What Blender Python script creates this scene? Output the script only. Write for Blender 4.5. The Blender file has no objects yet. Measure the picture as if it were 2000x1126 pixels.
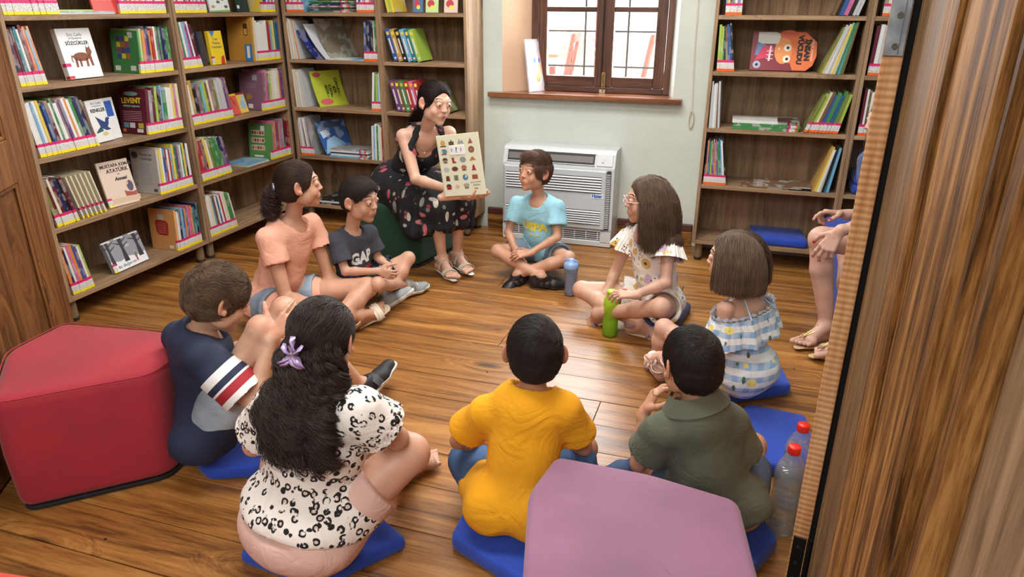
import bpy, bmesh, math, random
import numpy as np
from mathutils import Vector, Matrix
from mathutils.bvhtree import BVHTree
PI = math.pi
S = bpy.context.scene
C = S.collection
rnd = random.Random(11)

# ---------------------------------------------------------------- camera, world, sun, lamps, exposure
def setup_camera():
    cd = bpy.data.cameras.new('camera'); cam = bpy.data.objects.new('camera', cd); C.objects.link(cam)
    F, P, YAW, ROLL = 1389.0, math.radians(21.7), math.radians(17.8), math.radians(0.2)
    cd.sensor_fit = 'HORIZONTAL'; cd.sensor_width = 36.0; cd.lens = F / 2000 * 36.0
    cd.clip_start = 0.02; cd.clip_end = 200
    h = Vector((-math.sin(YAW), math.cos(YAW), 0)); r = Vector((math.cos(YAW), math.sin(YAW), 0)); u = Vector((0, 0, 1))
    fw = h * math.cos(P) - u * math.sin(P); up = h * math.sin(P) + u * math.cos(P)
    r2 = r * math.cos(ROLL) + up * math.sin(ROLL); up2 = -r * math.sin(ROLL) + up * math.cos(ROLL)
    m = Matrix((r2, up2, -fw)).transposed().to_4x4(); m.translation = (0, 0, 1.42)
    cam.matrix_world = m
    S.camera = cam
setup_camera()
S.view_settings.view_transform = 'Standard'; S.view_settings.look = 'None'
S.view_settings.gamma = 1; S.view_settings.use_curve_mapping = False
S.view_settings.exposure = 0.16
S.cycles.use_denoising = True
S.cycles.max_bounces = 7; S.cycles.diffuse_bounces = 4; S.cycles.glossy_bounces = 3
S.cycles.transmission_bounces = 6; S.cycles.transparent_max_bounces = 24
S.cycles.sample_clamp_indirect = 6.0; S.cycles.caustics_reflective = False; S.cycles.caustics_refractive = False
wd = bpy.data.worlds.new('sky'); S.world = wd; wd.use_nodes = True
nt = wd.node_tree; bg = nt.nodes['Background']
bg.inputs[0].default_value = (0.93, 0.96, 1.0, 1); bg.inputs[1].default_value = 3.6
def area(name, loc, rot, sx, sy, power, col=(1, 1, 1), spread=180):
    l = bpy.data.lights.new(name, 'AREA'); l.shape = 'RECTANGLE'; l.size = sx; l.size_y = sy; l.energy = power; l.color = col
    l.spread = math.radians(spread)
    o = bpy.data.objects.new(name, l); o.location = loc; o.rotation_euler = rot; C.objects.link(o); return o
area('ceiling_lamp', (-0.9, 2.9, 2.86), (0, 0, 0), 1.7, 0.7, 58, (1.0, 0.985, 0.95))
area('ceiling_lamp', (-1.0, 1.3, 2.86), (0, 0, 0), 1.7, 0.7, 42, (1.0, 0.985, 0.95))
area('fill_light', (-0.4, -1.4, 2.7), (math.radians(28), 0, 0), 2.2, 1.4, 95, (1.0, 0.985, 0.96))  # fill light added behind the camera to brighten the near side
area('window_daylight', (-0.92, 4.76, 1.75), (math.radians(-78), 0, 0), 0.9, 1.5, 85, (0.93, 0.97, 1.0))
sun = bpy.data.lights.new('sun', 'SUN'); sun.energy = 5.0; sun.angle = math.radians(1.5)
so = bpy.data.objects.new('sun', sun); so.rotation_euler = (math.radians(-14), math.radians(8), 0); C.objects.link(so)

# ---------------------------------------------------------------- materials
def lin(c):
    return tuple((x / 255 / 12.92) if x / 255 <= 0.04045 else ((x / 255 + 0.055) / 1.055) ** 2.4 for x in c[:3]) + (1,)
class N:
    """small helper round a node tree"""
    def __init__(s, name):
        s.m = bpy.data.materials.new(name); s.m.use_nodes = True; s.t = s.m.node_tree; s.t.nodes.clear()
        s.out = s.n('ShaderNodeOutputMaterial'); s.b = s.n('ShaderNodeBsdfPrincipled'); s.l(s.b.outputs[0], s.out.inputs[0])
    def n(s, typ, **kw):
        x = s.t.nodes.new(typ)
        for k, v in kw.items(): setattr(x, k, v)
        return x
    def l(s, a, b): s.t.links.new(a, b)
    def setp(s, **kw):
        for k, v in kw.items(): s.b.inputs[k.replace('_', ' ')].default_value = v
        return s
    def coords(s, scale=(1, 1, 1), kind='Object', rot=(0, 0, 0), loc=(0, 0, 0)):
        tc = s.n('ShaderNodeTexCoord'); mp = s.n('ShaderNodeMapping')
        mp.inputs['Scale'].default_value = scale; mp.inputs['Rotation'].default_value = rot; mp.inputs['Location'].default_value = loc
        s.l(tc.outputs[kind], mp.inputs[0]); return mp.outputs[0]
    def noise(s, vec, scale, detail=3, rough=0.5, dist=0.0):
        x = s.n('ShaderNodeTexNoise'); x.inputs['Scale'].default_value = scale; x.inputs['Detail'].default_value = detail
        x.inputs['Roughness'].default_value = rough; x.inputs['Distortion'].default_value = dist
        if vec is not None: s.l(vec, x.inputs['Vector'])
        return x.outputs['Fac']
    def ramp(s, fac, stops, interp='LINEAR'):
        r = s.n('ShaderNodeValToRGB'); r.color_ramp.interpolation = interp; e = r.color_ramp.elements
        while len(e) < len(stops): e.new(0.5)
        for k, (p, c) in enumerate(stops):
            e[k].position = p; e[k].color = c if len(c) == 4 else tuple(c) + (1,)
        s.l(fac, r.inputs[0]); return r.outputs[0]
    def mix(s, fac, a, b, mode='MIX'):
        x = s.n('ShaderNodeMix', data_type='RGBA', blend_type=mode)
        for sock, v in ((x.inputs[0], fac), (x.inputs[6], a), (x.inputs[7], b)):
            if isinstance(v, (int, float, tuple)): sock.default_value = v
            else: s.l(v, sock)
        return x.outputs[2]
    def math(s, op, a, b=None, c=None):
        x = s.n('ShaderNodeMath', operation=op)
        for i, v in enumerate((a, b, c)):
            if v is None: continue
            if isinstance(v, (int, float)): x.inputs[i].default_value = v
            else: s.l(v, x.inputs[i])
        return x.outputs[0]
    def color(s, c):
        if isinstance(c, tuple): s.b.inputs['Base Color'].default_value = c
        else: s.l(c, s.b.inputs['Base Color'])
        return s
    def bump(s, fac, strength=0.3, dist=0.002):
        b = s.n('ShaderNodeBump'); b.inputs['Strength'].default_value = strength; b.inputs['Distance'].default_value = dist
        s.l(fac, b.inputs['Height']); s.l(b.outputs[0], s.b.inputs['Normal']); return s
_mc = {}
def wrinkle(x, v, fine, amt=.018):
    n = x.noise(v, 9, 4, .55, 1.6); n2 = x.noise(v, fine, 2); h = x.math('ADD', x.math('MULTIPLY', n, amt / .0008), n2)
    return x.bump(h, .55, .0008)
def plain(c, rough=0.5, **kw):
    key = (c, rough, tuple(sorted(kw.items())))
    if key not in _mc:
        x = N('plain_paint'); x.color(lin(c)); x.setp(Roughness=rough, **kw); _mc[key] = x.m
    return _mc[key]
def fabric(c, var=0.12, bump=0.25, scale=900, rough=0.95, sheen=0.0):
    key = ('fab', c, var, bump, scale, sheen)
    if key not in _mc:
        x = N('woven_fabric'); v = x.coords(); n1 = x.noise(v, 5, 4); n2 = x.noise(v, scale, 2)
        a = lin(tuple(max(0, i * (1 - var)) for i in c)); b = lin(tuple(min(255, i * (1 + var * 0.6)) for i in c))
        x.color(x.ramp(n1, [(0.3, a), (0.7, b)])); x.setp(Roughness=rough); wrinkle(x, v, scale)
        if sheen: x.setp(**{'Sheen_Weight': sheen})
        _mc[key] = x.m
    return _mc[key]
def wood(name, axis, dark, mid, light, rough=0.5, gscale=1.0, knots=True, bump=0.15, rand=True, coat=0.0, knotcol=None, contrast=1.0):
    """grain runs along axis 0/1/2 of the object's own coordinates"""
    x = N(name)
    sc = [14.0 * gscale] * 3; sc[axis] = 0.9 * gscale
    tc = x.n('ShaderNodeTexCoord'); vec = tc.outputs['Object']
    oi = x.n('ShaderNodeObjectInfo')
    if rand:
        cb = x.n('ShaderNodeCombineXYZ')
        m1 = x.math('MULTIPLY', oi.outputs['Random'], 37.0); m2 = x.math('MULTIPLY', oi.outputs['Random'], 91.0)
        x.l(m1, cb.inputs[0]); x.l(m2, cb.inputs[1]); x.l(m1, cb.inputs[2])
        ad = x.n('ShaderNodeVectorMath', operation='ADD'); x.l(vec, ad.inputs[0]); x.l(cb.outputs[0], ad.inputs[1]); vec = ad.outputs[0]
    kn = None
    if knots:
        mpk = x.n('ShaderNodeMapping'); s2 = [4.2 * gscale] * 3; s2[axis] = 1.5 * gscale; mpk.inputs['Scale'].default_value = s2; x.l(vec, mpk.inputs[0])
        vo = x.n('ShaderNodeTexVoronoi'); vo.inputs['Scale'].default_value = 1.0; x.l(mpk.outputs[0], vo.inputs['Vector'])
        kn = vo.outputs['Distance']
    mp = x.n('ShaderNodeMapping'); mp.inputs['Scale'].default_value = sc; x.l(vec, mp.inputs[0])
    v = mp.outputs[0]
    if kn is not None:   # bend the grain round the knots
        f = x.ramp(kn, [(0.0, (1, 1, 1)), (0.30, (0, 0, 0))]); w = x.n('ShaderNodeVectorMath', operation='SCALE')
        x.l(f, w.inputs[0]); w.inputs['Scale'].default_value = 1.6
        ad2 = x.n('ShaderNodeVectorMath', operation='ADD'); x.l(v, ad2.inputs[0]); x.l(w.outputs[0], ad2.inputs[1]); v = ad2.outputs[0]
    n1 = x.noise(v, 1.2, 6, 0.62, 0.9); n2 = x.noise(v, 9.0, 3, 0.7, 0.3)
    g = x.math('MULTIPLY_ADD', n2, 0.35, x.math('MULTIPLY', n1, 0.75))
    k = 0.13 / contrast
    col = x.ramp(g, [(0.55 - k, dark), (0.55, mid), (0.55 + k, light)])
    if rand:
        hsv = x.n('ShaderNodeHueSaturation'); x.l(col, hsv.inputs['Color'])
        x.l(x.math('MULTIPLY_ADD', oi.outputs['Random'], 0.34, 0.84), hsv.inputs['Value']); col = hsv.outputs[0]
    if kn is not None:
        kc = knotcol or tuple(d * 0.3 for d in dark[:3]) + (1,)
        kf = x.ramp(kn, [(0.045, (1, 1, 1)), (0.11, (0, 0, 0))])
        col = x.mix(x.math('MULTIPLY', kf, 0.85), col, kc)
    x.color(col); x.setp(Roughness=rough)
    if rough > .58: x.setp(**{'Specular_IOR_Level': .12})
    if coat: x.setp(**{'Coat_Weight': coat, 'Coat_Roughness': 0.32})
    x.bump(g, bump, 0.003)
    return x.m
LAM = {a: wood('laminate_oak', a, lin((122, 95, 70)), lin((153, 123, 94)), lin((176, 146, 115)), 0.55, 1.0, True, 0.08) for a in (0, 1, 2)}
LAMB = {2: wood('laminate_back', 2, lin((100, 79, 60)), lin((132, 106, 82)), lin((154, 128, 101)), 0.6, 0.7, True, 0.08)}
PLANK = wood('varnished_pine', 0, lin((94, 56, 22)), lin((148, 97, 43)), lin((178, 126, 66)), 0.40, 0.9, True, 0.12, coat=0.28, knotcol=lin((52, 33, 20)))
DOORW = {a: wood('door_pine', a, lin((66, 42, 20)), lin((126, 84, 42)), lin((172, 124, 70)), 0.62, 1.9, False, 0.5, contrast=1.1) for a in (0, 1, 2)}
DOORL = wood('left_door_pine', 2, lin((76, 46, 24)), lin((118, 76, 42)), lin((142, 96, 56)), 0.4, 1.1, True, 0.2, coat=0.2)
WIN = {a: wood('window_wood', a, lin((62, 38, 30)), lin((88, 58, 46)), lin((108, 74, 58)), 0.35, 1.2, False, 0.1, rand=False) for a in (0, 2)}
SILL = wood('sill_wood', 0, lin((82, 46, 28)), lin((124, 74, 46)), lin((150, 96, 62)), 0.22, 1.0, False, 0.08, rand=False, coat=0.4)
WHITE = plain((236, 236, 232), 0.5)
def plaster_mat(c, name='plaster'):
    x = N(name); v = x.coords(); n = x.noise(v, 60, 5, 0.6); n2 = x.noise(v, 2.2, 4); n3 = x.noise(v, 9, 3)
    x.color(x.ramp(n2, [(0.35, lin(tuple(i * 0.95 for i in c))), (0.65, lin(c))])); x.setp(Roughness=0.9)
    h = x.math('ADD', x.math('MULTIPLY', n, 0.35), n3); x.bump(h, 0.55, 0.006); return x.m
PLASTER = plaster_mat((206, 214, 207))
PEACHWALL = plaster_mat((226, 190, 160), 'peach_plaster')
# ---------------------------------------------------------------- mesh helpers
def mk(name, verts, faces, mats, parent=None, smooth=False, mi=None, loc=None):
    me = bpy.data.meshes.new(name)
    verts = np.asarray(verts, dtype=np.float32)
    if isinstance(faces, np.ndarray) and faces.ndim == 2:
        nf, k = faces.shape
        me.vertices.add(len(verts)); me.vertices.foreach_set('co', verts.ravel())
        me.loops.add(nf * k); me.loops.foreach_set('vertex_index', faces.astype(np.int32).ravel())
        me.polygons.add(nf); me.polygons.foreach_set('loop_start', np.arange(0, nf * k, k, dtype=np.int32))
        me.update(calc_edges=True)
    else:
        me.from_pydata([tuple(map(float, v)) for v in verts], [], [tuple(int(i) for i in f) for f in faces])
    if not isinstance(mats, (list, tuple)): mats = [mats]
    for m in mats: me.materials.append(m)
    if mi is not None: me.polygons.foreach_set('material_index', np.asarray(mi, dtype=np.int32))
    if smooth: me.polygons.foreach_set('use_smooth', np.ones(len(me.polygons), dtype=bool))
    me.update()
    o = bpy.data.objects.new(name, me); C.objects.link(o)
    if parent is not None: o.parent = parent
    if loc is not None: o.location = loc
    return o
def tag(o, label=None, cat=None, group=None, kind=None):
    if label: o['label'] = label
    if cat: o['category'] = cat
    if group: o['group'] = group
    if kind: o['kind'] = kind
    return o
def empty(name, loc=(0, 0, 0), rz=0.0):
    o = bpy.data.objects.new(name, None); o.location = loc; o.rotation_euler = (0, 0, rz); o.empty_display_size = 0.1; C.objects.link(o); return o
class MB:
    """collects shapes into one mesh"""
    def __init__(s): s.v = []; s.f = []; s.mi = []
    def add(s, verts, faces, mi=0, M=None):
        b = len(s.v)
        for p in verts:
            p = Vector(p)
            s.v.append(tuple(M @ p) if M is not None else tuple(p))
        for f in faces: s.f.append(tuple(i + b for i in f)); s.mi.append(mi)
        return s
    def box(s, x0, x1, y0, y1, z0, z1, b=0.0, mi=0, M=None):
        if x1 < x0: x0, x1 = x1, x0
        if y1 < y0: y0, y1 = y1, y0
        if z1 < z0: z0, z1 = z1, z0
        b = min(b, (x1 - x0) * .49, (y1 - y0) * .49, (z1 - z0) * .49)
        if b <= 0:
            vs = [(x, y, z) for z in (z0, z1) for y in (y0, y1) for x in (x0, x1)]
            fs = [(0, 2, 3, 1), (4, 5, 7, 6), (0, 1, 5, 4), (2, 6, 7, 3), (0, 4, 6, 2), (1, 3, 7, 5)]
            return s.add(vs, fs, mi, M)
        # chamfered box: 24 verts
        vs = []; idx = {}
        X = (x0, x1); Y = (y0, y1); Z = (z0, z1)
        for i in (0, 1):
            for j in (0, 1):
                for k in (0, 1):
                    sx, sy, sz = (b if i == 0 else -b), (b if j == 0 else -b), (b if k == 0 else -b)
                    for a in (0, 1, 2):
                        p = [X[i] + sx, Y[j] + sy, Z[k] + sz]; p[a] = (X[i], Y[j], Z[k])[a]
                        idx[(i, j, k, a)] = len(vs); vs.append(tuple(p))
        fs = []
        for a in (0, 1, 2):
            o1, o2 = [(1, 2), (2, 0), (0, 1)][a]
            for side in (0, 1):
                q = []
                for (m, n_) in ((0, 0), (1, 0), (1, 1), (0, 1)):
                    c = [0, 0, 0]; c[a] = side; c[o1] = m; c[o2] = n_; q.append(idx[(c[0], c[1], c[2], a)])
                fs.append(tuple(q) if side else tuple(reversed(q)))
        for a in (0, 1, 2):       # edges running along axis a
            o1, o2 = [(1, 2), (2, 0), (0, 1)][a]
            for m in (0, 1):
                for n_ in (0, 1):
                    c0 = [0, 0, 0]; c0[o1] = m; c0[o2] = n_; c1 = list(c0); c1[a] = 1
                    q = (idx[(*c0, o1)], idx[(*c1, o1)], idx[(*c1, o2)], idx[(*c0, o2)])
                    fs.append(q if (m ^ n_) else tuple(reversed(q)))
        for i in (0, 1):
            for j in (0, 1):
                for k in (0, 1):
                    q = tuple(idx[(i, j, k, a)] for a in (0, 1, 2)); fs.append(q if (i + j + k) % 2 == 1 else tuple(reversed(q)))
        return s.add(vs, fs, mi, M)
    def lathe(s, prof, n=16, mi=0, M=None, cap=True):
        vs = []; fs = []
        for r, z in prof:
            for i in range(n): a = 2 * PI * i / n; vs.append((r * math.cos(a), r * math.sin(a), z))
        for k in range(len(prof) - 1):
            for i in range(n): j = (i + 1) % n; fs.append((k * n + i, k * n + j, (k + 1) * n + j, (k + 1) * n + i))
        if cap:
            fs.append(tuple(reversed(range(n)))); fs.append(tuple((len(prof) - 1) * n + i for i in range(n)))
        return s.add(vs, fs, mi, M)
    def tube(s, pts, r, n=8, mi=0, M=None, flat=1.0):
        pts = [Vector(p) for p in pts]; vs = []; fs = []; up = Vector((0.13, 0.21, 0.97)).normalized()
        rs = r if isinstance(r, (list, tuple)) else [r] * len(pts)
        for k, p in enumerate(pts):
            d = (pts[min(k + 1, len(pts) - 1)] - pts[max(k - 1, 0)]).normalized()
            a = d.cross(up)
            if a.length < 1e-3: a = d.cross(Vector((1, 0, 0)))
            a.normalize(); b = d.cross(a)
            for i in range(n): t = 2 * PI * i / n; vs.append(p + a * math.cos(t) * rs[k] + b * math.sin(t) * rs[k] * flat)
        for k in range(len(pts) - 1):
            for i in range(n): j = (i + 1) % n; fs.append((k * n + i, (k + 1) * n + i, (k + 1) * n + j, k * n + j))
        fs.append(tuple(range(n))); fs.append(tuple((len(pts) - 1) * n + n - 1 - i for i in range(n)))
        return s.add(vs, fs, mi, M)
    def prism(s, poly, z0, z1, mi=0, M=None):
        n = len(poly); vs = [(x, y, z0) for x, y in poly] + [(x, y, z1) for x, y in poly]
        ar = sum(poly[i][0] * poly[(i + 1) % n][1] - poly[(i + 1) % n][0] * poly[i][1] for i in range(n))
        fs = [tuple(reversed(range(n))), tuple(range(n, 2 * n))] + [(i, (i + 1) % n, n + (i + 1) % n, n + i) for i in range(n)]
        if ar < 0: fs = [tuple(reversed(f)) for f in fs]
        return s.add(vs, fs, mi, M)
    def build(s, name, mats, parent=None, smooth=False, loc=None):
        return mk(name, s.v, s.f, mats, parent, smooth, s.mi, loc)
def rounded(poly, r, seg=4):
    """polygon with rounded corners"""
    out = []; n = len(poly)
    for i in range(n):
        p = Vector(poly[i]).to_2d(); a = Vector(poly[i - 1]).to_2d(); b = Vector(poly[(i + 1) % n]).to_2d()
        rr = min(r, (a - p).length * .45, (b - p).length * .45)
        p0 = p + (a - p).normalized() * rr; p1 = p + (b - p).normalized() * rr
        for k in range(seg + 1):
            t = k / seg; q = p0 * (1 - t) ** 2 + p * 2 * t * (1 - t) + p1 * t * t; out.append((q.x, q.y))
    return out
def cushion_mesh(poly, z0, z1, r=0.02, seg=3, bulge=0.0):
    """solid with rounded top and bottom rims: stack of inset outlines"""
    n = len(poly); cx = sum(p[0] for p in poly) / n; cy = sum(p[1] for p in poly) / n
    ar = sum(poly[i][0] * poly[(i + 1) % n][1] - poly[(i + 1) % n][0] * poly[i][1] for i in range(n))
    if ar < 0: poly = poly[::-1]
    nor = []
    for i in range(n):
        a = Vector(poly[i - 1]); b = Vector(poly[(i + 1) % n]); d = (b - a).normalized(); nor.append(Vector((d.y, -d.x)))
    rings = []
    for k in range(seg + 1): t = k / seg * PI / 2; rings.append((r * (1 - math.sin(t)), z0 + r * (1 - math.cos(t))))
    rings.append((-bulge, (z0 + z1) / 2))
    for k in range(seg + 1): t = k / seg * PI / 2; rings.append((r * (1 - math.cos(t)), z1 - r * (1 - math.sin(t))))
    vs = []; fs = []
    for ins, z in rings:
        for i in range(n): vs.append((poly[i][0] - nor[i].x * ins, poly[i][1] - nor[i].y * ins, z))
    for k in range(len(rings) - 1):
        for i in range(n): j = (i + 1) % n; fs.append((k * n + i, k * n + j, (k + 1) * n + j, (k + 1) * n + i))
    for z, base, flip in ((z0, 0, True), (z1, (len(rings) - 1) * n, False)):
        c = len(vs); vs.append((cx, cy, z + (0.4 * bulge if not flip else 0)))
        for i in range(n):
            j = (i + 1) % n; fs.append((base + j, base + i, c) if flip else (base + i, base + j, c))
    return vs, fs
_curve = []
def text_mesh(name, txt, size, mat, parent, M, depth=0.0004, align='CENTER', squash=1.0, bold=0.0, shear=0.0):
    cu = bpy.data.curves.new(name, 'FONT'); cu.body = txt; cu.size = size; cu.align_x = align; cu.align_y = 'CENTER'; cu.extrude = depth
    cu.offset = bold; cu.resolution_u = 2; cu.shear = shear
    o = bpy.data.objects.new('tmp', cu); C.objects.link(o)
    me = bpy.data.meshes.new_from_object(o); bpy.data.objects.remove(o); bpy.data.curves.remove(cu)
    me.name = name; me.materials.clear(); me.materials.append(mat)
    me.transform(M @ Matrix.Diagonal((squash, 1, 1, 1)))
    q = bpy.data.objects.new(name, me); C.objects.link(q); q.parent = parent
    return q
def mat4(o, x, y, z):
    m = Matrix((Vector(x), Vector(y), Vector(z))).transposed().to_4x4(); m.translation = Vector(o); return m
# ---------------------------------------------------------------- the room
def struct(o): o['kind'] = 'structure'; return o
WBY = 4.455
def room():
    base = MB().box(-3.4, 1.7, -0.2, 4.9, -0.06, -0.022).build('floor', plain((40, 26, 16), 0.9)); struct(base)
    rr = random.Random(3); y = 0.0; k = 0; xmeshes = {}
    edges = [-0.17 + .17 * i for i in range(0, 7)] + [1.13, 1.30, 1.50, 1.70, 1.876, 2.049, 2.219, 2.386, 2.556, 2.72, 2.895, 3.06, 3.23, 3.40, 3.57, 3.74, 3.91, 4.08, 4.25, 4.46]
    edges = sorted(set(round(e, 3) for e in edges))
    for a, b in zip(edges[:-1], edges[1:]):
        x = -3.3 - rr.uniform(0, 1.2)
        while x < 1.6:
            L = rr.uniform(3.0, 5.0); x0 = max(x, -3.28); x1 = min(x + L, 1.6)
            if x1 - x0 > 0.15:
                g = rr.uniform(0.0018, 0.0042); dz = rr.uniform(-0.0015, 0.0)
                MB().box(0, x1 - x0 - 0.002, 0, b - a - g, -0.02, dz, 0.0012).build('plank', PLANK, base, loc=(x0, a, 0))
            x += L
    # a few cut marks and nail heads of the old boards
    m = MB()
    for px, py in ((-1.60, 1.19), (-1.35, 1.62), (-2.0, 1.33), (-0.9, 2.47), (0.32, 2.9), (0.25, 2.72), (-0.05, 3.3), (0.2, 2.0), (-1.5, 1.02)):
        m.lathe([(0.0045, 0.0), (0.0035, 0.0012)], 8, 0, Matrix.Translation((px, py, 0.0)))
    m.build('nail_heads', plain((60, 55, 50), 0.4, Metallic=0.8), base)['kind'] = 'stuff'
    # back wall round the window niche
    w = MB(); yb = 4.9
    w.prism([(-3.4, WBY), (-1.50, WBY), (-1.50, yb), (-3.4, yb)], 0, 2.9)
    w.prism([(-0.424, WBY), (1.7, WBY), (1.7, yb), (-0.46, yb), (-0.47, 4.62)], 0, 2.9)
    w.box(-1.50, -0.424, WBY, yb, 0, 0.88); w.box(-1.50, -0.424, WBY, yb, 2.25, 2.9)
    struct(w.build('wall_back', [PLASTER]))
    rv = MB().prism([(-1.50, WBY + .001), (-1.355, 4.62), (-1.355, 4.88), (-1.499, 4.88)], 0.88, 2.25)
    struct(rv.build('trim_1', PEACHWALL))
    struct(MB().box(-3.4, -3.235, -0.2, WBY, 0, 2.9).build('wall_left', PLASTER))
    struct(MB().box(1.42, 1.6, 0.6, WBY, 0, 2.9).build('wall_right', PLASTER))
    fr = MB().box(0.262, 1.45, 0.70, 1.29, 0, 2.9).box(-3.235, -1.95, 0.45, 0.62, 0, 2.9).box(-1.95, 0.262, 0.70, 1.1, 2.3, 2.9)
    struct(fr.build('wall_front', PLASTER))
    struct(MB().box(-3.3, 1.5, 0.45, 4.6, 2.9, 2.98).build('ceiling', plain((225, 222, 212), 0.9)))
    struct(MB().box(-3.0, -2.9, -3.2, .45, 0, 2.9).box(-3.0, 1.9, -3.3, -3.2, 0, 2.9).box(1.8, 1.9, -3.2, .7, 0, 2.9).build('wall_sky_block', plain((206, 204, 194), .9)))  # sides of an unseen box behind the camera, added to block the sky
    struct(MB().box(-3.0, 1.9, -3.3, .45, 2.9, 2.98).build('ceiling_sky_block', plain((225, 222, 212), .9)))  # lid of the added sky-blocking box
    struct(MB().box(-3.0, 1.9, -3.3, -.2, -.06, 0).build('floor_sky_block', plain((120, 104, 86), .7)))  # bottom of the same added box
    bb = MB().box(-1.60, -1.43, WBY - .018, WBY, 0.0, 0.10, .002).box(-0.71, -0.235, WBY - .018, WBY, 0.0, 0.10, .002)
    o = struct(bb.build('baseboard_back', DOORW[0]))
    cp = MB().box(-1.60, -1.43, WBY - .024, WBY, 0.10, 0.142, .004).box(-0.71, -0.235, WBY - .024, WBY, 0.10, 0.142, .004)
    cp.build('cap_strip', plain((84, 46, 42), 0.5), o)
room()

def window():
    y0 = 4.60
    wr = empty('window_1', (-0.91, y0, 0.905)); wr['kind'] = 'structure'
    X = lambda v: v + 0.91
    f = MB().box(X(-1.352), X(-1.31), 0, .06, 0, 1.3, .004).box(X(-.505), X(-.44), 0, .06, 0, 1.3, .004)
    f.build('window_frame', WIN[2], wr); MB().box(X(-1.31), X(-.505), 0, .06, 0, .034, .004).build('window_frame', WIN[0], wr)
    gl = N('window_glass'); mx = gl.n('ShaderNodeMixShader'); tr = gl.n('ShaderNodeBsdfTransparent'); go = gl.n('ShaderNodeBsdfGlossy')
    go.inputs['Roughness'].default_value = 0.02; mx.inputs[0].default_value = 0.06
    gl.l(tr.outputs[0], mx.inputs[1]); gl.l(go.outputs[0], mx.inputs[2]); gl.l(mx.outputs[0], gl.out.inputs[0])
    for k, (a, b, c, d) in enumerate(((-1.308, -.895, -1.252, -.940), (-.890, -.508, -.828, -.572))):
        s = MB()
        s.box(X(a), X(c), .004, .05, .036, 1.3, .004); s.box(X(d), X(b), .004, .05, .036, 1.3, .004)
        so_ = s.build('sash', WIN[2], wr)
        MB().box(X(c), X(d), .006, .048, .036, .098, .003).build('bottom_rail', WIN[0], so_)
        MB().box(X(c), X(d), .010, .044, .478, .508, .003).build('glazing_bar', WIN[0], so_)
        MB().box(X(c), X(d), .010, .044, .90, .93, .003).build('glazing_bar', WIN[0], so_)
        for z0, z1 in ((.098, .478), (.508, .90), (.93, 1.3)):
            MB().box(X(c), X(d), .026, .030, z0, z1).build('pane', gl.m, so_)
    # dark strip in the gap between the meeting stiles, and the brass bolt
    MB().box(X(-.8955), X(-.8895), -.002, .05, .036, 1.3).build('meeting_gap', plain((30, 20, 16), 0.6), wr)
    br = plain((176, 156, 110), 0.3, Metallic=0.9)
    b = MB().box(X(-.890), X(-.866), -.006, .004, .03, .125, .003).tube([(X(-.878), -.012, .01), (X(-.878), -.012, .115)], .0045, 8)
    b.box(X(-.884), X(-.872), -.016, -.004, .108, .125, .002).box(X(-.889), X(-.867), -.012, -.002, .03, .04, .001)
    b.lathe([(.004, 0), (.006, .006), (.006, .012), (.002, .016)], 8, 0, Matrix.Translation((X(-.878), -.014, .05)) @ Matrix.Rotation(PI / 2, 4, 'X'))
    b.build('bolt_latch', br, wr)
    MB().box(X(-.90), X(-.862), -.012, -.001, .0, .022, .002).build('latch_keeper', plain((205, 200, 188), .3, Metallic=.6), wr)
    s = MB(); poly = rounded([(-1.585, WBY - .055), (-.368, WBY - .055), (-.368, WBY - .0), (-.424, WBY), (-.47, 4.665), (-1.355, 4.665), (-1.50, WBY), (-1.585, WBY)], .012, 2)
    s.prism([(x + .91, y - y0) for x, y in poly], -.026, 0.0)
    s.build('window_sill', SILL, wr)
window()
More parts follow.
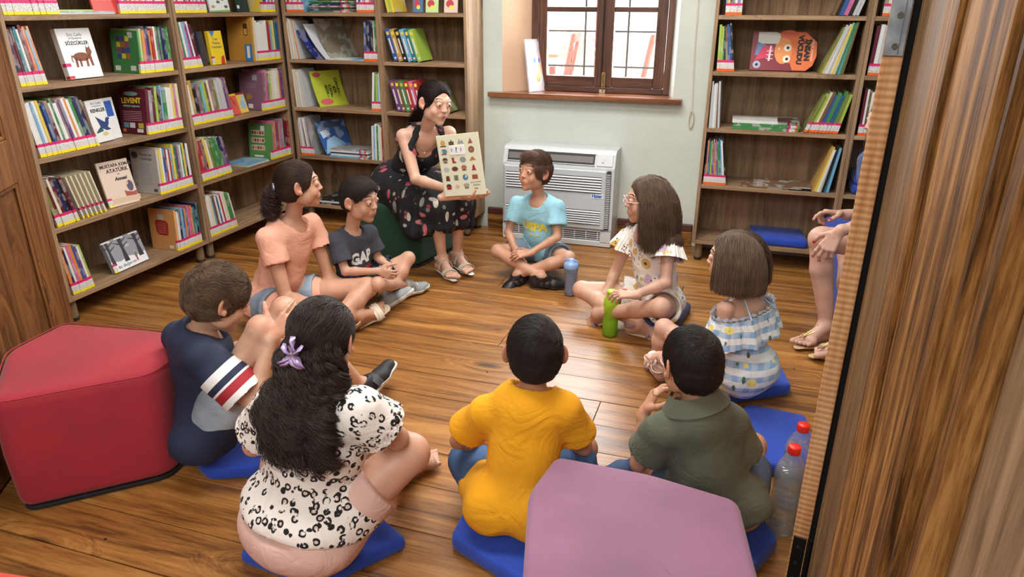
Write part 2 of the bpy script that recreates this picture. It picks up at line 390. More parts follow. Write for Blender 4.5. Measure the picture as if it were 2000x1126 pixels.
def outside():
    gm = N('terrace_stone'); gm.color(lin((236, 226, 214))).setp(Roughness=.8)
    t = struct(MB().box(-9, 6, 4.95, 16, .15, .22).build('floor_terrace', gm.m))
    wl = struct(MB().box(-9, 6, 11, 11.3, .22, .95).build('wall_terrace', plaster_mat((238, 226, 208), 'terrace_wall')))
    iron = plain((52, 46, 46), .6)
    g = empty('window_grille', (-0.95, 5.0, .9))
    tag(g, 'dark iron bars fixed outside the window panes', 'grille')
    for x in (-1.092, -.802): MB().tube([(x + .95, 0, -.1), (x + .95, 0, 1.3)], .007, 8).build('bar', iron, g)
    for z in (1.034, 1.26, 1.62): MB().tube([(-.5, 0, z - .9), (.62, 0, z - .9)], .006, 8).build('bar', iron, g)
    pw = plain((150, 96, 84), .5); pl = plain((186, 128, 104), .5)
    tb = empty('terrace_table', (-2.47, 7.9, .22)); tag(tb, 'wooden table standing outside the left window pane', 'table')
    MB().box(-.45, .55, -.4, .4, .70, .73, .004).build('table_top', pl, tb); MB().box(-.4, .50, -.35, .35, .60, .70, .002).build('apron', plain((205, 196, 190), .6), tb)
    for sx in (-.38, .48):
        for sy in (-.33, .33): MB().box(sx - .03, sx + .03, sy - .03, sy + .03, 0, .6, .004).build('leg', pw, tb)
    def chair(x, y, rz, label):
        r = empty('terrace_chair', (x, y, .22), rz); tag(r, label, 'chair', 'chairs outside the window')
        MB().box(-.21, .21, -.2, .2, .44, .47, .005).build('seat', pl, r)
        for sx in (-.19, .19):
            MB().tube([(sx, -.19, 0), (sx, -.19, .45), (sx, -.28, .95)], .02, 6).build('leg', pw, r)
            MB().tube([(sx, .18, 0), (sx, .18, .44)], .018, 6).build('leg', pw, r)
        MB().box(-.19, .19, -.295, -.27, .88, .96, .005).build('backrest', pw, r)
        MB().tube([(-.18, -.21, .5), (.18, -.275, .9)], .012, 6).tube([(.18, -.21, .5), (-.18, -.275, .9)], .012, 6).build('cross_slats', pw, r)
    chair(-1.90, 7.0, math.radians(95), 'reddish wooden chair outside, at the table seen through the left pane')
    chair(-1.17, 7.0, math.radians(95), 'reddish wooden chair outside, seen at the edge of the right pane')
    po = MB().box(-2.03, -1.87, 9.9, 10.06, .22, 3.0, .01).build('terrace_post', plain((150, 70, 60), .6)); tag(po, 'red-brown post far outside, behind the top of the left pane', 'post')
    rk = random.Random(5); bm = N('pale_bush'); v = bm.coords(); bm.color(bm.ramp(bm.noise(v, 8, 4), [(.35, lin((150, 130, 90))), (.65, lin((235, 225, 205)))])).setp(Roughness=.9)
    for i in range(3):
        m = MB(); cx = -3.2 + i * .55
        for _ in range(90):
            a = rk.uniform(0, 2 * PI); h_ = rk.uniform(0, .8); r_ = rk.uniform(0, .22)
            p = Vector((cx + r_ * math.cos(a), 9.2 + r_ * math.sin(a), .35 + h_)); s_ = .05
            m.add([p, p + Vector((rk.uniform(-s_, s_), 0, s_ * 1.5)), p + Vector((s_, rk.uniform(-s_, s_), s_))], [(0, 1, 2)])
        m.tube([(cx, 9.2, .22), (cx + .03, 9.2, 1.1)], .02, 5)
        tag(m.build('terrace_shrub', bm.m), ['leftmost sunlit shrub seen through the left window pane', 'middle sunlit shrub seen through the left window pane', 'sunlit shrub outside nearest the red-brown post'][i], 'shrub', 'shrubs outside')
outside()

def left_door():
    E = Vector((-2.482, 1.939, 0)); ang = math.atan2(-.859, .512)
    r = empty('door_1', E, ang); r['kind'] = 'structure'
    # local x runs from the free edge to the hinge, local y is the face towards the room (positive)
    W, T, H = 1.15, .04, 2.05
    MB().box(.055, .150, -T, 0, .008, H, .003).build('stile', DOORL, r); MB().box(W - .1, W, -T, 0, .008, H, .003).build('stile', DOORL, r)
    MB().box(.0, .028, -T, .012, .008, H, .009).box(.030, .053, -T, .004, .008, H, .007).build('edge_moulding', DOORL, r)
    for z0, z1 in ((.008, .2), (.835, .985), (1.9, H)): MB().box(.150, W - .1, -T, -.001, z0, z1, .003).build('rail', DOORL, r)
    for z0, z1 in ((.2, .835), (.985, 1.9)):
        MB().box(.150, W - .1, -T + .006, -.014, z0, z1).build('panel', DOORL, r)
        m = MB()
        m.box(.150, .165, -.014, -.004, z0, z1, .004).box(W - .115, W - .1, -.014, -.004, z0, z1, .004).box(.165, W - .115, -.014, -.004, z1 - .015, z1, .004)
        m.box(.165, W - .115, -.014, -.004, z0, z0 + .015, .004); m.build('bead', DOORL, r)
left_door()

def right_door():
    d = Vector((math.sin(math.radians(9.6)), math.cos(math.radians(9.6)), 0))
    ex, ey = .1965, 1.318
    ang = math.atan2(d.y, d.x) - PI / 2
    x = N('sawn_edge'); v = x.coords((1, 1, 1)); w1 = x.n('ShaderNodeTexWave', wave_type='BANDS', bands_direction='Z'); w1.inputs['Scale'].default_value = 26; w1.inputs['Distortion'].default_value = 1.2
    x.l(v, w1.inputs['Vector']); n1 = x.noise(x.coords((30, 30, 2)), 2, 5)
    c = x.ramp(n1, [(.3, lin((176, 118, 68))), (.5, lin((206, 154, 104))), (.75, lin((222, 180, 134)))])
    c = x.mix(x.math('MULTIPLY', w1.outputs['Fac'], .25), c, lin((164, 112, 68)))
    x.color(c).setp(Roughness=.7); x.bump(w1.outputs['Fac'], .5, .002)
    r = empty('door_2', (ex, ey, 0), ang); r['kind'] = 'structure'
    MB().box(0, .031, 0, .9, .012, 2.05, .0015).build('door_leaf', x.m, r)
    # hinge leaves let into the edge
    blk = plain((32, 30, 30), .45, Metallic=.5); gal = N('galvanised'); gv = gal.coords(); gal.color(gal.ramp(gal.noise(gv, 25, 5), [(.35, lin((122, 128, 134))), (.55, lin((150, 156, 162))), (.78, lin((214, 220, 224)))])).setp(Roughness=.4, Metallic=.35)
    h1 = MB().box(.003, .028, -.003, .001, .262, .392, .001).build('hinge', blk, r)
    h1b = MB().tube([(.036, -.004, .255), (.036, -.004, .395)], .006, 8).build('hinge_knuckle', blk, h1)
    m = MB()
    for z in (.286, .328, .37): m.lathe([(.0042, 0), (.0042, .0012), (.0018, .0012), (.0018, .0004)], 10, 0, Matrix.Translation((.0145, -.0045, z)) @ Matrix.Rotation(PI / 2, 4, 'X'))
    m.build('screws', plain((90, 88, 86), .35, Metallic=.8), h1)
    h2 = MB().box(.001, .030, -.004, .001, 1.347, 1.55, .001).build('hinge', gal.m, r)
    MB().box(.021, .0225, -.0048, -.003, 1.35, 1.55).build('seam', plain((90, 95, 100), .5), h2)
    m = MB()
    for z in (1.362, 1.408, 1.455): m.lathe([(.0048, 0), (.0048, .0014), (.002, .0014), (.002, .0002)], 10, 0, Matrix.Translation((.016, -.0055, z)) @ Matrix.Rotation(PI / 2, 4, 'X'))
    m.build('screws', plain((96, 92, 86), .35, Metallic=.7), h2)
    # the jamb lining that runs from the leaf towards the camera
    j = empty('trim_2', (.23, 1.0, 0)); j['kind'] = 'structure'
    Y = lambda v: v - 1.0
    MB().box(.004, .03, Y(1.115), Y(1.292), 0, 2.3, .002).build('rebate_board', wood('greyer_board', 2, lin((88, 64, 42)), lin((116, 88, 60)), lin((136, 106, 74)), .6, 1.6, False, .2), j)  # greyer brown than the other jamb boards
    MB().box(-.001, .03, Y(1.035), Y(1.113), 0, 2.3, .005).build('jamb_board', DOORW[2], j)
    MB().box(.006, .03, Y(.84), Y(1.035), 0, 2.3, .003).build('jamb_board', DOORW[2], j)
    mo = MB()
    for a, b, o in ((.812, .838, -.002), (.785, .810, .006), (.757, .783, -.004), (.728, .755, .004), (.686, .727, -.002)): mo.box(o, .034, Y(a), Y(b), 0, 2.3, .008)
    mo.build('moulding', DOORW[2], j)
    MB().box(.022, .05, Y(.10), Y(.682), 0, 2.3, .002).build('cover_board', wood('grey_oak', 2, lin((122, 98, 76)), lin((158, 128, 98)), lin((182, 150, 118)), .62, 1.3, True, .2), j)
    MB().box(-.0012, .2, Y(1.328), Y(1.40), 0, 2.3).build('gap_shade', plain((12, 9, 8), .9), j)  # near-black box put in for the shade in the gap beside the leaf
right_door()

def aircon():
    r = empty('air_conditioner', (-1.426, 4.245, 0)); tag(r, 'white floor-standing air conditioner against the wall below the window', 'air conditioner')
    body = plain((202, 206, 209), .35); pan = plain((194, 198, 202), .32); dk = plain((58, 58, 60), .5); lou = plain((216, 219, 222), .35)
    prof = rounded([(0, .004), (0, .500), (.008, .515), (.036, .588), (.060, .602), (.205, .602), (.205, .004)], .012, 4)
    n = len(prof); W = .712
    m = MB(); vs = [(x, y, z) for x in (0, W) for y, z in prof]
    m.add(vs, [tuple(range(n)), tuple(reversed(range(n, 2 * n)))] + [(i, n + i, n + (i + 1) % n, (i + 1) % n) for i in range(n)])
    # boolean-free recesses: dark insets laid proud by a hair and framed
    m.build('housing', body, r)
    fp = MB().box(.010, .668, -.022, .002, .118, .488, .006)
    panel = fp.build('front_panel', pan, r)
    MB().box(.669, .694, -.012, .002, .118, .488, .003).build('side_grille_back', dk, r)
    for k in range(30): MB().box(.670, .693, -.016, -.008, .130 + k * .0115, .1345 + k * .0115).build('side_louver', lou, r)
    for (z0, z1, cnt) in ((.350, .448, 6), (.150, .238, 6)):
        MB().box(.030, .640, -.0232, -.020, z0 - .002, z1 + .002).build('slot', dk, panel)
        p = (z1 - z0) / cnt
        for k in range(cnt):
            zc = z0 + p * (k + .5)
            q = MB(); q.add([(.03, -.0225, zc - p * .30), (.64, -.0225, zc - p * .30), (.64, -.031, zc - p * .12), (.03, -.031, zc - p * .12), (.03, -.0235, zc + p * .34), (.64, -.0235, zc + p * .34)], [(0, 1, 3 - 1, 3), (3, 2, 5, 4), (0, 3, 4), (1, 5, 2)])
            q.build('louver', lou, panel)
    # air outlet: slanted dark mouth with two flaps, and the display at its right
    th = math.atan2(.04, .043)
    M = mat4((.03, .0085, .518), (1, 0, 0), (0, math.cos(1.20), math.sin(1.20)), (0, -math.sin(1.20), math.cos(1.20)))
    MB().box(0, .555, -.004, .062, .001, .006, .001, M=M).build('outlet_mouth', plain((40, 38, 38), .5), r)
    for a, b in ((.006, .268), (.276, .549)): MB().box(a, b, .006, .046, .006, .012, .002, M=M).build('flap', plain((112, 108, 104), .4), r)
    MB().box(-.004, .559, -.008, -.003, .002, .010, .001, M=M).box(-.004, .559, .061, .066, .002, .010, .001, M=M).build('outlet_rim', body, r)
    MB().box(.568, .668, -.008, .066, .001, .007, .002, M=M).build('display_cover', plain((210, 213, 218), .2), r)
    MB().box(.61, .618, .03, .034, .007, .0075, M=M).box(.622, .626, .03, .034, .007, .0075, M=M).build('display_light', plain((216, 110, 110), .4), r)
    MB().box(.60, .614, .012, .016, .007, .0075, M=M).build('sensor', dk, r)
    # badge
    bd = MB().box(.578, .655, -.0245, -.021, .318, .347).build('badge', plain((226, 232, 242), .4), panel)
    text_mesh('lettering', 'Haier', .028, plain((30, 92, 176), .4), bd, mat4((.6165, -.0250, .3325), (1, 0, 0), (0, 0, 1), (0, -1, 0)), .0003, squash=1.02, bold=.0012)
    # base with its grille
    MB().box(.028, .640, -.004, .002, .046, .102).build('grille_back', dk, r)
    for k in range(5): MB().box(.028, .640, -.008, -.002, .050 + k * .0125, .0535 + k * .0125).build('grille_bar', lou, r)
    for k in range(9): MB().box(.034 + k * .074, .038 + k * .074, -.009, -.004, .046, .102).build('grille_bar', lou, r)
    MB().box(.0, W, -.010, .002, .004, .040, .004).box(0, W, -.010, .002, .103, .112, .003).box(0, .024, -.010, .002, .03, .112, .003).box(.645, W, -.010, .002, .03, .112, .003).build('base_trim', body, r)
aircon()
def wall_bits():
    m = MB().tube([(-.339, WBY - .012, 2.3), (-.324, WBY - .012, 1.18), (-.306, WBY - .012, .84)], .0018, 5)
    m.tube([(-.345, WBY - .016, 2.3), (-.330, WBY - .016, 1.18), (-.312, WBY - .016, .84)], .0018, 5)
    c = m.build('blind_cord', plain((226, 226, 214), .6)); tag(c, 'white looped blind cord hanging on the wall right of the window', 'cord')
    pts = [(-.306 + .013 * math.cos(a), WBY - .012, .79 + .05 * math.sin(a)) for a in [2 * PI * k / 14 for k in range(15)]]
    MB().tube(pts, .004, 6).build('cord_weight', plain((206, 196, 176), .5), c)
    # small painting leaning on the sill
    p0, p1 = Vector((-1.335, 4.486, .906)), Vector((-1.258, 4.625, .906)); ax = (p1 - p0).normalized(); nrm = Vector((ax.y, -ax.x, 0)); up = (Vector((0, 0, 1)) - nrm * .16 - ax * .0).normalized()
    w, h = .165, .32
    M = mat4(p0 + nrm * .012, ax, up, ax.cross(up))
    cv = N('canvas_print'); v = cv.coords(); n = cv.noise(v, 16, 4); cv.color(cv.ramp(n, [(.35, lin((190, 184, 204))), (.5, lin((216, 212, 220))), (.7, lin((184, 192, 212)))])).setp(Roughness=.5)
    q = MB().box(0, w, 0, h, -.012, 0, .001, M=M).build('painting', cv.m); tag(q, 'small pale painting of a pink face leaning on the window sill', 'painting')
    def disc(nm, cx, cy, rx, ry, col, z=.0008, k=20): MB().add([(cx + rx * math.cos(2 * PI * i / k), cy + ry * math.sin(2 * PI * i / k), z) for i in range(k)], [tuple(range(k))], M=M).build(nm, plain(col, .5), q)
    disc('painted_face', .088, .165, .052, .080, (232, 190, 190)); disc('painted_cheek', .10, .13, .03, .045, (238, 176, 150), .0011)
    disc('painted_eye', .068, .19, .010, .017, (80, 130, 190), .0014); disc('painted_eye', .108, .19, .009, .016, (80, 130, 190), .0014)
    disc('painted_nose', .092, .085, .018, .026, (232, 160, 84), .0014); disc('painted_nose', .094, .12, .010, .04, (236, 176, 130), .0012)
wall_bits()
# ---------------------------------------------------------------- bookcases
ZS = [.13, .465, .785, 1.09, 1.375, 1.69]       # tops of the shelves
TH = .022
def frame_left(y0): return mat4((-2.93, y0, 0), (0, 1, 0), (-1, 0, 0), (0, 0, 1))      # u = +Y, depth = -X
def frame_back(x0, y=4.17): return mat4((x0, y, 0), (1, 0, 0), (0, 1, 0), (0, 0, 1))
def bookcase(M, W, D, label, group='oak laminate bookcases', sides=(1, 1), leg=True, H=2.02, flip=False):
    """M maps (u, depth, z) to the world; W is the outer width"""
    r = empty('bookcase', M @ Vector((W / 2, D / 2, 0))); tag(r, label, 'bookcase', group)
    Mi = Matrix.Translation(-(M @ Vector((W / 2, D / 2, 0)))) @ M
    gu = 1 if abs(M[1][0]) > .5 else 0       # grain axis of the shelves in world terms
    fl = Mi.determinant() < 0
    def bx(nm, a, mat):
        m = MB().box(*a, .0012, M=Mi)
        if fl: m.f = [tuple(reversed(f)) for f in m.f]
        return m.build(nm, mat, r)
    t = .019
    bx('side_panel', (0, t, 0, D, ZS[0] - TH, H), LAM[2]); bx('side_panel', (W - t, W, 0, D, ZS[0] - TH, H), LAM[2])
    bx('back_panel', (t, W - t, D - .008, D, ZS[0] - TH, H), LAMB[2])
    for z in ZS: bx('shelf', (t, W - t, .001, D - .008, z - TH, z), LAM[gu])
    bx('top_panel', (t, W - t, 0, D, H - TH, H), LAM[gu])
    foot = plain((34, 32, 32), .5); lm = LAM[2]
    for u in (.04, W - .04):
        for d in (.045, D - .045):
            p = Mi @ Vector((u, d, 0))
            l = MB().lathe([(.020, .012), (.0225, .02), (.0225, ZS[0] - TH)], 16, M=Matrix.Translation(p)).build('leg', plain((124, 106, 84), .4), r)
            MB().lathe([(.0235, .0), (.0235, .014)], 16, M=Matrix.Translation(p)).build('foot_cap', foot, l)
    return r
DL = .285
U1 = (1.41, .93); U2 = (2.34 - .04, .965); 
YU = [1.335, 2.302, 3.272]      # outer starts of the three left units
WU = [.962, .965, .945]
names = ['oak bookcase on the left wall, mostly hidden behind the open door', 'oak bookcase on the left wall with the snowy tree book on its bottom shelf',
         'oak bookcase on the left wall nearest the room corner']
for y, w, nme in zip(YU, WU, names): bookcase(frame_left(y), w, DL, nme)
bookcase(frame_back(-2.885), .68, DL, 'oak bookcase on the back wall in the corner, left of the reading woman')
bookcase(frame_back(-2.2045), .578, DL, 'oak bookcase on the back wall standing behind the reading woman')
bookcase(frame_back(-.215, 4.17), .756, DL - .005, 'oak bookcase right of the window with a blue cushion on its base')
bookcase(frame_back(.542, 4.17), .76, DL - .005, 'oak bookcase at the right, mostly hidden behind the door edge')

# ---------------------------------------------------------------- books
PINK = plain((214, 40, 112), .5); YEL = plain((244, 222, 40), .5); ORG = plain((238, 104, 40), .5); LBL = plain((232, 232, 230), .5); PAGE = N('page_edges')
_pv = PAGE.coords((1, 1, 1)); PAGE.color(PAGE.ramp(PAGE.noise(_pv, 180, 2), [(.3, lin((206, 200, 184))), (.7, lin((240, 236, 224)))])).setp(Roughness=.8); PAGE = PAGE.m
LBLT = N('barcode_label'); _lv = LBLT.coords((1, 1, 1)); _ln = LBLT.noise(_lv, 420, 1); LBLT.color(LBLT.ramp(_ln, [(.40, lin((120, 120, 124))), (.48, lin((234, 234, 232)))])).setp(Roughness=.5); LBLT = LBLT.m
def cover_mat(c, c2=None, art=0.0):
    key = ('cover', c, c2, art)
    if key in _mc: return _mc[key]
    x = N('printed_cover'); base = lin(c)
    if art > 0:
        v = x.coords(); oi = x.n('ShaderNodeObjectInfo'); cb = x.n('ShaderNodeCombineXYZ'); mm = x.math('MULTIPLY', oi.outputs['Random'], 60.0); x.l(mm, cb.inputs[0]); x.l(mm, cb.inputs[2])
        ad = x.n('ShaderNodeVectorMath', operation='ADD'); x.l(v, ad.inputs[0]); x.l(cb.outputs[0], ad.inputs[1])
        vo = x.n('ShaderNodeTexVoronoi'); vo.inputs['Scale'].default_value = 26; x.l(ad.outputs[0], vo.inputs['Vector'])
        n = x.noise(ad.outputs[0], 14, 2)
        f = x.ramp(n, [(.52, (0, 0, 0)), (.56, (1, 1, 1))], 'LINEAR')
        hs = x.n('ShaderNodeHueSaturation'); x.l(vo.outputs['Color'], hs.inputs['Color']); hs.inputs['Saturation'].default_value = .75; hs.inputs['Value'].default_value = .75
        a = x.mix(0.5, hs.outputs[0], lin(c2 or (235, 235, 230)))
        x.color(x.mix(x.math('MULTIPLY', f, art), base, a))
    else: x.color(base)
    x.setp(Roughness=.32); _mc[key] = x.m; return x.m
CN = dict(white=(227, 227, 226), cream=(223, 214, 189), red=(168, 51, 51), maroon=(100, 36, 49), pink=(200, 105, 147), purple=(111, 70, 130), blue=(51, 90, 154), navy=(34, 40, 83),
          sky=(119, 173, 209), teal=(45, 119, 127), green=(68, 134, 78), lime=(161, 191, 79), yellow=(224, 198, 75), orange=(217, 132, 68), brown=(118, 87, 64), grey=(150, 151, 155), black=(34, 34, 37),
          mauve=(144, 106, 128), olive=(126, 130, 67), gold=(188, 150, 76), silver=(190, 193, 197))
BOOKN = [0]
def book(Mf, u, z, t, hgt, dep, lean, col, label, group, lab='y', inset=.012, yaw=0.0, art=.5, col2=None, bend=0.0, cat='book', name='book', spine=None):
    """one standing book. Mf: case frame, u: spine position on the shelf, lean: radians, positive leans the top towards larger u"""
    base = Mf @ Vector((u, inset, z))
    R = Mf.to_3x3().to_4x4() @ Matrix.Rotation(lean, 4, 'Y') @ Matrix.Rotation(yaw, 4, 'Z')
    fl = R.determinant() < 0
    M = Matrix.Translation(base) @ R
    c = cover_mat(CN.get(col, col), None, art); sp = cover_mat(CN.get(spine or col, col), None, 0 if art < .3 else .28)
    m = MB(); b = .0012
    m.box(0, b, 0, dep, 0, hgt, mi=0).box(t - b, t, 0, dep, 0, hgt, mi=0).box(0, t, -.0012, b, 0, hgt, mi=1)
    if fl: m.f = [tuple(reversed(f)) for f in m.f]
    Ml = R.copy()
    o = m.build(name, [c, sp]); 
    o.matrix_world = M if not fl else M
    tag(o, label, cat, group)
    p = MB().box(b, t - b, b, dep - .003, .003, hgt - .003)
    if fl: p.f = [tuple(reversed(f)) for f in p.f]
    p.build('pages', PAGE, o)
    if lab:
        bot = YEL if lab == 'y' else ORG if lab == 'o' else LBL
        q = MB().box(-.0006, t + .0006, -.0022, .010, .0, .014, mi=0).box(-.0006, t + .0006, -.0022, .010, .014, .045, mi=1).box(-.0006, t + .0006, -.0022, .010, .045, .058, mi=2)
        if fl: q.f = [tuple(reversed(f)) for f in q.f]
        q.build('spine_label', [bot, LBLT, PINK], o)
    if len(label.split()) > 16 or len(label.split()) < 4: print('LABEL', label)
    BOOKN[0] += 1
    return o
ORD = ['first', 'second', 'third', 'fourth', 'fifth', 'sixth', 'seventh', 'eighth', 'ninth', 'tenth', 'eleventh', 'twelfth', 'thirteenth', 'fourteenth', 'fifteenth', 'sixteenth', 'seventeenth', 'eighteenth', 'nineteenth', 'twentieth']
STUFF = []
def run(Mf, k, ua, ub, cols, hgt, lean, where, lab='y', dep=.17, jit=.22, art=.45, inset=.012, hj=.012, flare=0.0, side='left', stuff=False, face=None, fdep=None):
    """a row of books standing against each other between ua and ub on shelf k; where completes the label; face decorates the first cover"""
    z = ZS[k]; rr = random.Random(int(ua * 1000) + k * 77 + len(cols)); n = len(cols); out = []
    ws = [1 + rr.uniform(-jit, jit) for _ in cols]; lns = [math.radians(lean + flare * i / max(1, n - 1)) for i in range(n)]
    sc = (ub - ua - .0006 * n) / sum(w / math.cos(l) for w, l in zip(ws, lns)); u = ua
    for i, c in enumerate(cols):
        tt = ws[i] * sc; h = hgt + rr.uniform(-hj, hj); ln = lns[i]
        cn = c if isinstance(c, str) else 'printed'
        lab_ = '%s book, %s from %s, %s' % (cn, ORD[min(i if side == 'left' else n - 1 - i, 19)], side, where)
        zz = z + .0008 + (tt * math.sin(ln) if ln > 0 else 0)
        d = dep + rr.uniform(-.008, .006)
        o = book(Mf, u, zz, tt, h, d, ln, c, lab_, 'books ' + where, lab, inset + rr.uniform(0, .006), 0, art if not (face and i == 0) else 0)
        if face and i == 0: face(o, d, h)
        if stuff: STUFF.append((o, where))
        out.append(o); u += tt / math.cos(ln) + .0006
    return out
def rc(n, pool, seed):
    r = random.Random(seed); p = pool.split(); out = []
    for i in range(n):
        c = r.choice(p)
        if out and c == out[-1]: c = r.choice(p)
        out.append(c)
    return out
def FT(d, x, y, z=.0006, rot=0.0):   # on the side cover of a standing book: x from the fore edge to the spine, y up
    return mat4((-z, d - x, y), (0, -1, 0), (0, 0, 1), (-1, 0, 0)) @ Matrix.Rotation(rot, 4, 'Z')
def ftxt(o, d, s, x, y, size, col, rot=0.0, **kw): return text_mesh('lettering', s, size, plain(col, .5), o, FT(d, x, y, .0006, rot), .0003, **kw)
def fblob(o, d, nm, pts, col, z=.0005): return MB().add([(-z, d - x, y) for x, y in pts], [tuple(range(len(pts)))]).build(nm, plain(col, .5), o)
def ell(cx, cy, rx, ry, n=14, rot=0.0):
    return [(cx + rx * math.cos(2 * PI * i / n) * math.cos(rot) - ry * math.sin(2 * PI * i / n) * math.sin(rot), cy + rx * math.cos(2 * PI * i / n) * math.sin(rot) + ry * math.sin(2 * PI * i / n) * math.cos(rot)) for i in range(n)]
def rect(a, b, c, d): return [(a, b), (c, b), (c, d), (a, d)]
def f_levent(o, d, h):
    ftxt(o, d, 'LEVENT', .080, h - .062, .036, (236, 220, 60), .03, bold=.0015); fblob(o, d, 'title_band', ell(.08, h - .026, .046, .011, 16), (140, 196, 196)); ftxt(o, d, 'türkiye\'yi geziyorum', .080, h - .088, .013, (140, 206, 206), bold=.0005)
    for k in range(6): fblob(o, d, 'text_line', rect(.022, .112 - k * .009, .142, .1145 - k * .009), (196, 160, 166))
    for x_, c_ in ((.02, (110, 150, 170)), (.06, (220, 226, 226)), (.115, (196, 180, 70))): fblob(o, d, 'back_picture', rect(x_, .030, x_ + .034, .056), c_, .0007)
    fblob(o, d, 'barcode', rect(.105, .008, .145, .026), (226, 226, 226)); fblob(o, d, 'publisher_mark', rect(.012, .008, .034, .024), (226, 120, 80))
def f_orange(o, d, h):
    fblob(o, d, 'red_shape', rounded([(.045, .085), (.125, .08), (.13, .165), (.04, .17)], .02, 3), (176, 46, 40)); fblob(o, d, 'library_tag', rect(.062, .172, .105, .20), (210, 214, 214), .0008)
    for k in range(6): fblob(o, d, 'text_line', rect(.055, .150 - k * .011, .115, .153 - k * .011), (220, 150, 130), .0008)
    fblob(o, d, 'barcode', rect(.12, .010, .15, .028), (226, 226, 222))
def f_green(o, d, h):
    for i in range(3):
        for j in range(4): fblob(o, d, 'cover_square', rect(.035 + i * .028, .07 + j * .028, .059 + i * .028, .094 + j * .028), [(60, 80, 150), (150, 70, 110), (220, 200, 60), (90, 60, 120), (180, 100, 60)][(i * 2 + j) % 5])
    for x_ in (.012, .11): fblob(o, d, 'barcode', rect(x_, .012, x_ + .034, .036), (226, 226, 222))
    fblob(o, d, 'library_tag', rect(.11, .17, .14, .198), (190, 196, 196))
def f_grey(o, d, h):
    for k in range(12): fblob(o, d, 'text_line', rect(.05, .158 - k * .010, .125, .160 - k * .010), (140, 140, 146))
    ftxt(o, d, 'Masha\'nın', .105, h - .03, .021, (60, 60, 70)); ftxt(o, d, 'Günlüğü', .105, h - .052, .021, (60, 60, 70)); ftxt(o, d, 'S', .022, .045, .026, (60, 60, 70)); fblob(o, d, 'ink_picture', ell(.03, h - .035, .022, .018), (90, 90, 96))
    fblob(o, d, 'barcode', rect(.13, .012, .155, .028), (90, 90, 90))
def f_ochre(o, d, h):
    fblob(o, d, 'blue_corner', rect(.12, .0, d, .10), (60, 120, 176)); fblob(o, d, 'library_tag', rect(.135, .02, .155, .09), (226, 226, 220), .0008); fblob(o, d, 'seal_picture', rounded([(.12, .15), (.15, .15), (.15, .22), (.12, .22)], .006, 2), (70, 50, 30))
    fblob(o, d, 'seal_inside', rounded([(.124, .155), (.146, .155), (.146, .19), (.124, .19)], .004, 2), (196, 150, 80), .0008)
def f_mauve(o, d, h):
    fblob(o, d, 'animal_picture', ell(.07, .085, .024, .018), (160, 120, 66)); fblob(o, d, 'animal_picture', ell(.055, .07, .008, .012), (160, 120, 66), .0007); fblob(o, d, 'barcode', rect(.06, .012, .095, .038), (226, 226, 222)); fblob(o, d, 'library_tag', rect(.10, h - .045, .135, h - .012), (160, 160, 166))
    for k in range(4): fblob(o, d, 'text_line', rect(.05, .165 - k * .009, .13, .167 - k * .009), (170, 140, 156))
def f_faces(o, d, h):
    for j in range(3):
        fblob(o, d, 'faces_band', rounded(rect(.02, .055 + j * .048, .125, .09 + j * .048), .01, 2), (206, 186, 166))
        for i in range(5): fblob(o, d, 'small_face', ell(.032 + i * .02, .072 + j * .048, .008, .011, 10), [(150, 80, 60), (206, 140, 110), (110, 70, 50)][(i + j) % 3], .0008)
    fblob(o, d, 'library_tag', rect(.095, .185, .125, .215), (226, 226, 222), .0008); fblob(o, d, 'band', rect(.04, .012, .11, .024), (226, 226, 222))
POOL = 'white blue red green purple sky orange cream teal navy yellow pink grey maroon white white'
L1, L2, L3 = frame_left(YU[0]), frame_left(YU[1]), frame_left(YU[2])
B1, B2 = frame_back(-2.885), frame_back(-2.2045)
R1, R2 = frame_back(-.215, 4.17), frame_back(.542, 4.17)
# left unit behind the door
run(L1, 4, .83, .935, rc(9, POOL, 1), .22, -3, 'next to the door', stuff=True)
run(L1, 3, .855, .938, ['navy', 'red', 'white', 'maroon', 'white'], .24, -4, 'beside the door', stuff=True)
run(L1, 2, .87, .938, ['white', 'brown', 'sky', 'orange', 'white'], .235, -4, 'beside the door', stuff=True)
run(L1, 1, .90, .938, ['lime', 'white'], .22, -2, 'beside the door', stuff=True)
# unit with the snowy tree book
run(L2, 4, .035, .30, rc(18, 'white white red grey cream white purple', 2), .24, -4, 'on top', art=.3, stuff=True)
run(L2, 4, .64, .94, rc(20, 'white red white pink white blue white yellow', 3), .24, 1, 'on top', art=.3, stuff=True)
run(L2, 3, .035, .160, ['navy', 'maroon', 'maroon', 'teal', 'teal', 'white', 'maroon', 'red', 'orange', 'sky', 'orange'], .235, -4, 'in the row left of the striped cat book', flare=-4)
run(L2, 3, .700, .925, ['green', 'lime', 'orange', 'purple', 'navy', 'orange', 'red', 'white', 'green', 'purple', 'green', 'navy', 'navy', 'green', 'green'], .215, 5, 'right of the striped cat book', flare=-5, face=f_green)
run(L2, 2, .045, .362, ['white', 'white', 'sky', 'white', 'yellow', 'navy', 'blue', 'maroon', 'white', 'green', 'white', 'mauve', 'purple', 'white', 'orange', 'white', 'green', 'navy', 'navy', 'brown'], .235, -7, 'in the row left of the blue bird book', flare=-6)
run(L2, 2, .675, .925, ['maroon', 'grey', 'maroon', 'lime', 'black', 'sky', 'green', 'white', 'white', 'yellow', 'pink', 'cream'], .225, 7, 'in the row right of the blue bird book', flare=-6, face=f_levent)
run(L2, 1, .045, .166, ['olive', 'maroon', 'cream', 'maroon', 'navy', 'black', 'maroon'], .225, -9, 'in the row left of the beige books', flare=-4)
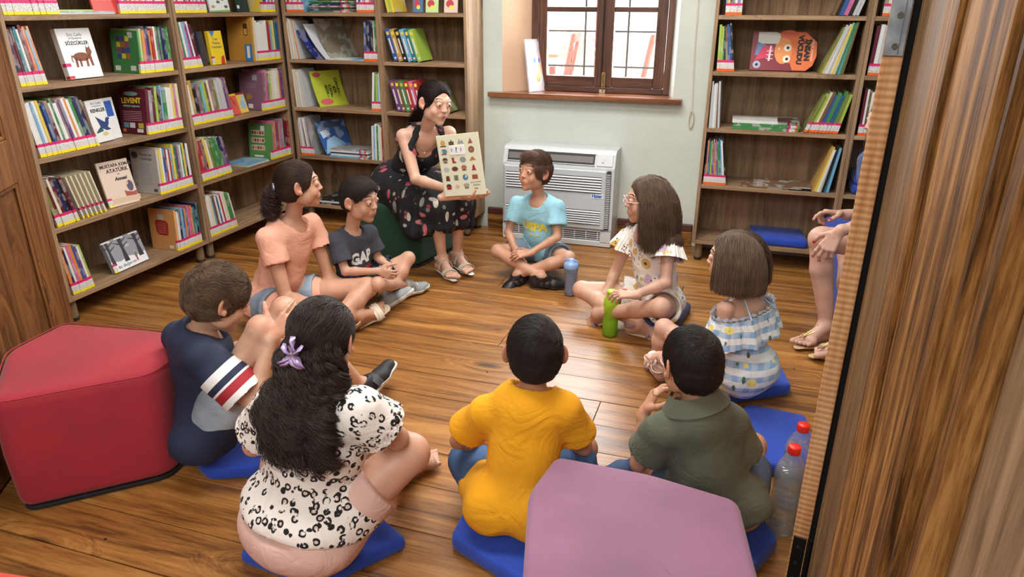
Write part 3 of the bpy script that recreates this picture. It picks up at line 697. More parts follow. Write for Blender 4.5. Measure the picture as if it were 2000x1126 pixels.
run(L2, 1, .685, .930, [(196, 194, 192)] + rc(6, 'red white yellow blue white', 7) + ['sky', 'yellow', 'green', 'purple', 'grey', 'white', 'green', 'yellow', 'navy', 'white'], .235, 3, 'on the shelf above the orange book', flare=-3, art=.4, face=f_grey)
run(L2, 0, .045, .168, ['orange', 'navy', 'white', 'pink', 'orange', 'blue', 'purple', 'white', 'lime'], .235, -6, 'in the row left of the snowy tree book', flare=-3)
run(L2, 0, .735, .928, [(222, 160, 98), 'white', 'cream', 'navy', 'sky', 'blue', 'orange', 'teal', 'pink', 'pink', 'orange', 'teal', 'teal', 'navy', 'teal'], .22, 3, 'in the row right of the snowy tree book', flare=-3, art=.3, face=f_orange)
# unit nearest the corner
run(L3, 4, .035, .28, rc(17, 'white grey red white cream white purple', 12), .24, -3, 'on top', art=.3, stuff=True)
run(L3, 4, .78, .92, rc(12, 'white blue yellow white cream', 13), .24, 1, 'on top', art=.3, stuff=True)
run(L3, 3, .035, .185, ['pink', 'green', 'white', 'sky', 'pink', 'purple', 'white', 'maroon', 'black'], .235, -5, 'in the row left of the small dictionary', flare=-6)
run(L3, 3, .630, .675, [(186, 134, 58), 'gold', 'cream'], .27, 3, 'right of the yellow dictionary', lab=None, art=.1, face=f_ochre)
run(L3, 3, .682, .915, ['white'] * 7 + ['red', 'red', 'sky', 'yellow', 'white', 'green', 'blue'], .225, 2, 'in the row above the mauve book', flare=-2, art=.25)
run(L3, 2, .040, .385, ['white', 'gold', 'black', 'mauve', 'green', 'sky', 'lime', 'brown', 'cream', 'mauve', 'olive', 'silver', 'silver', 'silver', 'purple', 'mauve'], .23, -5, 'in the row left of the coral book', flare=-4)
run(L3, 2, .675, .915, [(128, 92, 112), 'mauve', 'pink', 'mauve', 'lime', 'cream', 'cream', 'white', 'white', 'cream', 'orange', 'purple', 'purple'], .235, 5, 'in the row right of the yellow cat book', flare=-5, art=.3, face=f_mauve)
run(L3, 1, .040, .300, ['red', 'red', 'maroon', 'yellow', 'white', 'olive', 'green', 'green', 'green', 'navy', 'purple'], .235, -7, 'low at left in the corner bookcase', flare=-6)
run(L3, 1, .700, .915, [(92, 142, 76), 'pink', 'orange', 'purple', 'red', 'mauve', 'pink', 'grey', 'maroon', 'maroon', 'red'], .235, 6, 'low at right in the corner bookcase', flare=-6, art=.4, face=f_faces)
run(L3, 0, .035, .280, ['olive', 'white', 'white', 'cream', 'sky', 'brown', 'white', 'blue', 'white', 'red', 'white', 'cream', 'green', 'green', 'white'], .235, -5, 'on the bottom shelf behind the seated girl', flare=-6)
# corner unit on the back wall
run(B1, 4, .03, .15, ['white', 'red', 'white', 'pink', 'white', 'white', 'orange', 'white', 'sky'], .24, -2, 'on top', lab='o', art=.3, stuff=True)
run(B1, 4, .53, .65, ['white', 'blue', 'white', 'pink', 'red', 'white', 'white', 'orange', 'navy', 'purple'], .24, 2, 'on top', lab='o', art=.3, stuff=True)
run(B1, 3, .028, .100, ['cream', 'silver', 'cream', 'silver', 'cream', 'orange', 'silver'], .24, -3, 'left of the leaning space magazine', lab=None, flare=-5, art=.2)
run(B1, 3, .560, .655, ['blue', 'black', 'navy', 'black', 'navy', 'black', 'white', 'green'], .235, 3, 'in the dark row beside the divider', lab='o', flare=-3)
run(B1, 2, .028, .118, ['cream', 'silver', 'cream', 'silver', 'white', 'silver', 'cream', 'silver', 'silver'], .23, -2, 'left of the lime green magazine', lab=None, flare=-6, art=.1)
run(B1, 2, .590, .655, ['white', 'green', 'lime', 'sky', 'white'], .225, 5, 'in the pale row left of the divider', lab='o', flare=-4, art=.2)
run(B1, 1, .028, .130, ['silver', 'silver', 'white', 'silver', 'brown', 'white', 'silver', 'brown', 'grey'], .24, -3, 'left of the icy blue magazine', lab='o', flare=-5, art=.4)
run(B1, 1, .565, .655, ['white', 'sky', 'white', 'green', 'white', 'cream', 'red'], .225, 3, 'right of the icy blue magazine', lab=None, flare=-2, art=.3)
# behind the woman: thick box-like volumes
def boxset(Mf, k, u0, cols, t, h, lean, where, disc):
    for i, c in enumerate(cols):
        z = ZS[k]; ln = math.radians(lean[i] if isinstance(lean, list) else lean)
        o = book(Mf, u0, z + .001, t, h, .16, ln, c, 'thick %s picture book, %s from the left %s' % (c, ORD[i], where), 'thick books ' + where, None, .02, 0, .0)
        MB().box(t * .22, t * .78, -.0026, -.001, h * .82, h * .92).build('spine_badge', plain(disc[i % len(disc)], .5), o)
        MB().box(t * .25, t * .55, -.0024, -.001, h * .25, h * .72).build('spine_title', plain((226, 214, 214), .5), o)
        MB().lathe([(t * .25, 0), (t * .25, .002)], 12, 0, Matrix.Translation((t * .5, -.0008, h * .10)) @ Matrix.Rotation(PI / 2, 4, 'X')).build('spine_emblem', plain((226, 200, 214), .5), o)
        u0 += t / math.cos(ln) + .001
boxset(B2, 3, .085, ['blue', 'gold', 'black', 'sky', 'teal', 'lime'], .030, .195, [-17, -17, -17, -17, -17.5, -18], 'behind the woman, above the second shelf', [(226, 200, 80)])
boxset(B2, 2, .090, ['purple', 'brown', 'green', 'red', 'pink', 'red'], .030, .195, -15, 'left of the woman, at head height', [(230, 170, 80), (240, 220, 90)])
run(B2, 2, .385, .455, ['cream', 'olive'], .19, -24, 'leaning at head height right of the woman', lab=None, art=.4)
run(B2, 4, .06, .11, ['yellow', 'lime', 'yellow'], .2, -12, 'at the very top behind the woman', lab=None)
# right of the window
run(R1, 4, .052, .135, ['sky', 'yellow', 'navy', 'green', 'white', 'blue', 'white'], .24, -2, 'on top', lab='o', art=.3, stuff=True)
run(R1, 4, .575, .70, ['brown', 'black', 'blue', 'pink', 'black', 'silver', 'silver'], .24, 16, 'on top', lab=None, art=.2, stuff=True)
run(R1, 3, .038, .130, ['lime', 'lime', 'green', 'black', 'brown', 'blue', 'blue', 'black'], .235, -2, 'left of the orange face book', lab='o', flare=-7, art=.3)
run(R1, 3, .555, .675, ['olive', 'yellow', 'silver', 'white', 'silver', 'white', 'yellow', 'silver', 'green', 'sky', 'green', 'brown'], .25, 20, 'right of the orange face book', lab=None, flare=-12, art=.2)
run(R1, 2, .026, .085, ['silver', 'silver', 'white', 'silver', 'brown', 'silver'], .24, -1, 'left of the green lying pile', lab=None, flare=-3, art=.15)
run(R1, 2, .525, .695, ['olive', 'lime', 'cream', 'brown', 'blue', 'green', 'blue', 'green', 'olive', 'lime'], .215, 20, 'right of the green lying pile', lab='o', flare=-8, art=.2)
run(R1, 1, .028, .155, ['navy', 'orange', 'blue', 'green', 'lime', 'purple', 'mauve', 'orange', 'mauve', 'teal', 'green', 'teal', 'sky', 'white', 'black'], .25, 0, 'above the base with the blue cushion', lab='o', flare=-9, art=.35)
run(R1, 1, .610, .700, ['gold', 'yellow', 'white', 'cream', 'black', 'teal', 'sky'], .25, 15, 'right of the flat picture books', lab=None, flare=-8, art=.2)
run(R2, 3, .03, .085, ['maroon', 'white', 'silver'], .24, 2, 'by the hinge', lab='o', art=.2, stuff=True)
run(R2, 2, .035, .11, ['maroon', 'white', 'brown', 'white', 'blue', 'white'], .23, 0, 'by the door edge', lab='o', art=.3, stuff=True)
run(R2, 4, .05, .08, ['olive', 'white'], .24, 2, 'by the hinge', lab='o', stuff=True)

# face-out and lying books with their own covers
def cover_book(Mf, u, k, w, h, t, lean_back, col, label, name='picture_book', inset=.07, yaw=0.0, spine_col=None, lab=None, slip=0.0):
    """standing face out: cover towards the room; lean_back tilts the top towards the case back; returns object whose local x runs right, y up, z out of the cover"""
    base = Mf @ Vector((u, inset, ZS[k] + .001 + t * math.sin(lean_back)))
    ux = Mf.to_3x3() @ Vector((math.cos(yaw), math.sin(yaw), 0)); out = Mf.to_3x3() @ Vector((math.sin(yaw), -math.cos(yaw), 0))
    up = (Vector((0, 0, 1)) * math.cos(lean_back) - out * math.sin(lean_back)).normalized()
    zz = ux.cross(up)
    o = MB().box(0, w, 0, h, -.0018, 0, .0006).box(0, w, 0, h, -t, -t + .0018, .0006).box(0, .002, 0, h, -t, 0).build(name, cover_mat(CN.get(col, col), None, 0) if True else None)
    o.matrix_world = mat4(base, ux, up, zz); tag(o, label, 'book')
    MB().box(.002, w - .003, .003, h - .003, -t + .0018, -.0018).build('pages', PAGE, o)
    if lab: MB().box(-.0008, .022, .0, .010, -.004, .0008, mi=0).box(-.0008, .022, .010, .035, -.004, .0008, mi=1).box(-.0008, .022, .035, .046, -.004, .0008, mi=2).build('spine_label', [YEL if lab == 'y' else ORG, LBLT, PINK], o)
    BOOKN[0] += 1
    return o
I4 = Matrix.Identity(4)
def T(x, y, z=.0006, rot=0.0): return Matrix.Translation((x, y, z)) @ Matrix.Rotation(rot, 4, 'Z')
def txt(o, s, x, y, size, col, rot=0.0, **kw): return text_mesh('lettering', s, size, plain(col, .5), o, T(x, y, .0006, rot), .0003, **kw)
def blob(o, nm, pts, col, z=.0005): return MB().add([(x, y, z) for x, y in pts], [tuple(range(len(pts)))]).build(nm, plain(col, .5), o)
DK = (44, 44, 52)
def featured():
    o = cover_book(L2, .312, 3, .188, .222, .028, math.radians(9), 'white', 'white board book showing a brown striped cat, standing face out', yaw=.0, inset=.05)
    txt(o, 'Eric Carle', .095, .193, .020, (110, 112, 120)); txt(o, 'ile Öğreniyorum', .095, .178, .0105, (120, 122, 130)); txt(o, 'SÖZCÜKLER', .096, .156, .0225, DK, bold=.0006)
    m = MB()
    for pts in (ell(.098, .095, .046, .020), ell(.146, .118, .016, .017), [(.134, .13), (.136, .145), (.143, .133)], [(.148, .134), (.156, .145), (.158, .128)],
                [(.060, .10), (.044, .105), (.040, .085), (.043, .072), (.047, .073), (.046, .09), (.052, .097)], [(.058, .095), (.056, .05), (.068, .05), (.072, .09)], [(.080, .085), (.080, .052), (.090, .052), (.092, .085)],
                [(.118, .09), (.114, .05), (.126, .05), (.130, .09)], [(.136, .10), (.142, .052), (.154, .052), (.152, .108)]):
        m.add([(x, y, .0005) for x, y in pts], [tuple(range(len(pts)))])
    cm = N('striped_cat'); v = cm.coords(); w = cm.n('ShaderNodeTexWave', wave_type='BANDS'); w.inputs['Scale'].default_value = 60; w.inputs['Distortion'].default_value = 6; cm.l(v, w.inputs['Vector']); cm.color(cm.ramp(w.outputs['Fac'], [(.3, lin((60, 38, 26))), (.6, lin((164, 84, 44)))])); m.build('cat_picture', cm.m, o)
    MB().box(-.0008, .028, .055, .070, -.02, .0008, mi=0).box(-.0008, .028, .002, .014, -.02, .0008, mi=1).build('spine_label', [PINK, plain((206, 44, 52), .5)], o)
    o = cover_book(L2, .385, 2, .120, .200, .03, math.radians(8), 'white', 'white board book with a dark blue bird, standing face out', yaw=.12, inset=.05)
    txt(o, 'Eric Carle', .068, .183, .017, (120, 122, 130)); txt(o, 'ile Öğreniyorum', .068, .170, .009, (130, 132, 138)); txt(o, 'RENKLER', .067, .149, .0235, DK, bold=.0007)
    blob(o, 'bird_picture', [(.02, .052), (.062, .062), (.088, .05), (.118, .052), (.10, .066), (.112, .08), (.118, .098), (.128, .104), (.114, .112), (.100, .108), (.09, .09), (.066, .105), (.036, .124), (.048, .09), (.052, .072)], (24, 52, 110))
    blob(o, 'tail_picture', [(.016, .05), (.06, .064), (.066, .05), (.02, .044)], (20, 84, 76), .0007)
    blob(o, 'leg_picture', ell(.072, .036, .02, .010), (210, 190, 130))
    p = cover_book(L2, .515, 2, .065, .20, .012, math.radians(6), 'white', 'white board page with a blue square behind the blue bird book', yaw=.1, inset=.085)
    blob(p, 'blue_square', [(.004, .11), (.05, .11), (.05, .185), (.004, .185)], (26, 84, 176))
    # beige leaning books, last one shows its front
    for i in range(6):
        b = book(L2, .190 + i * .026, ZS[1] + .002, .008, .215, .16, math.radians(-13), 'cream', 'beige biography book, %s of the six leaning beside the open-faced one' % ORD[i], 'beige books left of the open-faced one', 'y', .02, math.radians(0), .1)
    o = cover_book(L2, .375, 1, .170, .225, .010, math.radians(12), (222, 202, 186), 'beige book showing two people at a cradle, title in dark letters', yaw=-.15, inset=.045, lab='y')
    txt(o, 'MUSTAFA KEMAL', .100, .200, .0225, (70, 50, 50), .0, bold=.0006); txt(o, 'ATATÜRK', .100, .175, .0265, (70, 50, 50), bold=.0008); txt(o, 've', .10, .156, .014, (70, 50, 50)); txt(o, 'Annesi', .105, .132, .024, (50, 40, 44), shear=.3, bold=.001)
    blob(o, 'cradle_picture', [(.105, .040), (.165, .036), (.172, .060), (.150, .055), (.12, .062), (.104, .07)], (168, 82, 70)); blob(o, 'person_picture', ell(.142, .088, .018, .028), (86, 84, 100)); blob(o, 'face_picture', ell(.128, .104, .008, .009), (220, 180, 150), .0007)
    blob(o, 'floor_picture', [(0.01, .012), (.18, .012), (.18, .038), (.01, .038)], (214, 186, 156), .0003)
    # snowy tree book on the bottom shelf
    o = cover_book(L2, .325, 0, .240, .165, .022, math.radians(17), (150, 150, 162), 'landscape book with snowy black trees and a small child on its cover', yaw=.05, inset=.045, lab='y')
    blob(o, 'snow_picture', [(.0, .0), (.235, .0), (.235, .052), (.19, .045), (.12, .058), (.06, .046), (0, .06)], (236, 238, 242), .0003)
    for x_, w_ in ((.018, .013), (.105, .017), (.205, .017)):
        blob(o, 'tree_picture', [(x_ - w_, .035), (x_ + w_, .035), (x_ + w_ * .55, .10), (x_ + w_ * .8, .163), (x_ - w_ * .8, .163), (x_ - w_ * .5, .10)], (52, 48, 54))
        for s_, y_ in ((-1, .12), (1, .13), (1, .105)): blob(o, 'branch_picture', [(x_, y_), (x_ + s_ * .045, y_ + .022), (x_ + s_ * .046, y_ + .026), (x_, y_ + .010)], (60, 56, 62), .0006)
        blob(o, 'snow_branch', [(x_ - .03, .158), (x_ + .03, .156), (x_ + .03, .163), (x_ - .03, .164)], (236, 238, 242), .0008)
    blob(o, 'child_picture', ell(.168, .048, .008, .018), (110, 120, 110)); blob(o, 'child_head', ell(.168, .070, .007, .007), (200, 160, 110), .0007); blob(o, 'child_legs', [(.163, .018), (.173, .018), (.173, .036), (.163, .036)], (190, 60, 90), .0006)
    txt(o, 'Bir dileğim var', .095, .020, .021, (30, 30, 36), .02)
    txt(o, 'Kar', .14, .112, .018, (230, 232, 238), shear=.3)
    # big orange back cover at the end of the bottom row
    # green sticker book beside the cat book, mauve, green and beige end covers
    # corner bookcase
    o = cover_book(L3, .225, 3, .070, .185, .03, math.radians(4), (52, 56, 74), 'dark blue side of the small dictionary standing open', yaw=.25, inset=.05)
    o = cover_book(L3, .305, 3, .115, .185, .02, math.radians(4), (236, 204, 52), 'small yellow picture dictionary standing face out', yaw=-.02, inset=.045, lab='y')
    txt(o, 'Your', .055, .140, .020, (30, 40, 110)); txt(o, 'Picture', .058, .118, .022, (30, 40, 110)); txt(o, 'Dictionary', .058, .097, .019, (30, 40, 110)); blob(o, 'blue_corner', [(.012, .185), (.06, .185), (.035, .15)], (70, 130, 190)); blob(o, 'red_patch', [(.07, .0), (.105, .0), (.105, .05), (.08, .04)], (196, 60, 50))
    o = cover_book(L3, .425, 2, .085, .125, .01, math.radians(14), (222, 96, 84), 'small coral book lying open face out, left half', yaw=.1, inset=.05)
    txt(o, 'Anneannemin', .042, .085, .011, (120, 40, 40), -1.2); txt(o, 'misafiri', .055, .07, .011, (120, 40, 40), -1.2); MB().box(0, .085, .112, .125, -.001, .001).build('yellow_band', plain((232, 190, 60), .5), o)
    o = cover_book(L3, .515, 2, .085, .125, .01, math.radians(14), (238, 200, 90), 'small yellow book cover with pale blue shapes beside the coral one', yaw=.1, inset=.058)
    blob(o, 'cat_shape', ell(.045, .05, .028, .03), (150, 190, 220)); blob(o, 'cat_shape', ell(.06, .09, .015, .02), (170, 200, 226), .0007); MB().box(0, .085, .112, .125, -.001, .001).build('maroon_band', plain((150, 40, 60), .5), o)
    # lime magazine and icy blue magazine, space magazine: curved leaning sheets
    def curved(Mf, k, u, w, h, col, label, ang0, ang1, deco=None, art=0.0, dep0=.05):
        """a magazine bent as it leans in the corner of a shelf; u runs along the shelf"""
        nseg = 8; pts = []; uu, zz = w, 0.0
        for i in range(nseg + 1):
            a = ang0 + (ang1 - ang0) * i / nseg; pts.append((uu, zz)); uu -= math.sin(a) * h / nseg; zz += math.cos(a) * h / nseg
        vs = []; fs = []
        # cover faces the room at a slant: bottom edge further right, depth .17
        n = len(pts); t = .003
        for (a, b_) in pts:
            for d, o_ in ((0, 0), (.19, 0), (0, t), (.19, t)): vs.append((a + o_ + (d * .55), d, b_))
        for i in range(n - 1):
            a = i * 4; b_ = a + 4
            fs += [(a, b_, b_ + 1, a + 1), (a + 2, a + 3, b_ + 3, b_ + 2), (a, a + 2, b_ + 2, b_), (a + 1, b_ + 1, b_ + 3, a + 3)]
        fs += [(0, 1, 3, 2), ((n - 1) * 4, (n - 1) * 4 + 2, (n - 1) * 4 + 3, (n - 1) * 4 + 1)]
        o = mk('magazine', vs, fs, cover_mat(col, None, art), smooth=False); o.matrix_world = Matrix.Translation(Mf @ Vector((u, dep0, ZS[k] + .001))) @ Mf.to_3x3().to_4x4()
        tag(o, label, 'magazine'); BOOKN[0] += 1
        if deco: deco(o, pts, t)
        return o
    def on(pts, t, u_, v_):   # u_ across depth 0..1, v_ along height 0..1 -> local point a hair off the cover
        i = min(int(v_ * (len(pts) - 1)), len(pts) - 2); f = v_ * (len(pts) - 1) - i
        a = pts[i][0] * (1 - f) + pts[i + 1][0] * f; z = pts[i][1] * (1 - f) + pts[i + 1][1] * f; d = .19 * u_
        return (a + t + .0012 + d * .55, d, z)
    def patch(o, pts, t, poly, col, nm): MB().add([on(pts, t, a, b_) for a, b_ in poly], [tuple(range(len(poly)))]).build(nm, plain(col, .5), o)
    def lime(o, pts, t):
        patch(o, pts, t, ell(.30, .14, .22, .09), (206, 92, 100), 'pink_shape'); patch(o, pts, t, ell(.2, .9, .14, .07), (190, 80, 80), 'pink_shape')
        for i, s_ in enumerate(('GÖKTE', 'CANLI', 'BİR', 'CANAVAR')):
            a = Vector(on(pts, t, .42 + i * .13, .40 + i * .03)); text_mesh('lettering', s_, .030, plain((40, 60, 30), .5), o, mat4(a + Vector((.001, 0, 0)), Vector((.25, .05, -.95)).normalized(), Vector((.33, .94, .09)).normalized(), Vector((.25, .05, -.95)).normalized().cross(Vector((.33, .94, .09)).normalized())), .0003, bold=.001)
    curved(B1, 2, .135, .050, .235, (178, 192, 60), 'lime green magazine with dark lettering, bent against the books in the corner', math.radians(22), math.radians(6), lime)
    def ice(o, pts, t):
        patch(o, pts, t, [(.25, .80), (.85, .80), (.85, .95), (.25, .95)], (70, 84, 110), 'title_box'); patch(o, pts, t, [(.0, .05), (.7, .05), (.8, .3), (.5, .55), (.2, .45)], (150, 190, 224), 'ice_picture'); patch(o, pts, t, [(.1, .5), (.4, .6), (.3, .75), (.05, .7)], (200, 216, 232), 'ice_picture')
    curved(B1, 1, .145, .060, .235, (52, 96, 160), 'icy blue polar magazine leaning beside the striped journals', math.radians(26), math.radians(8), ice, .3)
    def space(o, pts, t): patch(o, pts, t, ell(.4, .4, .17, .16), (96, 70, 80), 'planet_picture'); patch(o, pts, t, ell(.4, .4, .10, .09), (20, 18, 30), 'planet_picture')
    curved(B1, 3, .115, .10, .225, (34, 44, 110), 'dark blue space magazine leaning low in the corner shelf', math.radians(50), math.radians(22), space, .2, .02)
    curved(B1, 3, .15, .11, .26, (196, 196, 204), 'pale grey magazine leaning behind the space magazine', math.radians(44), math.radians(22), None, .15, .05)
    curved(B1, 3, .19, .09, .27, (120, 112, 96), 'drab brown magazine leaning at the back of the corner shelf', math.radians(32), math.radians(14), None, .3, .08)
    # lying books
    def lying(Mf, k, u, w, d, t, n, cols, labels, inset=.02, yaw=0.0, lab=None, z0=0.0):
        z = ZS[k] + z0 + .0008
        for i in range(n):
            m = MB().box(0, w, 0, d, 0, .0012, mi=0).box(0, w, 0, d, t - .0012, t, mi=0).box(0, w, -.001, .0015, 0, t, mi=0)
            o = m.build('lying_book', [cover_mat(CN.get(cols[i % len(cols)], cols[i % len(cols)]), None, .45)])
            o.matrix_world = Matrix.Translation(Mf @ Vector((u + (i % 2) * .006, inset + (i % 3) * .004, z))) @ Mf.to_3x3().to_4x4() @ Matrix.Rotation(yaw + (i % 3 - 1) * .03, 4, 'Z')
            if Mf.to_3x3().determinant() < 0: o.data.flip_normals()
            tag(o, labels[i] if isinstance(labels, list) else labels % ORD[i], 'book')
            MB().box(.002, w - .002, .001, d - .002, .0012, t - .0012).build('pages', PAGE, o)
            if lab: MB().box(w - .022, w - .012, -.003, .02, .0, t, mi=0).box(w - .05, w - .022, -.003, .02, .0, t, mi=1).box(w - .062, w - .05, -.003, .02, 0, t, mi=2).build('spine_label', [ORG, LBLT, PINK], o)
            BOOKN[0] += 1; z += t + .0006
    lying(B1, 1, .245, .285, .15, .011, 5, ['sky', 'white', 'blue', 'white', 'grey'], '%s book from the bottom in the pile near the icy magazine', lab=1)
    lying(B1, 4, .19, .29, .16, .009, 7, ['teal', 'maroon', 'green', 'mauve', 'navy', 'teal', 'green'], '%s book from the bottom in the dark pile at the top of the corner', lab=1)
    lying(B1, 3, .29, .16, .15, .004, 2, ['silver', 'white'], ['thin pale magazine lying flat beside the space magazine', 'top thin magazine lying flat beside the space magazine'])
    lying(B1, 3, .455, .10, .14, .008, 1, ['sky'], ['thin blue book lying flat left of the dark spines'])
    lying(B1, 0, .12, .30, .20, .010, 3, ['black', 'white', 'black'], '%s black and white magazine from the bottom, on the base behind the children')
    lying(L3, 1, .45, .22, .18, .006, 2, ['cream', 'sky'], ['lower pale atlas lying flat in the corner bookcase', 'upper pale atlas with a brown picture, lying flat'])
    lying(L2, 4, .30, .30, .17, .006, 3, ['silver', 'grey', 'lime'], '%s thin magazine from the bottom, lying flat at the top left')
    lying(R1, 2, .150, .350, .19, .016, 3, ['green', 'green', 'white'], '%s green book from the bottom in the pile right of the window', lab=1)
    lying(R1, 2, .385, .11, .12, .006, 1, [(70, 50, 44)], ['small dark book on top of the green pile'], z0=.051)
    lying(R1, 1, .235, .26, .17, .006, 1, ['brown'], ['brown picture book lying flat at the left of three'])
    lying(R1, 1, .30, .26, .17, .006, 1, [(150, 130, 110)], ['beige and blue picture book lying flat in the middle of three'], z0=.0068)
    lying(R1, 1, .36, .25, .17, .007, 1, [(120, 92, 70)], ['brown picture book lying flat on top of the other two'], z0=.0136)
    # orange face book, turned sideways
    o = cover_book(R1, .205, 3, .290, .205, .016, math.radians(14), (136, 42, 58), 'sideways maroon book with a big orange face, right of the window', yaw=0.02, inset=.10, name='picture_book')
    o2 = blob(o, 'orange_face', [(.125, .18), (.15, .203), (.27, .203), (.33, .15), (.335, .08), (.32, .03), (.29, .004), (.22, .004), (.205, .04), (.15, .05), (.12, .09)], (232, 120, 66), .0004)
    blob(o, 'face_skin', ell(.165, .105, .045, .07), (244, 158, 92), .0007); blob(o, 'face_ear', ell(.185, .19, .045, .022), (226, 110, 72), .0009)
    for y_ in (.120, .062): blob(o, 'eye_white', ell(.185, y_, .019, .019), (246, 240, 226), .0011); blob(o, 'eye_pupil', ell(.187, y_, .008, .008), (30, 30, 30), .0014)
    blob(o, 'mouth', ell(.142, .115, .004, .008), (250, 230, 210), .0011)
    blob(o, 'body_patch', [(.03, .14), (.135, .14), (.15, .19), (.12, .2), (.03, .2)], (226, 226, 224), .0008); blob(o, 'blue_patch', [(.02, .08), (.05, .08), (.08, .13), (.03, .15)], (110, 140, 190), .001)
    blob(o, 'pink_patch', [(.02, .05), (.09, .07), (.12, .12), (.06, .13)], (214, 60, 100), .0012); blob(o, 'bone_picture', [(.09, .05), (.10, .05), (.105, .13), (.095, .13)], (240, 220, 220), .0016); blob(o, 'round_picture', ell(.035, .03, .02, .02), (176, 190, 210), .0012); blob(o, 'eye_pupil', ell(.035, .03, .008, .008), (40, 40, 60), .0014)
    for k in range(3): blob(o, 'bone_picture', [(.08, .06 + k * .02), (.115, .06 + k * .02), (.115, .064 + k * .02), (.08, .064 + k * .02)], (240, 220, 220), .0018)
    txt(o, 'KEŞİF ZAMANI', .310, .110, .0165, (250, 236, 220), -PI / 2); txt(o, 'İNSAN', .285, .110, .036, (24, 22, 24), -PI / 2, bold=.0025); txt(o, 'VÜCUDU', .248, .110, .036, (24, 22, 24), -PI / 2, bold=.0025)
    # books cut by the upper edge of the picture
    o = cover_book(L2, .50, 4, .15, .22, .01, math.radians(10), (206, 66, 52), 'red book face out at the top, above the cat book', inset=.03)
    for k in range(3): blob(o, 'white_card', rounded([(.03 + k * .036, .06), (.055 + k * .036, .06), (.055 + k * .036, .10), (.03 + k * .036, .10)], .004, 2), (230, 226, 220)); 
    o = cover_book(L3, .33, 4, .17, .22, .01, math.radians(8), (220, 226, 226), 'white animal book face out at the top, small animals on grass', inset=.03)
    blob(o, 'grass_picture', [(0, 0), (.17, 0), (.17, .012), (0, .008)], (120, 170, 90)); 
    for cx_, cy_, c_ in ((.03, .03, (200, 140, 80)), (.08, .055, (90, 110, 80)), (.14, .03, (100, 90, 90)), (.12, .07, (90, 130, 80)), (.04, .075, (120, 130, 120))): blob(o, 'animal_picture', ell(cx_, cy_, .016, .008), c_)
    o = cover_book(L3, .56, 4, .12, .22, .01, math.radians(6), (34, 54, 50), 'dark green book back cover at the top, near the corner', inset=.03)
    blob(o, 'barcode', [(.008, .02), (.03, .02), (.03, .038), (.008, .038)], (226, 226, 222))
    for (u_, w_, c_, l_) in ((.215, .055, (86, 120, 160), 'blue sea picture book at the top behind the woman'), (.30, .07, (196, 220, 160), 'pale green third book at the top behind the woman'), (.42, .075, (226, 200, 190), 'pink cloud book at the top right behind the woman')):
        o = cover_book(B2, u_, 4, w_ + .01, .16, .01, math.radians(8), c_, l_, inset=.04)
        blob(o, 'cover_picture', ell(w_ / 2, .05, w_ * .33, .022), (190, 70, 80)); blob(o, 'cover_picture', ell(w_ / 2 + .01, .03, w_ * .22, .012), (226, 220, 90), .0007)
    txt(o, 'MY', .03, .1, .016, (60, 60, 120))
    #run(, 'black', 'blue', 'pink', 'black', 'silver', 'silver'], .012, .24, 16, 'at top right of the case right of the window', lab=None, art=.2)
featured()
def join_stuff():
    bm = bmesh.new(); mats = []; names = {}
    doomed = []
    for root, _ in STUFF:
        for o in [root] + [q for q in bpy.data.objects if q.parent == root]:
            mw = root.matrix_world
            tmp = o.data.copy(); tmp.transform(mw); idx = []
            for m in o.data.materials:
                if m not in mats: mats.append(m)
                idx.append(mats.index(m))
            n0 = len(bm.faces); bm.from_mesh(tmp); bm.faces.ensure_lookup_table()
            for f in bm.faces[n0:]: f.material_index = idx[f.material_index]
            bpy.data.meshes.remove(tmp); doomed.append(o)
    for o in doomed: bpy.data.objects.remove(o)
    me = bpy.data.meshes.new('book_rows'); bm.to_mesh(me); bm.free()
    for m in mats: me.materials.append(m)
    o = bpy.data.objects.new('book_rows', me); C.objects.link(o)
    tag(o, 'further labelled books filling the top shelves and the shelves beside the doors', 'books', kind='stuff')
join_stuff()
print('books', BOOKN[0])
# ---------------------------------------------------------------- signed-distance bodies turned into one surface each
V = lambda *a: np.array(a if len(a) > 1 else a[0], dtype=np.float64)
def nrm(v): v = np.asarray(v, float); return v / max(1e-9, np.linalg.norm(v))
def cone(a, b, ra, rb, k=.02): return ('c', V(a), V(b), ra, rb, k)
def ellip(c, r, R=None, k=.02): return ('e', V(c), V(r), np.eye(3) if R is None else R, k)
def sphere(c, r, k=.02): return ('c', V(c), V(c) + V(0, 0, 1e-5), r, r, k)
def _ev(p, P):
    if p[0] == 'c':
        _, a, b, ra, rb, k = p[:6]; ab = b - a; t = np.clip(((P - a) @ ab) / (ab @ ab), 0, 1)
        return np.linalg.norm(P - a - t[..., None] * ab, axis=-1) - (ra + (rb - ra) * t)
    if p[0] == 'e':
        _, c, r, R, k = p[:5]; q = (P - c) @ R; k0 = np.linalg.norm(q / r, axis=-1); k1 = np.linalg.norm(q / (r * r), axis=-1)
        return k0 * (k0 - 1.0) / np.maximum(k1, 1e-6)
def _bb(p):
    if p[0] == 'c': m = max(p[3], p[4]); return np.minimum(p[1], p[2]) - m, np.maximum(p[1], p[2]) + m
    m = p[2].max(); return p[1] - m, p[1] + m
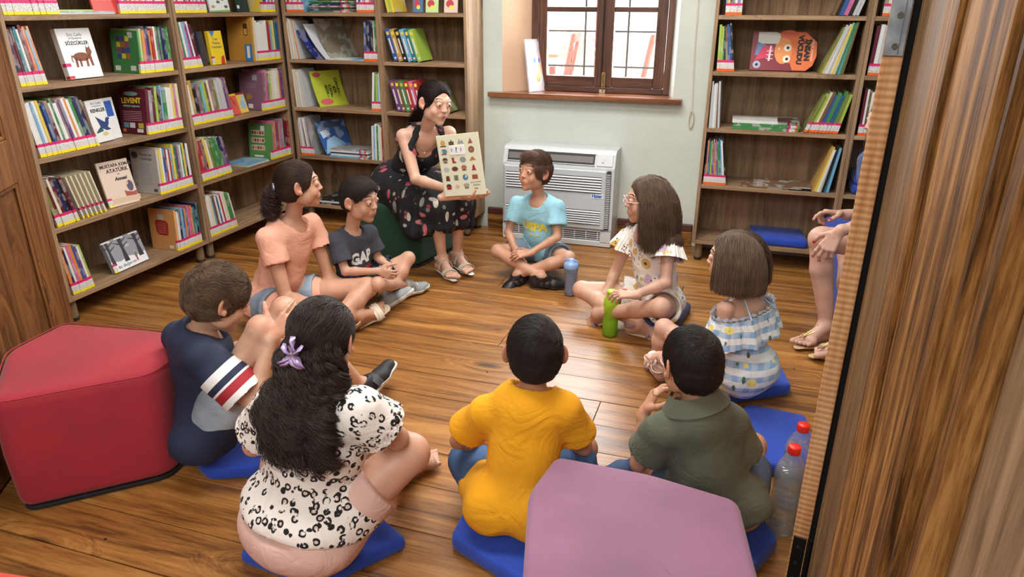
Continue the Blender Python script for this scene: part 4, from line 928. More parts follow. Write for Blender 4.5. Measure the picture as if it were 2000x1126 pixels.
def sdf_field(ops, lo, hi, vx):
    """ops: ('add', prim) ('sub', prim) ('clip', point, normal[, lo, hi]) in order; returns the grid"""
    n = np.maximum(2, np.ceil((hi - lo) / vx).astype(int) + 1)
    F = np.full(n, 1.0, dtype=np.float32); ax = [lo[i] + np.arange(n[i]) * vx for i in range(3)]
    for op in ops:
        if op[0] == 'clip':
            pt, nn = op[1], op[2]
            d = ((ax[0] - pt[0]) * nn[0])[:, None, None] + ((ax[1] - pt[1]) * nn[1])[None, :, None] + ((ax[2] - pt[2]) * nn[2])[None, None, :]
            np.maximum(F, d, out=F); continue
        p = op[1]; k = p[-1]; a, b = _bb(p); pad = k + 2.5 * vx
        i0 = np.clip(np.floor((a - pad - lo) / vx).astype(int), 0, n); i1 = np.clip(np.ceil((b + pad - lo) / vx).astype(int) + 1, 0, n)
        if (i1 <= i0).any(): continue
        sl = tuple(slice(i0[i], i1[i]) for i in range(3))
        P = np.stack(np.meshgrid(*[ax[i][sl[i]] for i in range(3)], indexing='ij'), -1)
        d = _ev(p, P)
        if len(op) > 2:      # the primitive's own cutting planes
            for pt, nn in op[2]: d = np.maximum(d, (P - pt) @ nn)
        f = F[sl]
        if op[0] == 'add':
            if k > 1e-4: h = np.clip(.5 + .5 * (f - d) / k, 0, 1); r = f * (1 - h) + d * h - k * h * (1 - h)
            else: r = np.minimum(f, d)
        else:
            if k > 1e-4: h = np.clip(.5 - .5 * (f + d) / k, 0, 1); r = f * (1 - h) - d * h + k * h * (1 - h)
            else: r = np.maximum(f, -d)
        F[sl] = r
    return F
def nets(F, lo, vx):
    s = F < 0; a = s[:-1, :-1, :-1]
    cnt = np.zeros(a.shape, np.uint8)
    for dx in (0, 1):
        for dy in (0, 1):
            for dz in (0, 1): cnt += s[dx:dx + a.shape[0], dy:dy + a.shape[1], dz:dz + a.shape[2]]
    act = (cnt > 0) & (cnt < 8); idx = np.argwhere(act)
    if not len(idx): return np.zeros((0, 3)), np.zeros((0, 4), int)
    num = np.full(a.shape, -1, np.int32); num[act] = np.arange(len(idx))
    i, j, k = idx.T; acc = np.zeros((len(idx), 3)); c = np.zeros(len(idx))
    cor = [(x, y, z) for x in (0, 1) for y in (0, 1) for z in (0, 1)]
    val = {q: F[i + q[0], j + q[1], k + q[2]] for q in cor}
    for q in cor:
        for ax in range(3):
            if q[ax]: continue
            w = list(q); w[ax] = 1; w = tuple(w); f0, f1 = val[q], val[w]; m = (f0 < 0) != (f1 < 0)
            t = np.where(m, f0 / np.where(m, f0 - f1, 1), 0); p = np.array(q, float)[None, :].repeat(len(idx), 0); p[:, ax] += t
            acc[m] += p[m]; c[m] += 1
    vs = (idx + acc / c[:, None]) * vx + lo
    fs = []
    for ax in range(3):
        o1, o2 = (ax + 1) % 3, (ax + 2) % 3
        sl0 = [slice(1, None)] * 3; sl0[ax] = slice(0, -1); sl1 = [slice(1, None)] * 3; sl1[ax] = slice(1, None)
        A, B = s[tuple(sl0)], s[tuple(sl1)]; e = np.argwhere(A != B)
        if not len(e): continue
        flip = A[tuple(e.T)]; g = e.copy(); g[:, o1] += 1; g[:, o2] += 1
        def cell(d1, d2):
            q = g.copy(); q[:, o1] -= d1; q[:, o2] -= d2; ok = np.ones(len(q), bool)
            for x in range(3): ok &= (q[:, x] >= 0) & (q[:, x] < a.shape[x])
            r = np.full(len(q), -1); r[ok] = num[tuple(q[ok].T)]; return r
        q = np.stack([cell(1, 1), cell(0, 1), cell(0, 0), cell(1, 0)], 1); ok = (q >= 0).all(1)
        q = np.where(flip[:, None], q, q[:, ::-1]); fs.append(q[ok])
    return vs, np.concatenate(fs)
def bounds(ops, pad=.02):
    lo = np.full(3, 9e9); hi = -lo
    for op in ops:
        if op[0] == 'add': a, b = _bb(op[1]); lo = np.minimum(lo, a); hi = np.maximum(hi, b)
    return lo - pad, hi + pad
def sdf_mesh(ops, vx, fine=()):
    """fine: list of (lo, hi, vx) boxes meshed at a closer spacing; the coarse surface is dropped inside them"""
    lo, hi = bounds(ops); v, f = nets(sdf_field(ops, lo, hi, vx), lo, vx); parts = []
    if len(fine):
        cen = v[f].mean(1); keep = np.ones(len(f), bool)
        for a, b, _ in fine: keep &= ~((cen > a + vx).all(1) & (cen < b - vx).all(1))
        f = f[keep]; done = []
        for a, b, q in fine:
            v2, f2 = nets(sdf_field(ops, V(a), V(b), q), V(a), q)
            if len(f2):
                c2 = v2[f2].mean(1); kk = np.ones(len(f2), bool)
                for a1, b1 in done: kk &= ~((c2 > a1).all(1) & (c2 < b1).all(1))
                f2 = f2[kk]; parts.append((v2, f2)); done.append((V(a), V(b)))
    for v2, f2 in parts: f = np.concatenate([f, f2 + len(v)]); v = np.concatenate([v, v2])
    used = np.unique(f); mp = np.full(len(v), -1); mp[used] = np.arange(len(used)); return v[used], mp[f]
def vnormals(v, f):
    n = np.zeros_like(v); a = v[f[:, 2]] - v[f[:, 0]]; b = v[f[:, 3]] - v[f[:, 1]]; fn = np.cross(a, b)
    for i in range(4): np.add.at(n, f[:, i], fn)
    return n / np.maximum(1e-12, np.linalg.norm(n, axis=1))[:, None]
def wob(P, sc, seed=0):
    """cheap smooth noise in -1..1"""
    r = np.random.RandomState(seed); o = np.zeros(len(P))
    for i in range(5):
        d = nrm(r.randn(3)) * sc * (1 + .5 * i); d2 = nrm(r.randn(3)) * sc * .6
        o += np.sin(P @ d + 1.7 * np.sin(P @ d2 + r.rand() * 6) + r.rand() * 6) / (1 + .5 * i)
    return o / 2.6
def folds(v, f, amp, sc=26, seed=1):
    n = vnormals(v, f); w = wob(v, sc, seed); w = np.abs(w) ** .7 * np.sign(w); return v + n * (w * amp)[:, None]
def relax(v, f, it=1):
    for _ in range(it):
        acc = np.zeros_like(v); c = np.zeros(len(v))
        for i in range(4):
            np.add.at(acc, f[:, i], v[f[:, (i + 1) % 4]]); np.add.at(c, f[:, i], 1); np.add.at(acc, f[:, i], v[f[:, (i + 3) % 4]]); np.add.at(c, f[:, i], 1)
        v = v * .5 + .5 * acc / np.maximum(c, 1)[:, None]
    return v
def smooth_obj(name, v, f, mat, parent=None): return mk(name, v, f, mat, parent, smooth=True)

# ---------------------------------------------------------------- skin, hair
def skin_mat(c, lips=(176, 92, 88), brow=(60, 44, 34), nail=None):
    x = N('skin'); a = x.n('ShaderNodeAttribute', attribute_name='tint'); sp = x.n('ShaderNodeSeparateColor'); x.l(a.outputs['Color'], sp.inputs[0])
    v = x.coords(); n = x.noise(v, 14, 4); n2 = x.noise(v, 220, 3)
    base = x.ramp(n, [(.3, lin(tuple(i * .93 for i in c))), (.7, lin(tuple(min(255, i * 1.04) for i in c)))])
    base = x.mix(x.math('MULTIPLY', sp.outputs[2], .55), base, lin((c[0], c[1] * .74, c[2] * .70)))
    base = x.mix(sp.outputs[0], base, lin(lips)); base = x.mix(sp.outputs[1], base, lin(brow))
    if nail: base = x.mix(a.outputs['Alpha'], base, lin(nail))
    x.color(base); x.setp(Roughness=.48, **{'Subsurface_Weight': .10, 'Subsurface_Scale': .01}); x.b.inputs['Subsurface Radius'].default_value = (1, .35, .2)
    x.bump(n2, .12, .0006); return x.m
def hair_mat(c1, c2, rough=.38):
    x = N('hair'); hi = x.n('ShaderNodeHairInfo'); v = x.coords(); n = x.noise(v, 22, 4)
    x.color(x.mix(.5, x.ramp(n, [(.3, lin(c1)), (.7, lin(c2))]), x.ramp(hi.outputs['Random'], [(0, lin(c1)), (1, lin(c2))])))
    x.setp(Roughness=.5, **{'Specular_IOR_Level': .3}); return x.m
EYEM = {}
def eye_mat(c):
    if c in EYEM: return EYEM[c]
    x = N('eyeball'); tc = x.n('ShaderNodeTexCoord'); sp = x.n('ShaderNodeSeparateXYZ'); x.l(tc.outputs['Object'], sp.inputs[0])
    d = x.math('SQRT', x.math('ADD', x.math('POWER', sp.outputs[0], 2), x.math('POWER', sp.outputs[2], 2)))
    x.color(x.ramp(x.math('MULTIPLY', d, 92), [(0, (.01, .01, .01, 1)), (.26, (.01, .01, .01, 1)), (.29, lin(c)), (.50, lin(tuple(i * .6 for i in c))), (.55, lin((214, 206, 200)))])); x.setp(Roughness=.12)
    EYEM[c] = x.m; return x.m

def brows(s, mat, thick=1.0, seed=1):
    t = BVHTree.FromPolygons([v.co for v in s.o.data.vertices], [tuple(p.vertices) for p in s.o.data.polygons]); r = np.random.RandomState(seed); P = []
    for sx in (-1, 1):
        for i in range(int(190 * thick)):
            a = r.rand(); x = .013 + .032 * a; z = .0312 + .0035 * math.sin(min(1, a * 1.15) * PI * .72) - .0035 * max(0, a - .6) / .4 + r.randn() * .0009 * (1.1 - .6 * a) * thick
            pts = []
            for k in range(4):
                h = t.ray_cast(Vector(s.H(sx * (x + .0085 * k / 3), .16, z + .0022 * k / 3 * (1 - 1.4 * a))), Vector(-s.R[:, 1]))
                if h[0] is None: break
                pts.append(np.array(h[0] + h[1] * (.0006 + .0004 * k)))
            if len(pts) == 4: P.append(pts)
    if P: strands('eyebrows', s.o, mat, np.array(P), .00026)
class Person:
    def __init__(s, key, h, look, pitch=0, roll=0, hs=1.0, fat=1.0, headup=None):
        s.J = {k: V(v) for k, v in JOINTS[key].items()}; s.h = h; s.s = h / 1.30 * fat; s.hs = hs; J = s.J
        s.up = nrm(J['neck'] - J['pelvis']); s.L = np.linalg.norm(J['neck'] - J['pelvis'])
        s.rt = nrm(J['shR'] - J['shL']); s.fw = nrm(np.cross(s.up, s.rt)); s.rt = np.cross(s.fw, s.up)
        a = math.radians(look); p = math.radians(pitch); f = V(math.sin(a) * math.cos(p), math.cos(a) * math.cos(p), -math.sin(p)); r = V(math.cos(a), -math.sin(a), 0)
        u = np.cross(r, f); q = math.radians(roll); r2 = r * math.cos(q) + u * math.sin(q); u2 = -r * math.sin(q) + u * math.cos(q)
        s.lid = .0058; s.fn = {}; s.eara = .55; s.R = np.stack([r2, f, u2], 1)      # head frame: columns right, forward, up
        if 'head' in J: s.Hc = J['head']
        s.body_ops = []; s.fine = []
        for sd in 'LR': J['sh' + sd] = J['sh' + sd] - s.up * .013 * h + (J['neck'] - J['sh' + sd]) * .07
    def H(s, x, y, z): return s.Hc + s.R @ (V(x, y, z) * s.hs)
    def toH(s, P): return ((P - s.Hc) @ s.R) / s.hs
    def torso(s, o=0.0, shirt=False, k=.028):
        J, q, L = s.J, s.s, s.L; R = np.stack([s.rt, s.fw, s.up], 1); hw = np.linalg.norm(J['shR'] - J['shL']) / 2
        A = lambda x, y, z: J['pelvis'] + s.rt * x + s.fw * y + s.up * z
        out = [ellip(A(0, .0, .02 * q), V(.094 * q + o, .082 * q + o, .085 * q + o), R, k), ellip(A(0, .008, L * .34), V(.091 * q + o, .076 * q + o, .13 * q + o), R, k),
               ellip(A(0, .004, L * .66), V(hw * .84 + o, .074 * q + o, .145 * q + o), R, k),
               cone(J['shL'], J['shR'], .033 * q + o, .033 * q + o, k), ellip(A(0, -.01, L * .86), V(hw * .80 + o, .062 * q + o, .055 * q + o), R, k)]
        for sd in 'LR':
            if 'hip' + sd in J: out.append(cone(J['hip' + sd] - s.fw * .02, J['hip' + sd] + s.up * .02, .065 * q + o, .064 * q + o, k))
        return out
    def limb(s, a, b, ra, rb, o=0., k=.02, bulge=0.): 
        out = [cone(a, b, ra + o, rb + o, k)]
        return out
    def arms(s, o=0.0):
        J, q = s.J, s.s; out = []
        for sd in 'LR':
            if 'el' + sd not in J: continue
            a, b = J['sh' + sd], J['el' + sd]; out += [cone(a, b, .034 * q + o, .0255 * q + o, .012)]
            if 'wr' + sd in J: c = J['wr' + sd]; m = b * .72 + c * .28; out += [cone(b, m, .0255 * q + o, .0262 * q + o, .010), cone(m, c, .0262 * q + o, .0175 * q + o, .010)]
        return out
    def legs(s, o=0.0, thin=1.0):
        J, q = s.J, s.s * thin; out = []
        for sd in 'LR':
            if 'kn' + sd not in J: continue
            a, b = J['hip' + sd], J['kn' + sd]; out += [cone(a, b, .066 * q + o, .042 * q + o, .02), sphere(b, .043 * q + o, .012)]
            if 'an' + sd in J:
                c = J['an' + sd]; m = b * .66 + c * .34; back = nrm(np.cross(np.cross(c - b, b - a), c - b)); m = m + back * .006
                out += [cone(b, m, .039 * q + o, .040 * q + o, .012), cone(m, c, .040 * q + o, .0235 * q + o, .012)]
        return out
    def foot(s, sd, o=0.0, toes=True, n=None, L=None):
        """returns ops for one foot and its frame"""
        J = s.J; A, T_ = J['an' + sd], J['to' + sd]; q = s.s; L = L or .145 * s.h
        n = nrm(V(*s.fn.get(sd, (0, 0, 1))) if n is None else n); d = T_ - A; d = nrm(d - n * (d @ n)); w = np.cross(d, n); low = .058 * q
        heel = A - n * low * .62 - d * L * .16; ball = A - n * (low * .78) + d * L * .42; ank = A
        if n[2] > .97: heel[2] = .026 * q + .013; ball[2] = .022 * q + .013
        out = [cone(ank, heel, .027 * q + o, .026 * q + o, .02), cone(heel, ball, .025 * q + o, .019 * q + o, .02), cone(ank + d * .01, ball, .024 * q + o, .016 * q + o, .02),
               cone(ball - w * .018 * q, ball + w * .018 * q, .017 * q + o, .016 * q + o, .014)]
        inner = -1 if sd == 'R' else 1      # the big toe is on the inner side (w points to the person's right)
        if toes:
            for i in range(5):
                off = inner * (.026 - .0125 * i) * q; ln = (.27 - .035 * i if i else .26) * L; r = (.0105 if i == 0 else .0068) * q
                b = ball + w * off - n * .003; out.append(cone(b, b + d * ln - n * .004, r * 1.0 + o, r * 1.05 + o, .0022))
        if toes: tp = ball + d * L * .15; s.fine.append((tp - L * .27, tp + L * .27, .0028))
        else: out.append(cone(ball, ball + d * L * .22, .020 * q + o, .015 * q + o, .02))
        return out, (heel, ball, d, n, w, L, inner)
    def hand(s, sd, d, pn, curl=.5, spread=.1, thumb=.5, L=None, curls=None, wr=None, tcurl=.5):
        """d: wrist to knuckles, pn: the way the palm looks, curl: bend of each finger joint in radians"""
        W = s.J['wr' + sd] if wr is None else V(wr); d = nrm(d); pn = nrm(pn - d * (V(pn) @ d)); t = np.cross(d, pn) * (1 if sd == 'R' else -1); L = L or .108 * s.h; out = []; tips = []
        kn = []
        for i in range(4):
            off = (.17 - .115 * i) * L * .92; kx = (.47, .50, .48, .43)[i] * L; K = W + d * kx + t * off; kn.append(K)
            out.append(cone(W + d * L * .06 + t * off * .45, K, .072 * L, .060 * L, .010))
        fl = (.40, .45, .41, .33)
        for i in range(4):
            c = (curls[i] if curls else curl); a = 0.0; p = kn[i]; sp = (1.5 - i) * spread; dd = nrm(d + t * sp); r = (.049, .050, .047, .041)[i] * L
            for j, fr in enumerate((.45, .31, .24)):
                a += c * (.8, 1.0, .7)[j]; v = dd * math.cos(a) + pn * math.sin(a); e = p + v * fl[i] * L * fr * 1.05; out.append(cone(p, e, r, r * .93, .004)); p = e; r *= .93
            tips.append((p, v, nrm(np.cross(np.cross(v, pn), v)), r))
        a0 = W + d * L * .14 + t * L * .14; v = nrm(d * .55 + t * (.85 * thumb + .25) + pn * .35); a1 = a0 + v * L * .25
        out.append(cone(a0, a1, .075 * L, .058 * L, .010)); v2 = nrm(v + (d * .7 - t * .25 + pn * .5) * tcurl); a2 = a1 + v2 * L * .17; v3 = nrm(v2 + (d * .4 - t * .35 + pn * .3) * tcurl); a3 = a2 + v3 * L * .13
        out += [cone(a1, a2, .056 * L, .050 * L, .005), cone(a2, a3, .050 * L, .043 * L, .004)]; tips.append((a3, v3, -pn, .043 * L))
        out.append(cone(W - d * .012, W + d * L * .12, .0175 * s.s, .075 * L, .012))
        s.body_ops += [('add', p) for p in out]; lo, hi = W - L * 1.25, W + L * 1.25
        allp = np.array([p[1] for p in out] + [p[2] for p in out]); s.fine.append((allp.min(0) - .022, allp.max(0) + .022, .0026)); s.tips = getattr(s, 'tips', []) + tips
        return tips
    def head(s, face=True, vx=.0024, ears=(True, True)):
        H, R, q = s.H, s.R, s.hs; J = s.J; ops = []
        zm = lambda c: (c[0], c[1], c[2] * 1.16 if c[2] < 0 else c[2])
        E = lambda c, r, k=.015: ellip(H(*zm(c)), V(r) * q, R, k * q)
        Cn = lambda a, b, ra, rb, k=.01: cone(H(*zm(a)), H(*zm(b)), ra * q, rb * q, k * q)
        ops += [('add', E((0, -.012, .024), (.0690, .0855, .078), .01)), ('add', E((0, .020, -.016), (.0545, .063, .078), .02)), ('add', E((0, .036, -.060), (.036, .036, .028), .02)),
                ('add', E((0, .058, -.080), (.016, .015, .012), .02))]
        for sx in (-1, 1):
            ops += [('add', E((sx * .034, .052, -.030), (.021, .020, .022), .018)), ('add', E((sx * .046, .012, -.050), (.014, .03, .024), .02))]
        # neck
        nb = J['neck']; ops.append(('add', cone(nb - s.up * .01, H(0, -.024, -.060), .036 * s.s * .5 + .018 * q, .0345 * q, .02)))
        if face:
            for sx in (-1, 1): ops += [('add', Cn((sx * .012, .0745, .024), (sx * .044, .0635, .026), .0055, .0045, .018)), ('sub', E((sx * .031, .0960, .000), (.0150, .0115, .0085), .014))]
            ops += [('add', Cn((0, .0745, .014), (0, .0895, -.018), .0055, .0072, .010)), ('add', E((0, .0905, -.0205), (.0078, .0075, .0068), .006))]
            for sx in (-1, 1):
                ops += [('add', E((sx * .0090, .0838, -.0225), (.0056, .0070, .0050), .005)), ('sub', E((sx * .0052, .0885, -.0268), (.0024, .004, .0020), .002))]
                ops += [('add', E((sx * .031, .0735, .0035), (.0140, .0135, .0118), .006)), ('sub', E((sx * .031, .0885, .0032), (.0130, .0120, s.lid), .0012))]
            ops += [('add', E((0, .0735, -.047), (.024, .0105, .0130), .014)), ('add', Cn((-.022, .0745, -.0452), (0, .0812, -.0448), .0018, .0038, .004)), ('add', Cn((.022, .0745, -.0452), (0, .0812, -.0448), .0018, .0038, .004)),
                    ('add', Cn((-.014, .0765, -.0522), (.014, .0765, -.0522), .0042, .0042, .004)), ('sub', Cn((-.024, .0780, -.0470), (0, .0812, -.0486), .0009, .0009, .0022)), ('sub', Cn((.024, .0780, -.0470), (0, .0812, -.0486), .0009, .0009, .0022))]
        for i, sx in enumerate((-1, 1)):
            if not ears[i]: continue
            c = V(sx * (.0735 + s.eara * .008), -.008, -.004); a = sx * s.eara; Re = R @ np.array([[math.cos(a), -math.sin(a), 0], [math.sin(a), math.cos(a), 0], [0, 0, 1.]])
            ops += [('add', ellip(H(*c), V(.0065, .0185, .0300) * q, Re, .005 * q)), ('sub', ellip(H(*(c + V(sx * .0065, .003, .003))), V(.0045, .0105, .0180) * q, Re, .003 * q)), ('add', ellip(H(*(c + V(sx * .002, .010, -.020))), V(.0055, .0085, .0105) * q, Re, .004 * q))]
        s.body_ops = ops + s.body_ops if False else s.body_ops + ops
        s.fine.insert(0, (s.Hc - V(.125, .125, .14) * q, s.Hc + V(.125, .125, .125) * q, vx)); s.has_face = face
    def build(s, skin, label, group='people sitting in the reading circle', nails=False, vx=.0055, eye=(70, 48, 34), gaze=(0, 0), browc=None):
        v, f = sdf_mesh(s.body_ops, vx, s.fine); o = smooth_obj('person', v, f, skin); tag(o, label, 'person', group); s.o = o
        col = np.zeros((len(v), 4), np.float32)
        if hasattr(s, 'Hc'):
            h = s.toH(v); h[:, 2] = np.where(h[:, 2] < 0, h[:, 2] / 1.16, h[:, 2]); x, y, z = h.T; fr = y > .055
            def g(cx, cz, rx, rz): return np.exp(-(((np.abs(x) - cx) / rx) ** 2 + ((z - cz) / rz) ** 2) ** 2)
            if s.has_face:
                col[:, 0] = np.where(fr, np.clip(np.exp(-((x / .0225) ** 4 + ((z + .0485) / (.0080 * np.sqrt(np.clip(1.02 - (x / .0245) ** 2, .02, 1)))) ** 4)), 0, 1) * .8, 0)
                bz = .0275 - .18 * np.abs(np.abs(x) - .034); pass
                col[:, 1] = np.maximum(col[:, 1], np.where(fr & (z > .004), g(.031, .0090, .0145, .0016) * .8, 0))
                col[:, 2] = np.where(fr, g(.036, -.022, .018, .016) * .45 + np.exp(-((x / .011) ** 2 + ((z + .021) / .01) ** 2)) * .3, 0)
            col[:, 2] = np.maximum(col[:, 2], np.where((np.abs(x) > .072) & (np.abs(z) < .035), .5, 0))
        for p, vv, dn, r in getattr(s, 'tips', []):
            q = v - p; al = q @ vv; up = q @ dn; m = (np.abs(al + r * .1) < r * 1.1) & (up > r * .35) & (np.linalg.norm(q, axis=1) < r * 2)
            col[m, 3] = 1
            near = np.linalg.norm(q, axis=1) < r * 2.2; col[near, 2] = np.maximum(col[near, 2], .35)
        at = o.data.color_attributes.new('tint', 'FLOAT_COLOR', 'POINT'); at.data.foreach_set('color', col.ravel())
        if hasattr(s, 'Hc') and s.has_face:
            for sx in (-1, 1):
                vs, fs = [], []; nu, nv_ = 16, 10; r = .0116 * s.hs
                for i in range(nv_ + 1):
                    for j in range(nu): a, b = PI * i / nv_, 2 * PI * j / nu; vs.append((r * math.sin(a) * math.cos(b), r * math.cos(a), r * math.sin(a) * math.sin(b)))
                for i in range(nv_):
                    for j in range(nu): fs.append((i * nu + j, i * nu + (j + 1) % nu, (i + 1) * nu + (j + 1) % nu, (i + 1) * nu + j))
                e = mk('eye', vs, fs, eye_mat(eye), o, smooth=True); c = s.H(sx * .031, .0738, .0028); Rm = s.R @ np.array(Matrix.Rotation(math.radians(gaze[0]), 3, 'Z')) @ np.array(Matrix.Rotation(math.radians(gaze[1]), 3, 'X'))
                e.matrix_world = mat4(c, Rm[:, 0], Rm[:, 1], Rm[:, 2])
            brows(s, hair_mat(browc or (66, 50, 40), browc or (92, 72, 58)), getattr(s, 'browt', .8))
        return o
    def cloth(s, name, ops, mat, vx=.006, amp=.004, sc=30, seed=1, it=1, parent=None):
        v, f = sdf_mesh(ops, vx); v = relax(v, f, it)
        if amp: v = folds(v, f, amp, sc, seed)
        return smooth_obj(name, v, f, mat, parent or s.o)
    def shirt(s, mat, sleeve=.55, o=.013, neckr=.050, hem=-.02, flare=.010, vx=.006, amp=.004, sc=28, seed=1, neckdrop=.012, name='t_shirt', extra=(), scoop=0.0, drape=.34):
        J, q = s.J, s.s; ops = [('add', p) for p in s.torso(o) + list(extra)]
        ops.append(('clip', J['pelvis'] + s.up * hem * 1.0, -s.up))
        nk = J['neck']; hd = nrm(s.Hc - nk) if hasattr(s, 'Hc') else s.up
        base = nk - s.up * neckdrop
        ops.append(('add', cone(nk - s.up * .03, nk + s.up * .004, .052 * q + .008, .046 * q, .03)))
        for sd in 'LR':
            if 'kn' + sd in J: a, b = J['hip' + sd], J['kn' + sd]; ops.append(('add', cone(a, a + (b - a) * drape, .069 * q + o, .060 * q + o, .03), [(J['pelvis'] + s.up * hem, -s.up)]))
        for sd in 'LR':
            a, b = J['sh' + sd], J['el' + sd]; d = nrm(b - a); e = a + (b - a) * sleeve; r0 = .036 * q + o; r1 = .034 * q + o + flare
            ops.append(('add', cone(a, e + d * .05, r0, r1, .016), [(e, d)]))
            ops.append(('sub', cone(e - d * .010, e + d * .1, r1 - .016, r1 - .011, .0)))
        ops.append(('sub', cone(base + s.fw * (.012 + scoop) , nk + hd * .10 + s.fw * scoop, neckr * q, (neckr + .035) * q, .004)))
        g = s.cloth(name, ops, mat, vx, amp, sc, seed); return g
    def shorts(s, mat, frac=.6, o=.014, vx=.0065, amp=.003, top=.28, name='shorts', flare=.008, seed=4, sc=30, start=.12):
        J, q = s.J, s.s; ops = []; t = s.torso(o * .7); cl = [(J['pelvis'] + s.up * s.L * top, s.up)]; ops += [('add', t[0], cl), ('add', t[1], cl)]
        for sd in 'LR':
            a, b = J['hip' + sd], J['kn' + sd]; d = nrm(b - a); e = a + (b - a) * frac; r = (.068 + (.045 - .068) * frac) * q + o
            ops.append(('add', cone(a + (b - a) * start, e + d * .06, .066 * q + o, r + flare, .03), [(e, d)]))
            ops.append(('sub', cone(e - d * .010, e + d * .1, r + flare - .016, r + flare - .011, .0)))
        return s.cloth(name, ops, mat, vx, amp, sc, seed)
    def socks_shoe(s, sd, mat, solem, n=None, L=None, o=.007, name='shoe', strap=None, ssole=.016):
        ft, (heel, ball, d, nn, w, L, inner) = s.foot(sd, o, False, n, L); q = s.s; A = s.J['an' + sd]
        ops = [('add', p) for p in ft] + [('add', cone(ball, ball + d * L * .28, .026 * q + o * .6, .021 * q + o * .5, .02))]
        ops.append(('clip', A + nn * .012, nn)); bot = heel - nn * (.025 * q + o); ops.append(('clip', bot + nn * .004, -nn))
        v, f = sdf_mesh(ops, .0035); sh = smooth_obj(name, v, f, mat, s.o)
        so2 = [('add', cone(heel, ball, .031 * q + o, .028 * q + o, .01)), ('add', cone(ball - w * .012, ball + w * .012, .024 * q + o, .024 * q + o, .01)), ('add', cone(ball, ball + d * L * .28, .029 * q + o, .026 * q + o, .01)), ('clip', bot + nn * ssole, nn), ('clip', bot, -nn)]
        v, f = sdf_mesh(so2, .0035); smooth_obj('sole', v, f, solem, sh); return sh, (heel, ball, d, nn, w, L, bot)
def strands(name, parent, mat, pts, rad, taper=True):
    """pts: (n, k, 3) world positions; native hair curves"""
    n, k, _ = pts.shape; hc = bpy.data.hair_curves.new(name); hc.add_curves([k] * n)
    hc.attributes['position'].data.foreach_set('vector', pts.astype(np.float32).ravel())
    ra = hc.attributes.get('radius') or hc.attributes.new('radius', 'FLOAT', 'POINT'); t = np.linspace(0, 1, k); r = rad * (1 - (.75 * t ** 3 if taper else 0)); ra.data.foreach_set('value', np.tile(r, n).astype(np.float32))
    hc.materials.append(mat); o = bpy.data.objects.new(name, hc); C.objects.link(o); o.parent = parent; o['kind'] = 'stuff'; return o
def scalp(s, o=.010, line=None, vx=.004, rough=.0, seed=3, extra=(), front=.060, nape=-.062, temple=.0, mat=None, name='hair'):
    """hair mass: cranium grown by o, cut along the hairline"""
    H, R, q = s.H, s.R, s.hs
    ops = [('add', ellip(H(0, -.013, .025), V(.0690 + o, .0855 + o, .078 + o) * q, R, .01)), ('add', ellip(H(0, -.04, -.015), V(.060 + o, .058 + o, .062 + o * .4) * q, R, .02))]
    ops += list(extra)
    ops.append(('sub', ellip(H(0, .085, -.030), V(.066, .062, front + .030) * q, R, .012)))          # the face stays free
    for sx in (-1, 1): ops.append(('sub', ellip(H(sx * .082, .002, -.016), V(.026, .027, .040) * q, R, .006)))   # round the ears
    ops.append(('clip', H(0, 0, nape), -R[:, 2] * 1.0 + R[:, 1] * .0))
    v, f = sdf_mesh(ops, vx); v = relax(v, f, 1)
    if rough: n = vnormals(v, f); v = v + n * (wob(v, 90, seed) * rough + wob(v, 220, seed + 1) * rough * .5)[:, None]
    cm = mat.copy(); cm.name = 'hair_under'; b = cm.node_tree.nodes['Principled BSDF']; b.inputs['Roughness'].default_value = .8; b.inputs['Specular IOR Level'].default_value = .1
    return smooth_obj(name, v, f, cm, s.o), v, f
def grow(s, v, f, n, length, flow, lift=.1, seg=6, jitter=.12, seed=1, where=None, curl=0., cf=60., grav=0.):
    """hairs rooted on the hair mass and combed along it; flow(P in head space) gives the direction in head space"""
    r = np.random.RandomState(seed); nn = vnormals(v, f); idx = r.randint(0, len(v), n * 2); hp = s.toH(v[idx]); ok = np.ones(len(idx), bool) if where is None else where(hp); idx = idx[ok][:n]; m = len(idx)
    p = s.toH(v[idx]) + r.randn(m, 3) * .001; c0 = V(0, -.016, .018); rad = V(.0710, .0875, .080)
    def lev(q): return np.linalg.norm((q - c0) / rad, axis=1)
    l0 = lev(p); jt = r.randn(m, 3) * jitter; L = length * (.6 + .7 * r.rand(m)); ph = r.rand(m) * 6.28; N0 = nn[idx] @ s.R; out = [p - N0 * .003]
    for k in range(1, seg):
        N_ = (p - c0) / rad ** 2; N_ /= np.linalg.norm(N_, axis=1)[:, None]; d = nrm2(flow(p)) + jt; d = d - N_ * (d * N_).sum(1)[:, None]; d = nrm2(d); p = p + d * (L / (seg - 1))[:, None]
        want = l0 + lift * length / .08 * (k / (seg - 1)); p = c0 + (p - c0) * (want / lev(p))[:, None]; out.append(p + curl * (np.sin(ph + cf * k / seg)[:, None] * np.cross(d, N_)))
    P = np.stack(out, 1) * s.hs; return s.Hc + P @ s.R.T
def nrm2(a): return a / np.maximum(1e-6, np.linalg.norm(a, axis=1))[:, None]
